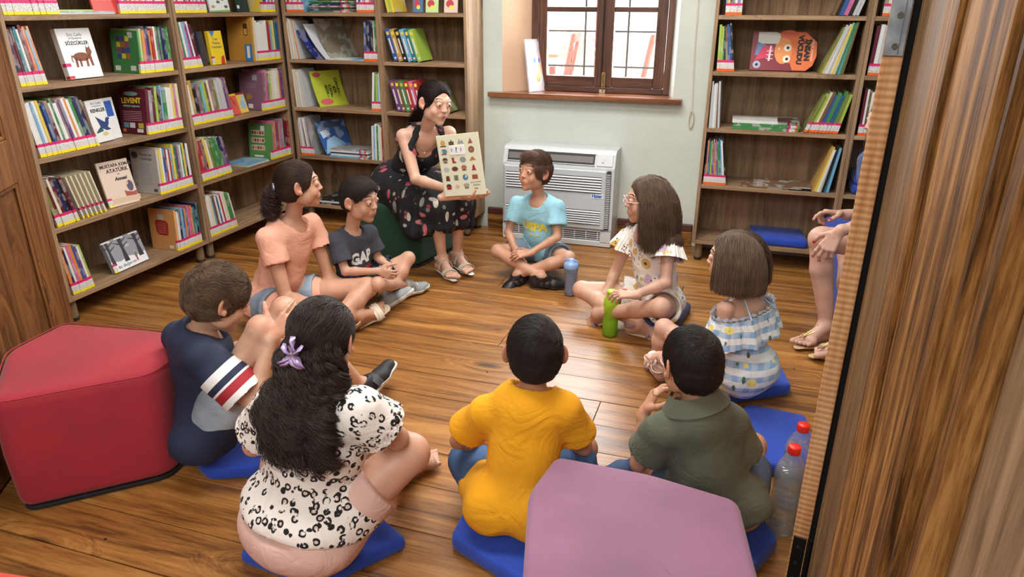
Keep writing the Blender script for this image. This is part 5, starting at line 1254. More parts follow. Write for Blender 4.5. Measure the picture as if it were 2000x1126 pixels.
def long_hair(s, n, length, part=0.0, seg=16, seed=1, curl=0.0, cf=3.0, spread=.02, root=None, back=True, body=None, minlen=.7, gravity=.9, outw=.012, sidebias=1.0, frontlim=.05, collide=None, clump=0, cut=None):
    """hairs that fall from the scalp, kept outside head and torso"""
    r = np.random.RandomState(seed); q = s.hs
    th = r.rand(n * 3) * 2 * PI; zz = 1 - r.rand(n * 3) * (1.62 if root is None else root); rr = np.sqrt(np.clip(1 - zz * zz, 0, 1)); U = np.stack([rr * np.cos(th), rr * np.sin(th), zz], 1)
    hp = U * V(.073, .089, .082) + V(0, -.012, .025); ok = (hp[:, 1] < frontlim - np.clip(.050 - hp[:, 2], 0, 1) * .85); hp = hp[ok][:n]; U = U[ok][:n]; m = len(hp)
    if clump:
        cid = r.randint(0, clump, m)
    P = s.Hc + hp @ s.R.T * q; out = [P - (U @ s.R.T) * .004]; p = P.copy(); L = length * (minlen + (1 - minlen) * r.rand(m)); step = (L / (seg - 1))[:, None]
    side = np.where(hp[:, :1] >= part, 1., -1.) * s.R[:, 0]; away = (U @ s.R.T); d = nrm(1.) * 0 + side * .9 * sidebias + away * .35 - s.R[:, 1] * .35 + r.randn(m, 3) * .06; d /= np.linalg.norm(d, axis=1)[:, None]
    rc_, rad = s.H(0, -.014, .020), V(.0755, .092, .0865) * q; ph = r.rand(m) * 6.28 if not clump else (r.rand(clump) * 6.28)[cid] + r.randn(m) * .35; am = curl * (.6 + .8 * r.rand(m)); off = r.randn(m, 3) * spread
    fq = cf * (.8 + .4 * (r.rand(m) if not clump else r.rand(clump)[cid]))
    for k in range(1, seg):
        g = gravity * (k / seg) ** .6 + .25; d = d * (1 - g * .5) + V(0, 0, -1) * g * .5 + off * .35 / seg; d /= np.linalg.norm(d, axis=1)[:, None]; p = p + d * step
        h = (p - rc_) @ s.R / rad; ln = np.linalg.norm(h, axis=1); bad = ln < 1.0 + outw; h[bad] *= ((1.0 + outw + .04 * r.rand(bad.sum())) / ln[bad])[:, None]; p = np.where(bad[:, None], rc_ + (h * rad) @ s.R.T, p)
        if collide is not None:
            for pr in collide:
                dd = _ev(pr, p); b = dd < .012
                if b.any():
                    e = 1e-3; gr = np.stack([_ev(pr, p[b] + V(e, 0, 0)), _ev(pr, p[b] + V(0, e, 0)), _ev(pr, p[b] + V(0, 0, e))], 1) - dd[b][:, None]; gr /= np.maximum(1e-9, np.linalg.norm(gr, axis=1))[:, None]; p[b] += gr * (.012 - dd[b])[:, None]
        t = k / seg; w1 = np.cross(d, s.R[:, 1]); w1 /= np.maximum(1e-6, np.linalg.norm(w1, axis=1))[:, None]; w2 = np.cross(d, w1); a = ph + fq * t * 6.28; amp = (am * min(1, t * 2.5))[:, None]
        out.append(p + amp * (w1 * np.sin(a)[:, None] + w2 * np.cos(a)[:, None]))
    out = np.stack(out, 1)
    if cut is not None:
        cz = cut + r.rand(m) * .014
        for k in range(1, seg):
            low = out[:, k, 2] < cz; f0 = out[:, k - 1]; out[low, k] = f0[low] + V(0, 0, -.0006)
    return out
def project_text(parent, target, txt, size, origin, xdir, ydir, col, bold=.0, shear=0., name='lettering', off=.0016, squash=1.):
    """lettering laid onto a garment"""
    x = V(xdir) / np.linalg.norm(xdir); y = V(ydir); y = nrm(y - x * (y @ x)); z = np.cross(x, y)
    o = text_mesh(name, txt, size, col if not isinstance(col, tuple) else plain(col, .8), parent, Matrix.Identity(4), 0.0, squash=squash, bold=bold, shear=shear)
    bm = bmesh.new(); bm.from_mesh(o.data); bmesh.ops.triangulate(bm, faces=bm.faces); bmesh.ops.subdivide_edges(bm, edges=[e for e in bm.edges if e.calc_length() > .008], cuts=2); bmesh.ops.triangulate(bm, faces=bm.faces)
    t = BVHTree.FromPolygons([v.co for v in target.data.vertices], [tuple(p.vertices) for p in target.data.polygons])
    for v in bm.verts:
        w = V(origin) + x * v.co.x + y * v.co.y; hit = t.ray_cast(Vector(w + z * .3), Vector(-z))
        if hit[0] is not None: v.co = hit[0] + Vector(z) * off
        else: v.co = Vector(w)
    bmesh.ops.recalc_face_normals(bm, faces=bm.faces); bm.to_mesh(o.data); bm.free(); return o
JOINTS = {"uspa":{"pelvis":[-1.023,3.721,0.11],"hipR":[-1.082,3.731,0.11],"hipL":[-0.964,3.711,0.11],"neck":[-1.021,3.669,0.441],"head":[-1.042,3.633,0.594],"shR":[-1.159,3.688,0.401],"shL":[-0.909,3.643,0.411],"elR":[-1.193,3.646,0.235],"elL":[-0.895,3.584,0.253],"wrR":[-1.118,3.552,0.16],"wrL":[-1.018,3.495,0.18],"hdR":[-1.086,3.519,0.103],"hdL":[-1.067,3.467,0.173],"knR":[-1.225,3.553,0.148],"knL":[-0.811,3.508,0.167],"anR":[-0.944,3.441,0.07],"anL":[-1.078,3.466,0.06],"toR":[-0.868,3.468,0.04],"toL":[-1.136,3.403,0.04]},"gap":{"pelvis":[-1.779,2.927,0.1],"hipR":[-1.802,2.878,0.1],"hipL":[-1.757,2.975,0.1],"neck":[-1.747,2.898,0.407],"head":[-1.683,2.888,0.572],"shR":[-1.787,2.803,0.391],"shL":[-1.702,3.005,0.38],"elR":[-1.723,2.777,0.242],"elL":[-1.672,3.004,0.242],"wrR":[-1.559,2.812,0.251],"wrL":[-1.591,2.965,0.218],"hdR":[-1.512,2.815,0.256],"hdL":[-1.554,2.935,0.211],"knR":[-1.56,2.786,0.193],"knL":[-1.547,3.09,0.224],"anR":[-1.57,3.106,0.07],"anL":[-1.605,2.944,0.06],"toR":[-1.504,3.235,0.045],"toL":[-1.531,2.963,0.04]},"peach":{"pelvis":[-2.026,2.598,0.12],"hipR":[-2.044,2.529,0.12],"hipL":[-2.008,2.666,0.12],"neck":[-1.883,2.636,0.518],"head":[-1.828,2.636,0.686],"shR":[-1.914,2.494,0.48],"shL":[-1.868,2.771,0.477],"elR":[-1.845,2.467,0.215],"elL":[-1.812,2.77,0.221],"wrR":[-1.677,2.471,0.194],"wrL":[-1.679,2.746,0.08],"hdR":[-1.629,2.456,0.188],"hdL":[-1.631,2.73,0.056],"knR":[-1.707,2.416,0.181],"knL":[-1.614,2.783,0.174],"anR":[-1.611,2.672,0.07],"anL":[-1.677,2.513,0.07],"toR":[-1.559,2.8,0.05],"toL":[-1.728,2.423,0.04]},"woman":{"pelvis":[-1.867,3.736,0.46],"hipR":[-1.939,3.695,0.46],"hipL":[-1.795,3.778,0.46],"neck":[-1.6,3.498,0.813],"head":[-1.514,3.423,0.958],"shR":[-1.711,3.435,0.785],"shL":[-1.491,3.574,0.791],"elR":[-1.627,3.387,0.56],"elL":[-1.496,3.499,0.587],"wrR":[-1.408,3.267,0.558],"wrL":[-1.318,3.36,0.494],"hdR":[-1.343,3.231,0.553],"hdL":[-1.262,3.356,0.519],"knR":[-1.549,3.439,0.414],"knL":[-1.445,3.515,0.426],"anR":[-1.534,3.49,0.09],"anL":[-1.488,3.599,0.09],"toR":[-1.411,3.369,0.04],"toL":[-1.356,3.49,0.04]},"floral":{"pelvis":[-0.276,3.127,0.14],"hipR":[-0.303,3.184,0.14],"hipL":[-0.249,3.069,0.14],"neck":[-0.345,3.082,0.502],"head":[-0.368,3.052,0.636],"shR":[-0.447,3.175,0.448],"shL":[-0.247,2.988,0.481],"elR":[-0.503,3.175,0.244],"elL":[-0.242,2.91,0.316],"wrR":[-0.53,3.102,0.145],"wrL":[-0.358,2.824,0.278],"hdR":[-0.525,3.082,0.12],"hdL":[-0.4,2.785,0.281],"knR":[-0.657,3.148,0.143],"knL":[-0.248,2.836,0.231],"anR":[-0.359,2.995,0.07],"anL":[-0.553,3.053,0.07],"toR":[-0.289,3.01,0.04],"toL":[-0.645,3.046,0.06]},"lemon":{"pelvis":[0.102,2.531,0.14],"hipR":[0.121,2.583,0.14],"hipL":[0.082,2.478,0.14],"neck":[0.07,2.53,0.435],"head":[0.016,2.546,0.579],"shR":[0.143,2.63,0.368],"shL":[0.006,2.429,0.439],"elR":[0.162,2.666,0.171],"elL":[0.012,2.428,0.288],"wrR":[0.043,2.658,0.122],"wrL":[-0.093,2.482,0.283],"hdL":[-0.145,2.499,0.278],"knR":[-0.101,2.483,0.13],"knL":[-0.206,2.592,0.249],"anR":[-0.172,2.356,0.236],"anL":[-0.226,2.619,0.07],"toR":[-0.233,2.406,0.269],"toL":[-0.283,2.747,0.05]},"green":{"pelvis":[0.047,1.689,0.15],"hipR":[0.104,1.704,0.15],"hipL":[-0.01,1.674,0.15],"neck":[-0.037,1.701,0.443],"head":[-0.061,1.721,0.553],"shR":[0.055,1.728,0.395],"shL":[-0.116,1.658,0.387],"elR":[0.113,1.799,0.224],"elL":[-0.172,1.702,0.227],"wrR":[0.04,1.932,0.127],"wrL":[-0.173,1.754,0.362],"hdL":[-0.143,1.793,0.407],"knR":[0.136,1.945,0.194],"knL":[-0.155,1.793,0.178],"anR":[-0.176,1.946,0.07],"anL":[-0.06,2.074,0.07],"toR":[-0.274,1.9,0.05],"toL":[0.003,2.157,0.05]},"yellow":{"pelvis":[-0.478,1.518,0.15],"hipR":[-0.418,1.523,0.15],"hipL":[-0.537,1.512,0.15],"neck":[-0.451,1.585,0.475],"head":[-0.452,1.607,0.579],"shR":[-0.357,1.592,0.445],"shL":[-0.579,1.559,0.414],"elR":[-0.323,1.666,0.274],"elL":[-0.678,1.611,0.255],"wrR":[-0.429,1.805,0.165],"wrL":[-0.632,1.765,0.148],"knR":[-0.341,1.763,0.202],"knL":[-0.699,1.726,0.131],"anR":[-0.595,1.914,0.06],"anL":[-0.498,1.946,0.06],"toR":[-0.677,1.918,0.04],"toL":[-0.43,1.993,0.04]},"leopard":{"pelvis":[-0.979,1.297,0.16],"hipR":[-0.917,1.261,0.16],"hipL":[-1.04,1.332,0.16],"neck":[-0.944,1.331,0.521],"head":[-0.92,1.357,0.661],"shR":[-0.788,1.301,0.53],"shL":[-1.1,1.366,0.442],"elR":[-0.746,1.373,0.4],"elL":[-1.209,1.392,0.267],"wrR":[-0.836,1.523,0.278],"wrL":[-1.121,1.484,0.261],"knR":[-0.736,1.417,0.327],"knL":[-1.204,1.533,0.213],"anR":[-0.9,1.694,0.07],"anL":[-1.117,1.79,0.07],"toR":[-0.869,1.749,0.05],"toL":[-1.084,1.833,0.05]},"navy":{"pelvis":[-1.542,1.577,0.14],"hipR":[-1.508,1.518,0.14],"hipL":[-1.576,1.635,0.14],"neck":[-1.517,1.591,0.49],"head":[-1.447,1.616,0.597],"shR":[-1.427,1.491,0.474],"shL":[-1.653,1.65,0.435],"elR":[-1.296,1.514,0.322],"elL":[-1.55,1.693,0.338],"wrR":[-1.267,1.604,0.5],"wrL":[-1.364,1.769,0.443],"hdR":[-1.226,1.626,0.526],"hdL":[-1.315,1.779,0.5],"knR":[-1.308,1.614,0.516],"knL":[-1.387,1.838,0.478],"anR":[-1.363,1.865,0.08],"anL":[-1.264,2.073,0.085],"toR":[-1.334,2.0,0.04],"toL":[-1.223,2.205,0.065]},"adult":{"pelvis":[0.694,3.403,0.45],"hipR":[0.682,3.483,0.45],"hipL":[0.705,3.323,0.45],"neck":[0.59,3.383,0.836],"head":[0.582,3.365,0.978],"shR":[0.683,3.538,0.79],"shL":[0.511,3.232,0.837],"elR":[0.622,3.52,0.53],"elL":[0.558,3.136,0.606],"wrR":[0.486,3.469,0.536],"wrL":[0.424,3.092,0.557],"hdR":[0.406,3.464,0.574],"hdL":[0.403,3.085,0.473],"knR":[0.53,3.401,0.36],"knL":[0.377,3.233,0.479],"anR":[0.541,3.089,0.09],"anL":[0.456,3.2,0.09],"toR":[0.421,3.031,0.04],"toL":[0.355,3.104,0.04]}}
# ---------------------------------------------------------------- cloth patterns
def pattern(name, fn, rough=.9, weave=.2):
    x = N(name); v = x.coords(); x.color(fn(x, v)); x.setp(Roughness=rough); wrinkle(x, v, 900); return x.m
def vor(x, v, scale, feature='F1', rnd_=1.0, rot=(0, 0, 0), sc=(1, 1, 1)):
    mp = x.n('ShaderNodeMapping'); mp.inputs['Rotation'].default_value = rot; mp.inputs['Scale'].default_value = sc; x.l(v, mp.inputs[0])
    o = x.n('ShaderNodeTexVoronoi', feature=feature); o.inputs['Scale'].default_value = scale; o.inputs['Randomness'].default_value = rnd_; x.l(mp.outputs[0], o.inputs['Vector']); return o
def warp(x, v, sc, amt):
    n = x.n('ShaderNodeTexNoise'); n.inputs['Scale'].default_value = sc; x.l(v, n.inputs['Vector']); a = x.n('ShaderNodeVectorMath', operation='SCALE'); x.l(n.outputs['Color'], a.inputs[0]); a.inputs['Scale'].default_value = amt
    b = x.n('ShaderNodeVectorMath', operation='ADD'); x.l(v, b.inputs[0]); x.l(a.outputs[0], b.inputs[1]); return b.outputs[0]
def leopard(x, v):
    w = warp(x, v, 40, .010); o = vor(x, w, 44); d = o.outputs['Distance']; n = x.noise(v, 70, 2)
    ring = x.ramp(d, [(.0, (0, 0, 0)), (.20, (0, 0, 0)), (.24, (1, 1, 1)), (.43, (1, 1, 1)), (.47, (0, 0, 0))]); br = x.ramp(n, [(.40, (0, 0, 0)), (.45, (1, 1, 1))])
    f = x.math('MULTIPLY', ring, br); core = x.ramp(d, [(.17, (1, 1, 1)), (.21, (0, 0, 0))])
    base = x.mix(x.math('MULTIPLY', core, x.ramp(n, [(.5, (0, 0, 0)), (.55, (1, 1, 1))])), lin((238, 233, 228)), lin((216, 178, 168)))
    return x.mix(f, base, lin((26, 24, 24)))
def dress_print(x, v):
    c = lin((27, 26, 32)); out = c
    for i, (sc, rot, s3, cols, th) in enumerate((((9.5), (.3, .5, .8), (1.9, 1.9, .8), [(186, 184, 176), (196, 92, 108), (206, 204, 196), (150, 150, 146)], .27), ((9), (1.2, .2, 2.0), (.85, 2.2, 2.0), [(190, 86, 102), (176, 174, 168), (206, 120, 128), (140, 60, 76)], .25), ((17), (.6, 1.9, .4), (1, 2.0, 1), [(150, 60, 74), (170, 168, 160), (120, 120, 116), (196, 100, 112)], .20))):
        o = vor(x, v, sc, rot=rot, sc=s3); col = x.ramp(x.math('MULTIPLY', x.n('ShaderNodeSeparateColor').outputs[0] if False else sepc(x, o.outputs['Color'], 0), 1.0), [(0, lin(cols[0])), (.3, lin(cols[1])), (.55, lin(cols[2])), (.8, lin(cols[3]))], 'CONSTANT')
        m = x.ramp(o.outputs['Distance'], [(th, (1, 1, 1)), (th + .02, (0, 0, 0))]); keep = x.ramp(sepc(x, o.outputs['Color'], 1), [(.30, (0, 0, 0)), (.31, (1, 1, 1))])
        vein = x.ramp(x.noise(v, 130, 1), [(.40, (.55, .55, .55)), (.5, (1, 1, 1))]); out = x.mix(x.math('MULTIPLY', m, keep), out, x.mix(.5, col, vein, 'MULTIPLY'))
    return out
def sepc(x, c, i): s_ = x.n('ShaderNodeSeparateColor'); x.l(c, s_.inputs[0]); return s_.outputs[i]
def romper(x, v):
    w = warp(x, v, 20, .02); o = vor(x, w, 15); d = o.outputs['Distance']; r = sepc(x, o.outputs['Color'], 0)
    col = x.ramp(r, [(0, lin((196, 170, 196))), (.3, lin((206, 168, 84))), (.55, lin((232, 226, 220))), (.7, lin((120, 116, 136))), (.85, lin((210, 178, 110)))], 'CONSTANT')
    out = x.mix(x.ramp(d, [(.36, (1, 1, 1)), (.42, (0, 0, 0))]), lin((234, 228, 222)), col); out = x.mix(x.ramp(d, [(.10, (1, 1, 1)), (.13, (0, 0, 0))]), out, lin((58, 54, 64)))
    o2 = vor(x, v, 62); pet = x.math('MULTIPLY', x.ramp(o2.outputs['Distance'], [(.22, (1, 1, 1)), (.27, (0, 0, 0))]), x.ramp(x.noise(v, 16, 1), [(.50, (0, 0, 0)), (.54, (1, 1, 1))]))
    return x.mix(pet, out, lin((52, 50, 60)))
def lemon_print(x, v):
    sp = x.n('ShaderNodeSeparateXYZ'); x.l(v, sp.inputs[0]); w = x.math('SINE', x.math('MULTIPLY', sp.outputs[2], 150)); hx = x.math('SINE', x.math('MULTIPLY', sp.outputs[0], 150))
    out = x.mix(x.ramp(x.math('MULTIPLY_ADD', w, .5, .5), [(.42, (0, 0, 0)), (.58, (1, 1, 1))]), lin((226, 230, 234)), lin((142, 176, 216)))
    out = x.mix(x.math('MULTIPLY', x.ramp(x.math('MULTIPLY_ADD', hx, .5, .5), [(.42, (0, 0, 0)), (.58, (1, 1, 1))]), .35), out, lin((224, 230, 236)))
    o = vor(x, warp(x, v, 15, .02), 14, sc=(1, 1, 1.3)); keep = x.ramp(sepc(x, o.outputs['Color'], 1), [(.35, (0, 0, 0)), (.36, (1, 1, 1))])
    out = x.mix(x.math('MULTIPLY', x.ramp(o.outputs['Distance'], [(.24, (1, 1, 1)), (.28, (0, 0, 0))]), keep), out, lin((232, 216, 120)))
    o3 = vor(x, v, 24, sc=(1, 1, .45), rot=(.4, .5, .2)); k3 = x.ramp(sepc(x, o3.outputs['Color'], 2), [(.72, (0, 0, 0)), (.73, (1, 1, 1))])
    return x.mix(x.math('MULTIPLY', x.ramp(o3.outputs['Distance'], [(.15, (1, 1, 1)), (.18, (0, 0, 0))]), k3), out, lin((80, 104, 78)))
def kids_print(x, v):
    o = vor(x, v, 34); col = x.ramp(sepc(x, o.outputs['Color'], 0), [(0, lin((60, 140, 80))), (.3, lin((190, 50, 50))), (.5, lin((70, 110, 190))), (.7, lin((230, 230, 226)))], 'CONSTANT')
    return x.mix(x.ramp(o.outputs['Distance'], [(.30, (1, 1, 1)), (.34, (0, 0, 0))]), lin((34, 36, 52)), col)
def denim(c): 
    x = N('denim'); v = x.coords(); n = x.noise(v, 9, 4); n2 = x.noise(v, 700, 2); x.color(x.ramp(n, [(.3, lin(tuple(i * .8 for i in c))), (.7, lin(tuple(min(255, i * 1.15) for i in c)))])).setp(Roughness=.9); wrinkle(x, v, 700); return x.m
SK1 = (206, 160, 136); SK2 = (190, 142, 116); SK3 = (176, 126, 100)
KINDH = 'children sitting in the reading circle'
def ringmesh(pts_fn, nu, nv, close=True):
    vs = [pts_fn(i / nu, j / nv) for j in range(nv + 1) for i in range(nu)]; fs = []
    for j in range(nv):
        for i in range(nu if close else nu - 1): a = j * nu + i; b = j * nu + (i + 1) % nu; fs.append((a, b, b + nu, a + nu))
    return np.array(vs), np.array(fs)
def ruffle(s, name, mat, cen, R, rx, ry, drop, flare, waves, tilt=0.0, amp=.012, parent=None, arc=None, seed=1, top=None, top_mat=None):
    rr = random.Random(seed); ph = [rr.uniform(0, 6.28) for _ in range(3)]
    def fn(u, v):
        a = 2 * PI * u if arc is None else arc[0] + (arc[1] - arc[0]) * u
        w = math.sin(waves * a + ph[0]) + .5 * math.sin(waves * 1.7 * a + ph[1]); e = amp * w * v ** .7 + .0025 * math.sin(waves * 4 * a + ph[2])
        r1, r2 = rx + flare * v + e, ry + flare * v + e; z = -drop * v + tilt * math.sin(a) - .25 * e
        return V(cen) + R @ V(r1 * math.cos(a), r2 * math.sin(a), z)
    v, f = ringmesh(fn, 120, 12, arc is None); n = len(v); nn = vnormals(v, f)
    o = mk(name, np.concatenate([v, v + nn * .0022]), np.concatenate([f, f[:, ::-1] + n]), mat, parent or s.o, smooth=True)
    return o
def body_colliders(s): return [p for p in s.torso(.014)] + [p for p in s.arms(.012)[:4]]

def p_woman():
    s = Person('woman', 1.62, 120, pitch=8, roll=5, hs=.99, fat=.90); J = s.J
    s.body_ops = [('add', p) for p in s.torso() + s.arms() + s.legs(thin=.9)]
    s.body_ops += [('add', ellip(J['pelvis'] + s.up * s.L * .66 + s.fw * .055 + s.rt * x, V(.052, .045, .050), np.stack([s.rt, s.fw, s.up], 1), .03)) for x in (-.055, .055)]
    ft = {}
    for sd in 'RL':
        f_, ft[sd] = s.foot(sd, 0, True); s.body_ops += [('add', p) for p in f_]
    s.hand('R', (.75, .15, .25), (-.1, 1, .25), curls=[.85, .9, .95, 1.0], wr=(-1.405, 3.235, .520), L=.17, thumb=.9)
    s.hand('L', (.85, -.35, .12), (-.1, .3, .95), curls=[.25, .3, .35, .4], wr=(-1.315, 3.275, .520), L=.17, thumb=.6)
    s.browt = .55; s.lid = .0044; s.head(); skin = skin_mat((214, 170, 148), lips=(170, 82, 84), brow=(74, 52, 42))
    s.build(skin, 'dark-haired woman in a black floral dress sitting and showing a picture book', group='adults in the room', vx=.006, eye=(60, 42, 30), gaze=(-14, -12))
    # dress: bodice with straps, full skirt
    mat = pattern('floral_dress', dress_print)
    ops = [('add', p) for p in s.torso(.011)] + [('add', ellip(J['pelvis'] + s.up * s.L * .66 + s.fw * .055 + s.rt * x, V(.062, .056, .060), np.stack([s.rt, s.fw, s.up], 1), .03)) for x in (-.055, .055)]
    cut = J['pelvis'] + s.up * s.L * .80
    ops.append(('clip', cut + s.fw * .09, nrm(s.up + s.fw * .25)))
    ops.append(('sub', ellip(J['neck'] + s.fw * .10 - s.up * .06, V(.060, .07, .085), np.stack([s.rt, s.fw, s.up], 1), .01)))
    ops.append(('clip', J['pelvis'] - s.up * .0, -s.up))
    b = s.cloth('dress_bodice', ops, mat, .0055, .0015)
    m = MB()
    t = BVHTree.FromPolygons([v.co for v in s.o.data.vertices], [tuple(p.vertices) for p in s.o.data.polygons])
    for sx in (-1, 1):
        pts = []
        for k in range(13):
            a = k / 12; y = .12 * math.cos(a * PI) ; z = s.L * (.74 + .30 * math.sin(a * PI)); q = J['pelvis'] + s.rt * sx * (.082 - .012 * math.sin(a * PI)) + s.fw * y + s.up * z
            h = t.find_nearest(Vector(q)); pts.append(h[0] + h[1] * .004)
        wd = Vector(s.rt) * .019; vs = []; fs = []
        for k, p in enumerate(pts):
            n_ = t.find_nearest(p)[1]; vs += [p - wd + n_ * .002, p + n_ * .004, p + wd + n_ * .002, p + wd - n_ * .002, p - wd - n_ * .002]
        for k in range(12):
            for j in range(5): a_ = k * 5 + j; b_ = k * 5 + (j + 1) % 5; fs.append((a_, b_, b_ + 5, a_ + 5))
        m.add(vs, fs)
    m.build('shoulder_straps', mat, s.o, smooth=True)
    bt = MB()
    for k in range(4):
        q = J['pelvis'] + s.up * s.L * (.70 - .11 * k) + s.fw * .25 + s.rt * .0; h = BVHTree.FromPolygons([v.co for v in b.data.vertices], [tuple(p.vertices) for p in b.data.polygons]).ray_cast(Vector(q), Vector(-s.fw))
        if h[0]: bt.lathe([(.008, 0), (.0085, .002), (.006, .0035)], 12, 0, Matrix.Translation(h[0]) @ h[1].to_track_quat('Z', 'Y').to_matrix().to_4x4())
    if bt.v: bt.build('buttons', plain((70, 64, 66), .3), b)
    kR, kL, aR, aL = J['knR'], J['knL'], J['anR'], J['anL']; ops = [('add', ellip(J['pelvis'] + s.up * .02, V(.128, .125, .11), np.stack([s.rt, s.fw, s.up], 1), .04)), ('add', ellip(J['pelvis'] + s.up * s.L * .3, V(.092, .082, .09), np.stack([s.rt, s.fw, s.up], 1), .06))]
    for sd, k_, a_ in (('R', kR, aR), ('L', kL, aL)):
        ops += [('add', cone(J['hip' + sd], k_ + V(0, 0, .0), .115, .088, .05)), ('add', cone(k_, k_ * .42 + a_ * .58 + V(0, 0, 0), .088, .098, .05))]
    mid = (kR + kL) / 2; ops.append(('add', cone(mid + V(0, .02, 0), mid * .45 + (aR + aL) / 2 * .55, .09, .12, .05)))
    ops += [('add', cone(J['pelvis'] + V(-.05, -.06, .0), J['pelvis'] + V(-.07, -.12, -.17), .075, .095, .05)), ('add', cone(J['pelvis'] + V(.0, -.13, -.03), mid + V(-.12, -.02, -.16), .09, .10, .06))]
    ops.append(('clip', V(-1.5, 3.4, .285), V(.30, -.25, -1.)))
    lo, hi = bounds(ops); v, f = sdf_mesh(ops, .0065); v = relax(v, f, 2); n_ = vnormals(v, f); zz = np.clip((.52 - v[:, 2]) / .25, 0, 1)
    ang = np.arctan2(v[:, 1] - mid[1] - .05, v[:, 0] - mid[0] + .05); v = v + n_ * (.012 * zz * (np.sin(ang * 11 + 2 * np.sin(ang * 3)) + .4 * np.sin(ang * 23)))[:, None]; v = folds(v, f, .004, 22, 5)
    smooth_obj('dress_skirt', v, f, mat, s.o)
    # hair: drawn back, low ponytail behind the shoulder
    hm = hair_mat((26, 20, 20), (44, 34, 32), .3); cap, hv, hf = scalp(s, .007, front=.066, nape=-.075, mat=hm, rough=.0012)
    fl = lambda h: np.stack([-.15 * h[:, 0] / .07, -np.ones(len(h)), -.35 + 0 * h[:, 0]], 1)
    strands('hair_strands', cap, hm, grow(s, hv, hf, 6000, .07, fl, .0, 8, .03), .0004)
    nk = J['neck']; pts = [s.H(0, -.098, -.020), s.H(-.006, -.108, -.060), nk - s.fw * .085 + s.up * .035 + s.rt * .02, nk - s.fw * .105 - s.up * .03 + s.rt * .03, nk - s.fw * .110 - s.up * .12 + s.rt * .035]
    rs = np.random.RandomState(4); k = 12; P = np.zeros((900, k, 3)); pp = np.array(pts); tt = np.linspace(0, 1, k) * (len(pts) - 1); off = rs.randn(900, 3) * .0125
    for i, t_ in enumerate(tt):
        a = min(int(t_), len(pts) - 2); c = pp[a] * (1 - (t_ - a)) + pp[a + 1] * (t_ - a); P[:, i] = c + off * (.5 + .9 * math.sin(min(1, t_ / 2.2) * PI * .8)) + rs.randn(900, 3) * .0008
    strands('ponytail', cap, hm, P, .0007)
    # earring, pendant
    gold = plain((206, 170, 120), .25, Metallic=.9); MB().lathe([(.0001, -.003), (.003, 0), (.0001, .003)], 10, 0, Matrix.Translation(Vector(s.H(.078, .006, -.032)))).build('earring', plain((230, 226, 220), .2), s.o, smooth=True)
    c0 = J['neck'] + s.fw * .02; pts = []
    for a in np.linspace(0, 1, 15):
        q = J['neck'] + s.rt * (.062 * math.cos(a * PI)) + s.fw * .20 - s.up * (.105 * math.sin(a * PI)) + s.up * .01; h = t.ray_cast(Vector(q), Vector(-s.fw)); pts.append((h[0] + h[1] * .001) if h[0] else Vector(q - s.fw * .12))
    ch = MB().tube(pts, .0008, 5).build('necklace', gold, s.o); p = pts[7]; MB().lathe([(.001, -.012), (.006, -.006), (.005, .002), (.001, .005)], 10, 0, Matrix.Translation(p + Vector(s.fw) * .004 - Vector((0, 0, .004)))).build('pendant', plain((222, 190, 170), .2), ch, smooth=True)
    # sandals
    gm = plain((186, 184, 172), .7); wm = plain((214, 210, 198), .6)
    for sd in 'RL': sandal(s, sd, ft[sd], gm, wm, 'sport')
def band(s, c, R_, rx, rz, w, mat, name, parent, th=.003, a0=0, a1=2 * PI, n=28, smooth=True):
    """strap: part of an elliptic band; R_ columns: across, along, up"""
    vs = []; fs = []
    for i in range(n + 1):
        a = a0 + (a1 - a0) * i / n
        for q, e in ((-w / 2, 0), (w / 2, 0), (w / 2, th), (-w / 2, th)): vs.append(V(c) + R_ @ V((rx + e) * math.cos(a), q, (rz + e) * math.sin(a)))
    for i in range(n):
        for j in range(4): a = i * 4 + j; b = i * 4 + (j + 1) % 4; fs.append((a, a + 4, b + 4, b))
    return mk(name, vs, fs, mat, parent, smooth=False)
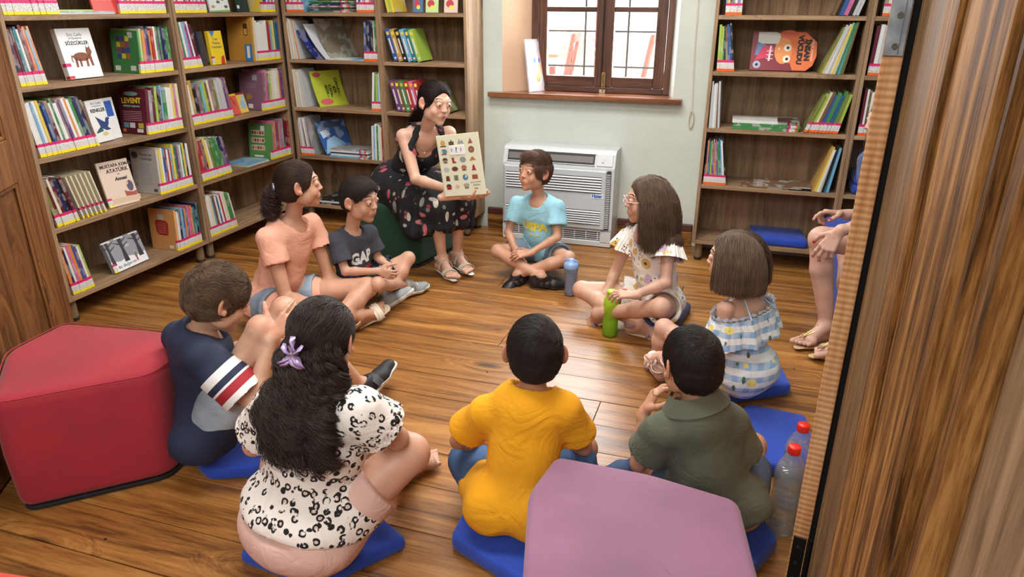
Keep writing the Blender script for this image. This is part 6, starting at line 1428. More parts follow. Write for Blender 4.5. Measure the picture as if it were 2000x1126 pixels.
def sandal(s, sd, fr, mat, solem, style):
    heel, ball, d, n, w, L, inner = fr; q = s.s; R_ = np.stack([w, d, n], 1); bot = heel - n * .025 * q
    ops = [('add', cone(heel, ball, .034 * q, .034 * q, .01)), ('add', cone(ball - w * .014, ball + w * .014, .028 * q, .028 * q, .01)), ('add', cone(ball, ball + d * L * .26, .034 * q, .026 * q, .01)), ('clip', bot + n * .003, n), ('clip', bot - n * .012, -n)]
    v, f = sdf_mesh(ops, .003); r = smooth_obj('sandal', v, f, solem, s.o)
    rx = .037 * q
    if style == 'sport':
        band(s, ball + d * L * .02 - n * .008, R_, rx, .026 * q, .030, mat, 'strap', r, .0035, 0, PI)
        band(s, heel * .42 + ball * .58 + n * .004, R_, .034 * q, .046 * q, .014, mat, 'strap', r, .0035, 0, PI)
        Ra = np.stack([w, nrm(n * .8 - d * .5), nrm(d + n * .5)], 1); band(s, heel + n * .046 * q + d * .022, Ra, .031 * q, .043 * q, .020, mat, 'strap', r, .0035)
    elif style == 'braid':
        b = band(s, ball + d * .004 - n * .006, R_, rx, .028 * q, .040, mat, 'strap', r, .006, 0, PI, 20); v2 = np.array([x.co for x in b.data.vertices]); 
        band(s, ball + d * .004 - n * .006, R_, rx + .004, .032 * q, .012, mat, 'braid', b, .005, 0, PI, 20); band(s, heel + n * .034 * q, np.stack([w, n, d], 1), .034 * q, .040 * q, .024, mat, 'strap', r, .003)
    elif style == 'thong':
        gold = mat; t0 = ball + d * L * .20 + w * inner * .008 + n * .016
        for e in (-1, 1):
            pts = [t0 + n * .0, ball * .6 + heel * .4 + n * (.036 * q) + w * e * .012, heel + n * (.052 * q) + w * e * .024 + d * .012, heel + n * (.060 * q) + w * e * .018 - d * .026]; m = MB().tube(pts, .0042, 8, flat=.6)
            o = m.build('strap', gold, r, smooth=True)
        bd = MB()
        for k in range(14):
            a = k / 13; p = V(t0) * (1 - a) + (heel + n * (.054 * q) + d * .014) * a + n * .012 * math.sin(a * PI) + n * .004; bd.lathe([(.0005, -.003), (.0034, 0), (.0005, .003)], 6, 0, Matrix.Translation(Vector(p)))
        x = bd.build('beads', gold, r, smooth=True); x['kind'] = 'stuff'
    else:
        band(s, ball + d * .0 - n * .008, R_, rx, .024 * q, .014, mat, 'strap', r, .003, 0, PI); band(s, ball - d * .026 - n * .004, R_, rx * .95, .027 * q, .012, mat, 'strap', r, .003, 0, PI)
        band(s, heel + n * .040 * q + d * .004, np.stack([w, nrm(n - d * .3), nrm(d + n * .3)], 1), .032 * q, .034 * q, .016, mat, 'strap', r, .003)
        MB().lathe([(.001, -.004), (.007, -.001), (.006, .003)], 8, 0, Matrix.Translation(Vector(ball + n * .024 * q - d * .02))).build('flower_trim', mat, r)
    return r
def p_uspa():
    s = Person('uspa', 1.26, 208, pitch=-6, roll=3, hs=.97, fat=.90); J = s.J; s.fn = {'R': (.15, -.25, 1), 'L': (-.25, -.35, .9)}
    s.body_ops = [('add', p) for p in s.torso() + s.arms() + s.legs()]
    for sd in 'RL': s.body_ops += [('add', p) for p in s.foot(sd, 0, False)[0]]
    s.hand('R', (-.0, -.30, -.95), (.25, .95, -.2), curls=[.35, .38, .42, .5], L=.135, spread=.12, tcurl=.3); s.hand('L', (-.9, -.35, -.1), (-.1, .5, -.8), curl=.5, L=.135)
    s.head(); s.build(skin_mat((196, 148, 122), lips=(178, 112, 102), brow=(86, 64, 52)), 'boy in a light blue lettered shirt sitting cross-legged before the air conditioner', KINDH, eye=(74, 50, 34), gaze=(14, 10))
    tee = s.shirt(fabric((148, 200, 218), .08), .60, o=.014, flare=.014, scoop=.012, neckr=.056, seed=3, amp=.005)
    s.shorts(fabric((116, 132, 146), .12), .62, flare=.012)
    c = J['pelvis'] + s.up * s.L * .58 + s.fw * .15; project_text(tee, tee, 'USPA', .062, c, -s.rt * 0 + np.cross(s.up, s.fw) * -1 if False else -s.rt, s.up, (236, 220, 70), bold=.0035)
    project_text(tee, tee, 'SINCE 1890', .013, c - s.up * .045, -s.rt, s.up, (226, 216, 110), bold=.0006)
    bk = plain((26, 26, 28), .4); sl = plain((20, 20, 20), .6)
    for sd, n in (('R', (.15, -.25, 1)), ('L', (-.25, -.35, .9))):
        sh, fr = s.socks_shoe(sd, bk, sl, n)
        heel, ball, d, nn, w, L, bot = fr
        for k in (.35, .62): band(s, heel * (1 - k) + ball * k - nn * .004, np.stack([w, d, nn], 1), .036, .037, .020, bk, 'velcro_strap', sh, .004, 0, PI)
    hm = hair_mat((70, 50, 42), (120, 90, 74)); cap, hv, hf = scalp(s, .011, front=.068, nape=-.052, mat=hm, rough=.003, extra=[('add', ellip(s.H(0, .045, .092), V(.045, .035, .018), s.R, .02))])
    fl = lambda h: np.stack([.25 + 3 * h[:, 0], np.where(h[:, 2] > .05, .9, -.4), np.where(h[:, 2] > .05, .35, -.8)], 1)
    strands('hair_strands', cap, hm, grow(s, hv, hf, 9000, .034, fl, .20, 6, .22), .0004)
def p_gap():
    s = Person('gap', 1.12, 96, pitch=6, roll=-2, hs=.99, fat=.92); J = s.J; s.fn = {'R': (.1, -.15, 1), 'L': (-.55, -.1, .8)}
    s.body_ops = [('add', p) for p in s.torso() + s.arms() + s.legs()]
    for sd in 'RL': s.body_ops += [('add', p) for p in s.foot(sd, 0, False)[0]]
    s.hand('R', (.85, -.1, -.15), (-.1, .95, -.1), curl=.85, L=.115); s.hand('L', (.4, -.75, -.3), (-.6, -.5, -.2), curl=.85, L=.115)
    s.head(); s.build(skin_mat((200, 154, 130), lips=(184, 110, 104), brow=(66, 50, 42)), 'small boy in a charcoal shirt with white letters, legs crossed', KINDH, eye=(54, 38, 28), gaze=(-6, -4))
    tee = s.shirt(fabric((62, 64, 74), .10), .72, o=.014, flare=.013, seed=6, neckr=.052)
    project_text(tee, tee, 'GAP', .078, J['pelvis'] + s.up * s.L * .62 + s.fw * .15 , -s.rt, s.up, (226, 226, 228), bold=.004, squash=.82)
    project_text(tee, tee, '♥', .04, J['pelvis'] + s.up * s.L * .40 + s.fw * .15 - s.rt * .03, -s.rt, s.up, (196, 40, 56), bold=.002, name='heart_print')
    s.shorts(pattern('cartoon_free_print', kids_print), .72, flare=.012)
    gm = plain((150, 156, 158), .6); wm = plain((206, 208, 206), .5); sock = plain((170, 172, 172), .9)
    for sd, n in (('R', (.1, -.15, 1)), ('L', (-.55, -.1, .8))):
        sh, fr = s.socks_shoe(sd, gm, wm, n, ssole=.020); heel, ball, d, nn, w, L, bot = fr; m = MB()
        for k in (.45, .6, .75, .9): p = heel * (1 - k) + ball * k + nn * .036; m.tube([p - w * .014 - nn * .004, p + nn * .003, p + w * .014 - nn * .004], .0022, 6)
        m.build('laces', plain((236, 236, 232), .7), sh); a = J['an' + sd]; b = J['kn' + sd]; dd = nrm(b - a); MB().tube([a - dd * .01, a + dd * .02, a + dd * .045], [.031, .030, .031], 16).build('sock', sock, s.o, smooth=True)
    hm = hair_mat((34, 30, 28), (62, 54, 50)); cap, hv, hf = scalp(s, .0035, front=.070, nape=-.058, mat=hm, rough=.0008, vx=.003, extra=[('add', ellip(s.H(0, .010, .056), V(.066, .080, .052), s.R, .02))])
    fl = lambda h: np.stack([.1 + 0 * h[:, 0], np.where(h[:, 2] > .05, 1., -.2), np.where(h[:, 2] > .05, -.1, -.9)], 1)
    strands('hair_strands', cap, hm, grow(s, hv, hf, 12000, .012, fl, .08, 4, .2), .0003)
def p_peach():
    s = Person('peach', 1.46, 56, pitch=-2, roll=2, hs=.98, fat=1.0); J = s.J
    s.body_ops = [('add', p) for p in s.torso() + s.arms() + s.legs()]; ft = {}
    for sd, n in (('R', (.25, -.5, .8)), ('L', (0, 0, 1))):
        f_, ft[sd] = s.foot(sd, 0, True, n); s.body_ops += [('add', p) for p in f_]
    s.hand('R', (.8, -.1, -.1), (0, .2, -1), curl=.5, L=.155); s.hand('L', (.45, -.2, -.8), (-.6, -.6, -.3), curl=.4, L=.155)
    s.head(); s.build(skin_mat((198, 150, 124), lips=(178, 104, 98), brow=(70, 50, 40)), 'girl in a peach shirt with a curly ponytail sitting on the floor', KINDH, eye=(60, 44, 30))
    tee = s.shirt(fabric((236, 176, 152), .06), .42, o=.015, flare=.016, seed=9, neckr=.056, amp=.005)
    s.shorts(denim((140, 160, 178)), .42, flare=.016)
    for sd in 'RL': sandal(s, sd, ft[sd], plain((222, 212, 192), .7), plain((196, 178, 150), .7), 'braid')
    hm = hair_mat((40, 30, 26), (78, 58, 48)); cap, hv, hf = scalp(s, .008, front=.062, nape=-.070, mat=hm, rough=.0016)
    fl = lambda h: np.stack([-.3 * h[:, 0] / .07, -np.ones(len(h)), -.15 + 0 * h[:, 0]], 1)
    strands('hair_strands', cap, hm, grow(s, hv, hf, 8000, .07, fl, .0, 8, .05, curl=.0012, cf=7), .0004)
    rs = np.random.RandomState(8); n = 2600; k = 18; P = np.zeros((n, k, 3)); root = s.H(0, -.112, .0); cl = rs.randint(0, 48, n); dirs = rs.randn(48, 3) * .55; ph = rs.rand(48) * 6.28
    d0 = -s.R[:, 1] * .75 + V(0, 0, -.75); p = np.repeat(root[None], n, 0) + rs.randn(n, 3) * .007; d = nrm(d0)[None] + dirs[cl] * .62; d /= np.linalg.norm(d, axis=1)[:, None]; Ln = .15 * (.6 + .4 * rs.rand(n)); jj = rs.randn(n, 3) * .0035
    for i in range(k):
        t_ = i / (k - 1); w1 = np.cross(d, V(0, 1, .2)); w1 /= np.linalg.norm(w1, axis=1)[:, None]; w2 = np.cross(d, w1); a = ph[cl] + t_ * 21; P[:, i] = p + (w1 * np.sin(a)[:, None] + w2 * np.cos(a)[:, None]) * .015 * min(1, t_ * 3) + jj * t_
        d = d * .86 + V(0, 0, -.20); d /= np.linalg.norm(d, axis=1)[:, None]; p = p + d * (Ln / (k - 1))[:, None]
    strands('ponytail', cap, hm, P, .0008)
    Rb = s.R; tie = MB()
    for c_, o_ in (((206, 40, 50), 0), ((236, 236, 236), .006), ((120, 160, 220), .012)): 
        q = [s.H(.020 * math.cos(a), -.100 - o_ * .8 - .004, .004 + .020 * math.sin(a) - o_) for a in np.linspace(0, 2 * PI, 17)]; tie = MB().tube([Vector(x) for x in q], .0048, 8).build('hair_tie', plain(c_, .6), cap, smooth=True)
def p_floral():
    s = Person('floral', 1.28, 252, pitch=2, hs=.95, fat=.98); J = s.J
    s.body_ops = [('add', p) for p in s.torso() + s.arms() + s.legs()]; ft = {}
    for sd, n in (('L', (-.55, -.5, .6)), ('R', (.1, -.45, .9))):
        f_, ft[sd] = s.foot(sd, 0, True, n); s.body_ops += [('add', p) for p in f_]
    s.hand('L', (-.95, -.15, .02), (-.1, .25, -.95), curls=[.4, .5, .6, .7], L=.13, thumb=1.1); s.hand('R', (.25, -.2, -.9), (.8, -.3, .2), curl=.6, L=.125)
    s.head(); s.build(skin_mat((200, 156, 134), lips=(180, 112, 106), brow=(104, 80, 62)), 'girl with glasses and long brown hair in a floral romper holding a green bottle', KINDH, eye=(80, 60, 44))
    mat = pattern('floral_romper', romper)
    ops = [('add', p) for p in s.torso(.014)]; ops.append(('clip', J['pelvis'] - s.up * .02, -s.up)); ops.append(('sub', cone(J['neck'] - s.up * .035 + s.fw * .02, J['neck'] + s.up * .1 + s.fw * .03, .058, .10, .004)))
    tee = s.cloth('romper_top', ops, mat, .006, .006, 36, 5)
    s.shorts(mat, .45, flare=.014, name='romper_shorts', amp=.005)
    for sd, sx in (('R', 1), ('L', -1)):
        a, b = J['sh' + sd], J['el' + sd]; d = nrm(b - a); u = nrm(np.cross(d, s.fw)); w = np.cross(u, d); ruffle(s, 'ruffle_sleeve', mat, a - d * .005, np.stack([u, w, -d], 1), .050, .050, .075, .026, 7, amp=.006, seed=3 + sx)
    pass
    for sd in 'RL': sandal(s, sd, ft[sd], plain((150, 128, 150), .6), plain((214, 196, 168), .7), 'kids')
    hm = hair_mat((64, 48, 38), (112, 88, 70), .35); cap, hv, hf = scalp(s, .008, front=.062, nape=-.070, mat=hm)
    strands('hair_strands', cap, hm, long_hair(s, 9000, .33, part=.0, seg=16, seed=2, curl=.004, cf=2.2, collide=body_colliders(s)[:6], clump=200, spread=.02, frontlim=.050, cut=.425), .0006)
    gm = plain((232, 190, 200), .25); g = empty('glasses'); g.parent = s.o
    m = MB()
    for sx in (-1, 1):
        m.tube([Vector(s.H(sx * .032 + .020 * math.cos(a), .099 - .004 * abs(math.cos(a)), .001 + .0155 * math.sin(a))) for a in np.linspace(0, 2 * PI, 25)], .0015, 6)
        m.tube([Vector(s.H(sx * .053, .096, .006)), Vector(s.H(sx * .074, .07, .006)), Vector(s.H(sx * .080, .0, .004)), Vector(s.H(sx * .080, -.014, -.008))], .0021, 6)
    m.tube([Vector(s.H(-.012, .101, .004)), Vector(s.H(0, .103, .007)), Vector(s.H(.012, .101, .004))], .0015, 6); C.objects.unlink(g); bpy.data.objects.remove(g)
    gf = m.build('glasses_frame', gm, s.o, smooth=True)
def p_lemon():
    s = Person('lemon', 1.16, 280, pitch=3, hs=.93, fat=.92); J = s.J
    s.body_ops = [('add', p) for p in s.torso() + s.arms() + s.legs()]; ft = {}
    for sd, n in (('R', (-.3, -.3, .9)), ('L', (-.2, -.3, .9))):
        f_, ft[sd] = s.foot(sd, 0, True, n); s.body_ops += [('add', p) for p in f_]
    s.hand('L', (-.9, .1, .1), (0, -.1, -1), curl=.5, L=.115); s.hand('R', (-.8, -.3, 0), (0, 0, -1), curl=.6, L=.115)
    s.head(); s.build(skin_mat((208, 164, 144), lips=(186, 116, 110), brow=(110, 86, 68)), 'girl with a brown bob in a blue and yellow off-shoulder dress, back half turned', KINDH, eye=(80, 60, 44))
    mat = pattern('lemon_print', lemon_print); ops = [('add', p) for p in s.torso(.015)]; ops.append(('clip', J['pelvis'] + s.up * s.L * .72, s.up)); ops.append(('add', ellip(J['pelvis'] + s.up * .02, V(.140, .135, .10), np.stack([s.rt, s.fw, s.up], 1), .04)))
    ops.append(('clip', V(0, 0, .058), V(0, 0, -1.)))
    s.cloth('dress', ops, mat, .006, .006, 40, 4)
    s.shorts(mat, .42, flare=.010, name='dress_legs')
    R = np.stack([s.rt, s.fw, s.up], 1); c = J['pelvis'] + s.up * s.L * .86; hw = np.linalg.norm(J['shR'] - J['shL']) / 2
    ruffle(s, 'shoulder_ruffle', mat, c, R, hw + .036, .082, .098, .028, 9, amp=.0085)
    ruffle(s, 'ruffle_head', plain((214, 226, 240), .8), c + s.up * .004, R, hw + .032, .078, -.012, .004, 22, amp=.003, seed=5)
    m = MB()
    for sx in (-1, 1): m.tube([Vector(J['neck'] + s.rt * sx * .045 - s.fw * .035 + s.up * .018), Vector(J['neck'] + s.rt * sx * .055 - s.fw * .055 - s.up * .01), Vector(c - s.fw * .085 + s.rt * sx * (.075))], .0042, 6, flat=.5)
    m.build('straps', plain((190, 208, 232), .8), s.o)
    for sd in 'RL': sandal(s, sd, ft[sd], plain((206, 190, 190), .4), plain((226, 214, 206), .6), 'kids')
    hm = hair_mat((66, 52, 42), (116, 94, 76), .33); cap, hv, hf = scalp(s, .009, front=.062, nape=-.070, mat=hm)
    strands('hair_strands', cap, hm, long_hair(s, 9000, .26, part=.0, seg=14, seed=3, curl=.0015, cf=1.2, collide=body_colliders(s)[:6], clump=260, spread=.012, minlen=.93, frontlim=.05, gravity=1.0, cut=.475), .0006)
def p_green():
    s = Person('green', 1.26, 322, pitch=8, hs=.93, fat=.93); J = s.J; s.fn = {'R': (.1, -.5, .9)}
    s.body_ops = [('add', p) for p in s.torso() + s.arms() + s.legs()]
    for sd in 'RL': s.body_ops += [('add', p) for p in s.foot(sd, 0, False)[0]]
    s.hand('L', (.35, .35, .85), (.85, .2, -.2), curls=[.5, .55, .6, .7], L=.135, spread=.12); s.hand('R', (-.7, .5, -.3), (0, 0, -1), curl=.6, L=.13)
    s.head(); s.build(skin_mat((190, 140, 112), lips=(170, 104, 96), brow=(50, 38, 32)), 'boy in an olive collared shirt seen from behind, hand at his mouth', KINDH, eye=(54, 38, 28))
    om = fabric((88, 92, 78), .10, .35, 600); tee = s.shirt(om, .62, o=.020, flare=.020, seed=12, amp=.006, sc=24, neckr=.052, name='shirt', vx=.0055)
    R = np.stack([s.rt, s.fw, s.up], 1); c = J['neck'] + s.up * .008
    def fn(u, v):
        a = PI * (-.40 + 1.8 * u) + PI * 1.0 * 0; a = PI * 1.5 + (u - .5) * PI * 1.55; r = .050 + .030 * v; return V(c) + R @ V((r + .010) * math.cos(a), r * math.sin(a) - .004, .034 - .040 * v)
    v, f = ringmesh(fn, 60, 6, False); nn = vnormals(v, f); n = len(v); mk('collar', np.concatenate([v, v + nn * .004]), np.concatenate([f, f[:, ::-1] + n]), om, tee, smooth=True)
    s.shorts(denim((70, 84, 106)), .65, top=.05)
    for sd, n in (('R', (.1, -.5, .9)), ('L', (0, 0, 1))): s.socks_shoe(sd, plain((44, 66, 104), .7), plain((196, 196, 192), .6), n)
    hm = hair_mat((26, 22, 21), (50, 42, 38), .3); cap, hv, hf = scalp(s, .007, front=.060, nape=-.060, mat=hm, rough=.0022, vx=.0035)
    wx = V(-.012, -.075, .070)
    def fl(h): a = h - wx; r = np.cross(V(.1, -.7, .7), a); return nrm2(a) * .75 + nrm2(r) * .5 + V(0, .25, 0)
    strands('hair_strands', cap, hm, grow(s, hv, hf, 14000, .026, fl, .06, 6, .10), .00042)
def p_yellow():
    s = Person('yellow', 1.26, 344, pitch=6, hs=.90, fat=.94); J = s.J
    s.body_ops = [('add', p) for p in s.torso() + s.arms() + s.legs()]
    for sd in 'RL': s.body_ops += [('add', p) for p in s.foot(sd, 0, False)[0]]
    s.hand('L', (.8, .4, -.3), (0, 0, -1), curl=.5, L=.13); s.hand('R', (-.8, .4, -.3), (0, 0, -1), curl=.5, L=.13)
    s.eara = .95; s.head(); s.build(skin_mat((184, 130, 102), lips=(170, 104, 96), brow=(50, 38, 32)), 'boy in a mustard yellow shirt seen straight from behind', KINDH, eye=(54, 38, 28))
    s.shirt(fabric((232, 164, 22), .07), .62, o=.017, flare=.014, seed=14, amp=.0055, sc=22, neckr=.055, vx=.0055, hem=-.07)
    s.shorts(denim((62, 92, 134)), .90, flare=.012, o=.012, top=.05)
    for sd in 'RL': s.socks_shoe(sd, plain((60, 70, 90), .7), plain((200, 200, 196), .6))
    hm = hair_mat((30, 25, 24), (54, 46, 42), .3); cap, hv, hf = scalp(s, .009, front=.060, nape=-.062, mat=hm, rough=.0022, vx=.0035)
    wx = V(.018, -.085, .050)
    def fl(h): a = h - wx; r = np.cross(V(.1, -.8, .6), a); return nrm2(a) * .7 + nrm2(r) * .6 + V(0, .1, 0)
    strands('hair_strands', cap, hm, grow(s, hv, hf, 14000, .030, fl, .06, 6, .10), .00042)
def p_leopard():
    s = Person('leopard', 1.44, 355, pitch=14, hs=.93, fat=1.02); J = s.J
    s.body_ops = [('add', p) for p in s.torso() + s.arms() + s.legs(thin=1.08)]
    for sd in 'RL': s.body_ops += [('add', p) for p in s.foot(sd, 0, True)[0]]
    s.body_ops += [('add', ellip(J['pelvis'] - s.fw * .035 - s.up * .015, V(.165, .125, .095), np.stack([s.rt, s.fw, s.up], 1), .05))]
    s.hand('L', (.6, .6, -.3), (0, 0, -1), curl=.5, L=.15); s.hand('R', (-.7, .5, -.3), (0, 0, -1), curl=.5, L=.15)
    s.head(); s.build(skin_mat((206, 158, 134), lips=(180, 110, 104), brow=(50, 38, 32)), 'girl with long curly dark hair in a leopard-spotted shirt, seen from behind', KINDH, eye=(54, 38, 28))
    s.shirt(pattern('leopard_jersey', leopard), .58, o=.022, flare=.022, seed=17, amp=.005, sc=20, neckr=.056, vx=.006, hem=.032, extra=[ellip(J['pelvis'] - s.fw * .030 + s.up * .035, V(.176, .136, .095), np.stack([s.rt, s.fw, s.up], 1), .05)])
    pk = fabric((220, 184, 174), .05, .5, 240); ops = [('add', p) for p in s.torso(.014)[:2]] + [('add', ellip(J['pelvis'] - s.fw * .035 - s.up * .015, V(.178, .138, .105), np.stack([s.rt, s.fw, s.up], 1), .05))]; ops.append(('clip', J['pelvis'] + s.up * .02, s.up))
    for sd in 'LR':
        a, b = J['hip' + sd], J['kn' + sd]; d = nrm(b - a); e = a + (b - a) * .62; ops.append(('add', cone(a, e, .100, .084, .04), [(e, d)]))
    ops.append(('clip', V(0, 0, .048), V(0, 0, -1.)))
    s.cloth('shorts', ops, pk, .0065, .002, 20, 2)
    hm = hair_mat((30, 24, 23), (66, 52, 46), .32); cap, hv, hf = scalp(s, .010, front=.060, nape=-.072, mat=hm, rough=.002)
    col = body_colliders(s)
    cp = V(-.012, -.118, -.030)
    def fl(h): return nrm2(cp - h) + np.stack([.25 * np.sin(h[:, 2] * 160 + 20 * h[:, 0]), 0 * h[:, 0], .25 * np.sin(h[:, 0] * 150)], 1)
    strands('hair_strands', cap, hm, grow(s, hv, hf, 9000, .085, fl, .02, 9, .10, curl=.002, cf=9), .0007)
    # the curls over the back
    rs = np.random.RandomState(9); nl = 190; per = 44; k = 26; P = np.zeros((nl * per, k, 3)); cl = np.repeat(np.arange(nl), per); a0 = rs.uniform(-1.15, 1.15, nl)
    root = np.stack([s.H(.078 * math.sin(a), -.014 - .088 * math.cos(a), rs.uniform(-.062, .022)) for a in a0]); Rb = np.stack([s.rt, s.fw, s.up], 1)
    d = np.stack([Rb @ V(.75 * math.sin(a), -.42 * math.cos(a), -.75) for a in a0]) + rs.randn(nl, 3) * .12; Ln = rs.uniform(.20, .30, nl); ph = rs.rand(nl) * 6.28; fq = rs.uniform(3.0, 5.0, nl) * 6.28; am = rs.uniform(.009, .018, nl); cen = root.copy(); jit = rs.randn(nl * per, 3); jit /= np.linalg.norm(jit, axis=1)[:, None]; jit *= (rs.rand(nl * per) ** .5 * .0085)[:, None]
    for i in range(k):
        t_ = i / (k - 1); w1 = np.cross(d, s.fw); w1 /= np.linalg.norm(w1, axis=1)[:, None]; w2 = np.cross(d, w1); a = ph + fq * t_; hx = cen + (w1 * np.sin(a)[:, None] + w2 * np.cos(a)[:, None]) * (am * min(1, t_ * 4))[:, None]
        P[:, i] = hx[cl] + jit * (.7 + 1.1 * t_)
        d = d * .80 + V(0, 0, -.30) + s.rt * (rs.randn(nl) * .04)[:, None]; d /= np.linalg.norm(d, axis=1)[:, None]; cen = cen + d * (Ln / (k - 1))[:, None]
        for pr in col:
            dd = _ev(pr, cen); b = dd < .022
            if b.any():
                e = 1e-3; gr = np.stack([_ev(pr, cen[b] + V(e, 0, 0)), _ev(pr, cen[b] + V(0, e, 0)), _ev(pr, cen[b] + V(0, 0, e))], 1) - dd[b][:, None]; gr /= np.linalg.norm(gr, axis=1)[:, None]; cen[b] += gr * (.022 - dd[b])[:, None]
    strands('curls', cap, hm, P, .0009)
    # lilac claw clip
    cm = plain((176, 150, 200), .2, **{'Transmission_Weight': .25}); cc = s.H(-.012, -.118, -.018); m = MB()
    for a, ln, w_, bend in ((1.15, .044, .0075, .5), (1.99, .044, .0075, -.5), (-.35, .040, .012, -.4), (-2.79, .040, .012, .4), (-1.15, .038, .013, .3), (-1.99, .038, .013, -.3), (.35, .034, .008, .5), (2.79, .034, .008, -.5)):
        pts = [Vector(cc + s.R @ V(math.cos(a + bend * t_) * ln * t_, -.010 - .016 * math.sin(t_ * PI * .9), math.sin(a + bend * t_) * ln * t_)) for t_ in (0, .25, .5, .75, 1.0)]; m.tube(pts, [.005, w_, w_ * 1.1, w_ * .95, .004], 8, flat=.35)
    clip = m.build('claw_clip', cm, s.o, smooth=True); MB().box(-.006, .006, -.005, .005, -.014, .014, .002, M=mat4(cc - s.R[:, 1] * .016, s.R[:, 0], s.R[:, 1], s.R[:, 2])).build('clip_spring', plain((196, 180, 110), .3, Metallic=.8), clip)
def p_navy():
    s = Person('navy', 1.36, 36, pitch=24, hs=.95, fat=.96); J = s.J; s.fn = {'L': (-.35, -.25, .85)}
    s.body_ops = [('add', p) for p in s.torso() + s.arms() + s.legs(thin=.95)]
    for sd in 'RL': s.body_ops += [('add', p) for p in s.foot(sd, 0, False)[0]]
    s.hand('R', (.45, .55, .55), (-.6, .5, -.5), curls=[.35, .5, .6, .7], L=.145, thumb=1.0, tcurl=.1); s.hand('L', (.7, -.3, .2), (0, -.4, -.9), curl=.7, L=.145)
    s.head(); s.build(skin_mat((204, 160, 134), lips=(180, 110, 104), brow=(84, 64, 50)), 'boy in a navy striped-sleeve shirt hugging his knees beside the red pouf', KINDH, eye=(54, 38, 28))
    x = N('navy_jersey'); at = x.n('ShaderNodeAttribute', attribute_name='sleeve'); c = x.ramp(at.outputs['Fac'], [(0, lin((226, 226, 228))), (.20, lin((160, 34, 46))), (.42, lin((226, 226, 228))), (.48, lin((26, 38, 66))), (.64, lin((226, 226, 228))), (.86, lin((26, 38, 66)))], 'CONSTANT')
    x.color(c).setp(Roughness=.75); x.bump(x.noise(x.coords(), 700, 2), .2, .0006)
    tee = s.shirt(x.m, .86, o=.019, flare=.024, seed=21, amp=.006, sc=22, neckr=.058, vx=.005, name='jersey')
    vs = np.array([v.co for v in tee.data.vertices]); val = np.ones(len(vs))
    for sd in 'RL':
        a, b = J['sh' + sd], J['el' + sd]; d = nrm(b - a); Ln = np.linalg.norm(b - a); e = Ln * .86; t_ = (vs - a) @ d; rad = np.linalg.norm(vs - a - np.outer(t_, d), axis=1); m = (rad < .085) & (t_ > .02) & (np.abs(t_ - e) < e)
        tors = np.min([_ev(p, vs) for p in s.torso(.0)[:3]], axis=0); m &= tors > .004; val[m] = np.clip((e - t_[m]) / .125, 0, 1)
    at_ = tee.data.attributes.new('sleeve', 'FLOAT', 'POINT'); at_.data.foreach_set('value', val.astype(np.float32))
    s.shorts(denim((150, 166, 180)), .50, flare=.020, o=.014, top=.10)
    bk = plain((34, 34, 38), .6)
    for sd, n in (('R', (0, 0, 1)), ('L', (-.35, -.25, .85))):
        sh, fr = s.socks_shoe(sd, bk, plain((226, 224, 218), .5), n, ssole=.017, L=.225); heel, ball, d, nn, w, L, bot = fr
        band(s, heel * .35 + ball * .65, np.stack([w, d, nn], 1), .040, .040, .034, plain((60, 62, 66), .6), 'velcro_strap', sh, .005, 0, PI)
        c0 = heel * .35 + ball * .65 + nn * .034 - w * (.026 if sd == 'R' else .022); ax, ay = d, nrm(nn * .75 - w * .66 + 0 * d); lg = MB()
        for sg in (-1, 1): lg.tube([Vector(c0 + ax * .011 * math.cos(a) + ay * (sg * .010 - sg * .012 * math.sin(a))) + Vector(nrm(np.cross(ax, ay))) * .002 for a in np.linspace(.15, PI - .15, 9)], .0016, 6)
        lg.build('shoe_logo', plain((236, 236, 232), .5), sh)
    hm = hair_mat((62, 48, 38), (120, 94, 72), .4); cap, hv, hf = scalp(s, .012, front=.060, nape=-.060, mat=hm, rough=.004, vx=.004)
    wx = V(-.01, -.07, .075)
    def fl(h): a = h - wx; r = np.cross(V(.1, -.6, .8), a); return nrm2(a) * .8 + nrm2(r) * .3 + np.stack([.5 * np.sin(h[:, 1] * 110), 0 * h[:, 0], .5 * np.sin(h[:, 0] * 120)], 1)
    strands('hair_strands', cap, hm, grow(s, hv, hf, 14000, .036, fl, .12, 7, .16, curl=.001, cf=5), .00045)
def p_adult():
    s = Person('adult', 1.62, 262, pitch=5, hs=1.03, fat=.98); J = s.J
    s.body_ops = [('add', p) for p in s.torso() + s.arms() + s.legs()]; ft = {}
    for sd in 'RL': f_, ft[sd] = s.foot(sd, 0, True); s.body_ops += [('add', p) for p in f_]
    s.hand('R', (-.92, -.1, .10), (-.1, -.25, -.95), curls=[.45, 1.1, 1.15, 1.2], L=.175, thumb=.9); s.hand('L', (-.45, -.15, -.85), (.45, .75, -.2), curls=[.35, .5, .7, .6], L=.175, spread=.14)
    s.head(); s.build(skin_mat((204, 160, 142), nail=(196, 24, 52)), 'seated adult at the right edge, bare legs and red nails, half hidden by the door', 'adults in the room', vx=.006)
    m = fabric((70, 84, 120), .1); s.shirt(m, .5, seed=30, name='blouse'); s.shorts(m, .50, name='skirt', o=.02)
    for sd in 'RL': sandal(s, sd, ft[sd], plain((206, 176, 110), .3, Metallic=.6), plain((196, 170, 130), .6), 'thong')
    hm = hair_mat((60, 44, 36), (96, 74, 60)); cap, hv, hf = scalp(s, .010, mat=hm)
    strands('hair_strands', cap, hm, long_hair(s, 2500, .3, seed=7, collide=body_colliders(s)[:6]), .001)
for fn_ in (p_woman, p_uspa, p_gap, p_peach, p_floral, p_lemon, p_green, p_yellow, p_leopard, p_navy, p_adult):
    import time as _t; _a = _t.time(); fn_(); print(fn_.__name__, round(_t.time() - _a, 1))
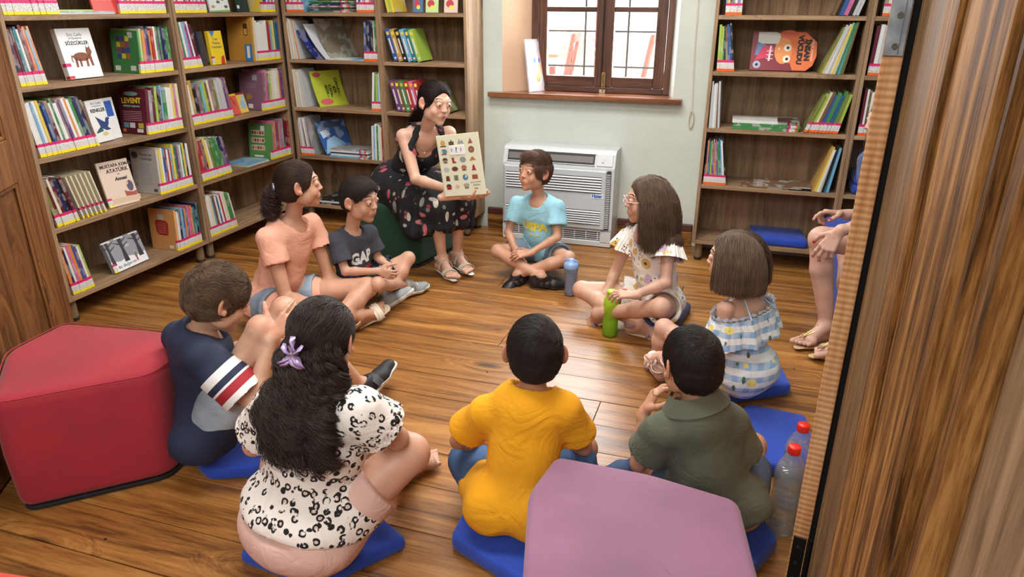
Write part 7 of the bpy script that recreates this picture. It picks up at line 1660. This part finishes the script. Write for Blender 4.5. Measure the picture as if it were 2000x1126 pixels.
# ---------------------------------------------------------------- poufs, cushions, bottles, the held book
def cush_mat(c, name):
    x = N(name); v = x.coords(); n = x.noise(v, 3.5, 4); n2 = x.noise(v, 520, 2); x.color(x.ramp(n, [(.3, lin(tuple(i * .90 for i in c))), (.7, lin(tuple(min(255, i * 1.07) for i in c)))])); x.setp(Roughness=.85, **{'Sheen_Weight': .15}); x.bump(n2, .35, .0008); return x.m
BLUE = cush_mat((34, 70, 176), 'blue_cloth'); NAVYC = cush_mat((26, 38, 86), 'navy_cloth')
def pouf(name, poly, z1, mat, label, r=.035, seam=None, bulge=.006, cr=.05):
    cx = sum(p[0] for p in poly) / len(poly); cy = sum(p[1] for p in poly) / len(poly); pl = rounded([(x - cx, y - cy) for x, y in poly], cr, 5)
    vs, fs = cushion_mesh(pl, .012, z1, r, 5, bulge); o = mk(name, vs, fs, mat, smooth=True, loc=(cx, cy, 0)); tag(o, label, 'pouf')
    vs, fs = cushion_mesh([(x * .97, y * .97) for x, y in pl], .0, .014, .003, 1); mk('base_cover', vs, fs, plain((24, 22, 24), .8), o)
    if seam: 
        n = len(pl); k0, k1 = seam; pts = []
        m = MB(); ring = [(x * .985, y * .985, z1 - .006) for x, y in pl]; m.tube([Vector(p) for p in ring + ring[:1]], .0022, 5); m.build('piping', mat, o, smooth=True)
    return o
pouf('red_pouf', [(-1.92, 1.19), (-1.615, 1.475), (-1.65, 1.68), (-1.79, 1.745), (-2.20, 1.69), (-2.18, 1.45)], .385, cush_mat((160, 34, 50), 'red_cloth'), 'large crimson foam pouf beside the open door at the left', seam=(0, 1))
pouf('orange_pouf', [(-1.50, .72), (-1.17, .765), (-1.0, .45), (-1.45, .40)], .385, cush_mat((222, 58, 40), 'orange_cloth'), 'bright red-orange pouf cut by the bottom left corner')
pouf('mauve_pouf', [(-.352, 1.455), (-.376, 1.30), (-.300, 1.00), (-.18, .86), (.20, .93), (.130, 1.19), (.088, 1.418), (-.12, 1.455)], .385, cush_mat((140, 96, 124), 'mauve_cloth'), 'mauve foam pouf in the foreground between the two boys', r=.022, cr=.03)
pouf('green_pouf', [(-2.10, 3.50), (-1.70, 3.52), (-1.62, 3.92), (-2.14, 3.94)], .37, cush_mat((24, 66, 48), 'green_cloth'), 'dark green pouf under the reading woman')
pouf('blue_pouf', [(.455, 4.02), (.47, 3.70), (.56, 3.15), (.98, 3.15), (.98, 4.02)], .385, BLUE, 'tall blue pouf under the adult at the right edge')
def cushion(poly, z0, t, label, mat=BLUE, group='flat blue seat cushions', r=.014):
    cx = sum(p[0] for p in poly) / len(poly); cy = sum(p[1] for p in poly) / len(poly); pl = rounded([(x - cx, y - cy) for x, y in poly], .022, 4)
    vs, fs = cushion_mesh(pl, 0, t, r, 4, .002); o = mk('seat_cushion', vs, fs, mat, smooth=True, loc=(cx, cy, z0)); tag(o, label, 'cushion', group)
    MB().tube([Vector((x * 1.004, y * 1.004, t * .5)) for x, y in pl + pl[:1]], .0016, 5).build('seam', mat, o); return o
cushion([(.133, 4.19), (.425, 4.19), (.40, 4.44), (.10, 4.44)], ZS[0], .05, 'blue cushion lying on the base shelf right of the window')
cushion([(.130, 2.46), (.335, 2.44), (.36, 2.15), (.325, 2.085), (.0, 2.09)], 0, .052, 'empty blue cushion on the floor beside the two water bottles')
cushion([(.295, 2.655), (.235, 2.93), (-.06, 2.90), (-.10, 2.60), (.06, 2.505)], 0, .052, 'blue cushion under the girl in the off-shoulder dress')
cushion([(-.645, 1.455), (-.652, 1.62), (-.30, 1.72), (-.16, 1.45), (-.405, 1.36)], 0, .055, 'blue cushion under the boy in the mustard shirt')
cushion([(.225, 1.73), (.165, 1.845), (-.12, 1.86), (-.15, 1.55), (.13, 1.54)], 0, .055, 'blue cushion under the boy in the olive shirt')
cushion([(-1.17, 1.225), (-.91, 1.205), (-.76, 1.42), (-.95, 1.52), (-1.16, 1.44)], 0, .045, 'blue cushion under the girl in the leopard-spotted shirt')
cushion([(-1.575, 1.535), (-1.50, 1.50), (-1.36, 1.56), (-1.40, 1.80), (-1.62, 1.80)], 0, .05, 'blue cushion under the boy hugging his knees')
cushion([(-.205, 3.02), (-.145, 3.38), (-.34, 3.45), (-.42, 3.10)], 0, .05, 'navy cushion under the girl with the green bottle', NAVYC)
cl = cushion([(.60, 4.19), (.90, 4.19), (.90, 4.42), (.60, 4.42)], ZS[1] + .001, .05, 'lower blue cushion on the shelf behind the seated adult'); 
cushion([(.605, 4.19), (.905, 4.19), (.905, 4.42), (.605, 4.42)], ZS[1] + .0535, .05, 'upper blue cushion on the shelf behind the seated adult')
# bottles
def clear(c, rough=.04, alpha=.35):
    x = N('clear_plastic'); tr = x.n('ShaderNodeBsdfTransparent'); tr.inputs[0].default_value = lin(c); mx = x.n('ShaderNodeMixShader'); lw = x.n('ShaderNodeLayerWeight'); lw.inputs['Blend'].default_value = .35
    f = x.math('MULTIPLY', lw.outputs['Facing'], .5); gl = x.n('ShaderNodeBsdfGlossy'); gl.inputs['Roughness'].default_value = rough
    x.setp(Roughness=.4); x.color(lin(c)); m2 = x.n('ShaderNodeMixShader'); m2.inputs[0].default_value = alpha; x.l(tr.outputs[0], m2.inputs[1]); x.l(x.b.outputs[0], m2.inputs[2])
    x.l(f, mx.inputs[0]); x.l(m2.outputs[0], mx.inputs[1]); x.l(gl.outputs[0], mx.inputs[2]); x.l(mx.outputs[0], x.out.inputs[0]); return x.m
def bottle(name, loc, prof, mat, label, cat='bottle', group=None, water=None, cap=None, n=28):
    o = MB().lathe(prof, n).build(name, mat, smooth=True, loc=loc); tag(o, label, cat, group)
    if water: MB().lathe(water[0], 24).build('water', water[1], o, smooth=True)
    if cap: MB().lathe(cap[0], 24).build('cap', cap[1], o, smooth=True)
    return o
GRN = N('green_plastic'); GRN.color(lin((176, 222, 70))).setp(Roughness=.3); _tr = GRN.n('ShaderNodeBsdfTransparent'); _tr.inputs[0].default_value = lin((206, 240, 120)); _mx = GRN.n('ShaderNodeMixShader'); _mx.inputs[0].default_value = .30; GRN.l(_tr.outputs[0], _mx.inputs[1]); GRN.l(GRN.b.outputs[0], _mx.inputs[2]); GRN.l(_mx.outputs[0], GRN.out.inputs[0]); LIME = plain((170, 224, 40), .35)
g = bottle('water_bottle', (-.482, 2.985, 0), [(.020, .001), (.033, .003), (.036, .014), (.036, .07), (.031, .11), (.031, .125), (.036, .155), (.034, .178), (.022, .196), (.018, .200)], GRN.m, 'translucent lime green bottle standing between the girl and her knees',
       water=([(.030, .005), (.034, .014), (.034, .07), (.029, .11), (.029, .115)], clear((216, 238, 140), .1, .15)), cap=([(.019, .196), (.020, .198), (.020, .214), (.024, .216), (.024, .222), (.012, .226)], LIME))
BLP = clear((196, 212, 236), .08, .22); lid = plain((136, 166, 214), .35)
b = bottle('shaker_bottle', (-.772, 3.415, 0), [(.028, .001), (.033, .004), (.034, .02), (.031, .08), (.036, .135), (.037, .15)], BLP, 'pale blue sports bottle standing by the boy before the air conditioner',
       water=([(.030, .006), (.032, .02), (.029, .08), (.033, .12)], clear((206, 216, 228), .1, .18)), cap=([(.039, .148), (.040, .152), (.040, .168), (.034, .182), (.016, .186), (.016, .198), (.013, .200)], lid))
MB().tube([(-.034, 0, .172), (-.030, 0, .192), (.0, 0, .197), (.030, 0, .188), (.036, 0, .170)], .005, 8).build('carry_loop', lid, b, smooth=True)
PET = clear((244, 247, 249), .05, .10); RED = plain((222, 44, 34), .35)
def pet(loc, label):
    pr = [(.030, .004), (.038, .001), (.0415, .010), (.042, .03)]
    for k in range(6): z = .045 + k * .022; pr += [(.042, z), (.0395, z + .006), (.042, z + .012)]
    pr += [(.0425, .185), (.042, .20), (.036, .225), (.022, .252), (.0145, .262), (.0145, .272)]
    o = bottle('plastic_bottle', loc, pr, PET, label, group='clear water bottles by the door', water=([(.036, .004), (.040, .012), (.0395, .19), (.036, .212), (.002, .213)], clear((240, 245, 247), .04, .06)), cap=([(.0168, .264), (.0172, .266), (.0172, .284), (.0155, .287)], RED))
    m = MB()
    for k in range(18): a = 2 * PI * k / 18; m.box(.0168, .0178, -.0008, .0008, .266, .283, M=Matrix.Rotation(a, 4, 'Z'))
    m.build('cap_ribs', RED, o)['kind'] = 'stuff'; return o
pet((.238, 1.835, 0), 'clear red-capped water bottle standing nearer the camera, by the door edge'); pet((.268, 1.962, 0), 'clear red-capped water bottle standing behind the other one')
# the picture book in the woman's hands
def held_book():
    tl, tr, br, bl = [Vector(p) for p in ((-1.400, 3.225, .821), (-1.176, 3.215, .855), (-1.168, 3.205, .575), (-1.387, 3.215, .527))]
    x = (tr - tl).normalized(); y = ((tl - bl).normalized() + (tr - br).normalized()).normalized(); z = x.cross(y).normalized(); y = z.cross(x); w, h, t = .225, .300, .010
    cm = N('cream_cover'); cm.color(lin((222, 224, 200))).setp(Roughness=.35)
    o = MB().box(0, w, 0, h, -.0025, 0, .0008).box(0, w, 0, h, -t, -t + .0025, .0008).box(0, .0025, 0, h, -t, 0).build('open_book', cm.m); o.matrix_world = mat4(bl, x, y, z); tag(o, 'cream picture book with rows of small houses held up by the woman', 'book')
    MB().box(.003, w - .003, .003, h - .003, -t + .0025, -.0025).build('pages', PAGE, o)
    cols = [.032, .078, .128, .180]; rows = [.262, .222, .176, .134, .090, .046]
    def P(nm, pts, c, lev=.0005): return blob(o, nm, pts, c, lev)
    def house(cx, cy, wall, roof): P('house_picture', rect(cx - .013, cy - .012, cx + .013, cy + .004), wall); P('roof_picture', [(cx - .016, cy + .003), (cx + .016, cy + .003), (cx + .008, cy + .015), (cx - .009, cy + .015)], roof, .0007); P('door_picture', rect(cx - .003, cy - .012, cx + .003, cy - .002), (40, 36, 36), .0009)
    c_, r_ = cols, rows
    P('hive_picture', ell(c_[0], r_[0], .013, .015), (206, 158, 80)); P('stand_picture', rect(c_[0] - .017, r_[0] - .018, c_[0] + .017, r_[0] - .013), (60, 56, 50))
    P('castle_picture', [(c_[1] - .014, r_[0] - .012), (c_[1] + .014, r_[0] - .012), (c_[1] + .014, r_[0] + .004), (c_[1] + .004, r_[0] + .006), (c_[1], r_[0] + .018), (c_[1] - .004, r_[0] + .006), (c_[1] - .014, r_[0] + .004)], (84, 80, 66))
    P('ship_picture', [(c_[2] - .018, r_[0] - .010), (c_[2] + .018, r_[0] - .008), (c_[2] + .008, r_[0] + .010), (c_[2], r_[0] + .002), (c_[2] - .006, r_[0] + .016)], (150, 160, 166)); P('tent_picture', [(c_[3] - .013, r_[0] - .012), (c_[3] + .013, r_[0] - .010), (c_[3], r_[0] + .016)], (150, 90, 80))
    P('wagon_picture', ell(c_[0], r_[1], .018, .012), (86, 130, 160)); P('wagon_front', ell(c_[0] - .013, r_[1] - .002, .006, .010), (206, 200, 190), .0007); P('wagon_wheels', rect(c_[0] - .014, r_[1] - .016, c_[0] + .014, r_[1] - .011), (170, 60, 60), .0007)
    P('snail_picture', ell(c_[3], r_[1], .016, .016), (120, 86, 60)); P('snail_coil', ell(c_[3], r_[1], .008, .008), (160, 120, 86), .0007)
    house(c_[0], r_[2], (176, 150, 120), (70, 70, 72)); P('boot_picture', [(c_[1] - .010, r_[2] + .014), (c_[1] + .004, r_[2] + .014), (c_[1] + .003, r_[2] - .004), (c_[1] + .013, r_[2] - .008), (c_[1] + .012, r_[2] - .014), (c_[1] - .008, r_[2] - .014)], (150, 60, 60)); P('dome_picture', ell(c_[2], r_[2], .017, .014), (140, 148, 156)); P('triangle_picture', [(c_[3] - .018, r_[2] - .008), (c_[3] + .018, r_[2] - .006), (c_[3], r_[2] + .014)], (176, 124, 66))
    P('igloo_picture', ell(c_[0], r_[3] - .002, .016, .012), (176, 186, 190)); P('nest_picture', ell(c_[1], r_[3], .018, .012), (120, 76, 60)); P('nest_inside', ell(c_[1], r_[3] + .001, .010, .005), (80, 46, 40), .0007); house(c_[2], r_[3], (170, 130, 110), (180, 90, 84)); P('pagoda_picture', [(c_[3] - .013, r_[3] - .014), (c_[3] + .013, r_[3] - .014), (c_[3] + .006, r_[3]), (c_[3] + .009, r_[3] + .002), (c_[3], r_[3] + .018), (c_[3] - .009, r_[3] + .002), (c_[3] - .006, r_[3])], (160, 46, 56))
    P('stump_picture', [(c_[0] - .012, r_[4] - .014), (c_[0] + .012, r_[4] - .014), (c_[0] + .008, r_[4] + .012), (c_[0] - .008, r_[4] + .012)], (96, 66, 50)); P('tower_picture', rect(c_[1] - .011, r_[4] - .013, c_[1] + .011, r_[4] + .013), (104, 116, 108)); P('globe_picture', ell(c_[2], r_[4], .015, .015), (70, 120, 160)); P('land_picture', ell(c_[2] + .004, r_[4] + .004, .006, .008), (206, 190, 140), .0007); P('jar_picture', rect(c_[3] - .015, r_[4] - .012, c_[3] + .015, r_[4] + .010), (150, 84, 60))
    house(c_[0], r_[5], (180, 40, 50), (50, 50, 52)); P('cup_picture', ell(c_[1], r_[5], .012, .010), (206, 176, 170)); P('mushroom_picture', ell(c_[2], r_[5] + .005, .017, .009), (160, 160, 150)); P('mushroom_house', rect(c_[2] - .011, r_[5] - .013, c_[2] + .011, r_[5]), (120, 120, 110), .0004)
    txt(o, 'Yazan ve Resimleyen', .180, .064, .0068, (90, 90, 80), .05); txt(o, 'Carson', .182, .050, .013, (50, 50, 46), .04, shear=.2); txt(o, 'Ellis', .178, .032, .013, (50, 50, 46), .04, shear=.2)
    st = MB().box(.062, .145, .202, .246, .0003, .0028, .0005).build('title_sticker', plain((232, 236, 240), .4), o)
    for q, (x_, s_) in zip(('?', '?', '?'), ((.076, .022), (.101, .034), (.126, .022))): text_mesh('lettering', q, s_, plain((34, 36, 40), .5), st, T(x_, .224 + (s_ - .022) * .1, .0032), .0002, bold=.0006)
held_book()
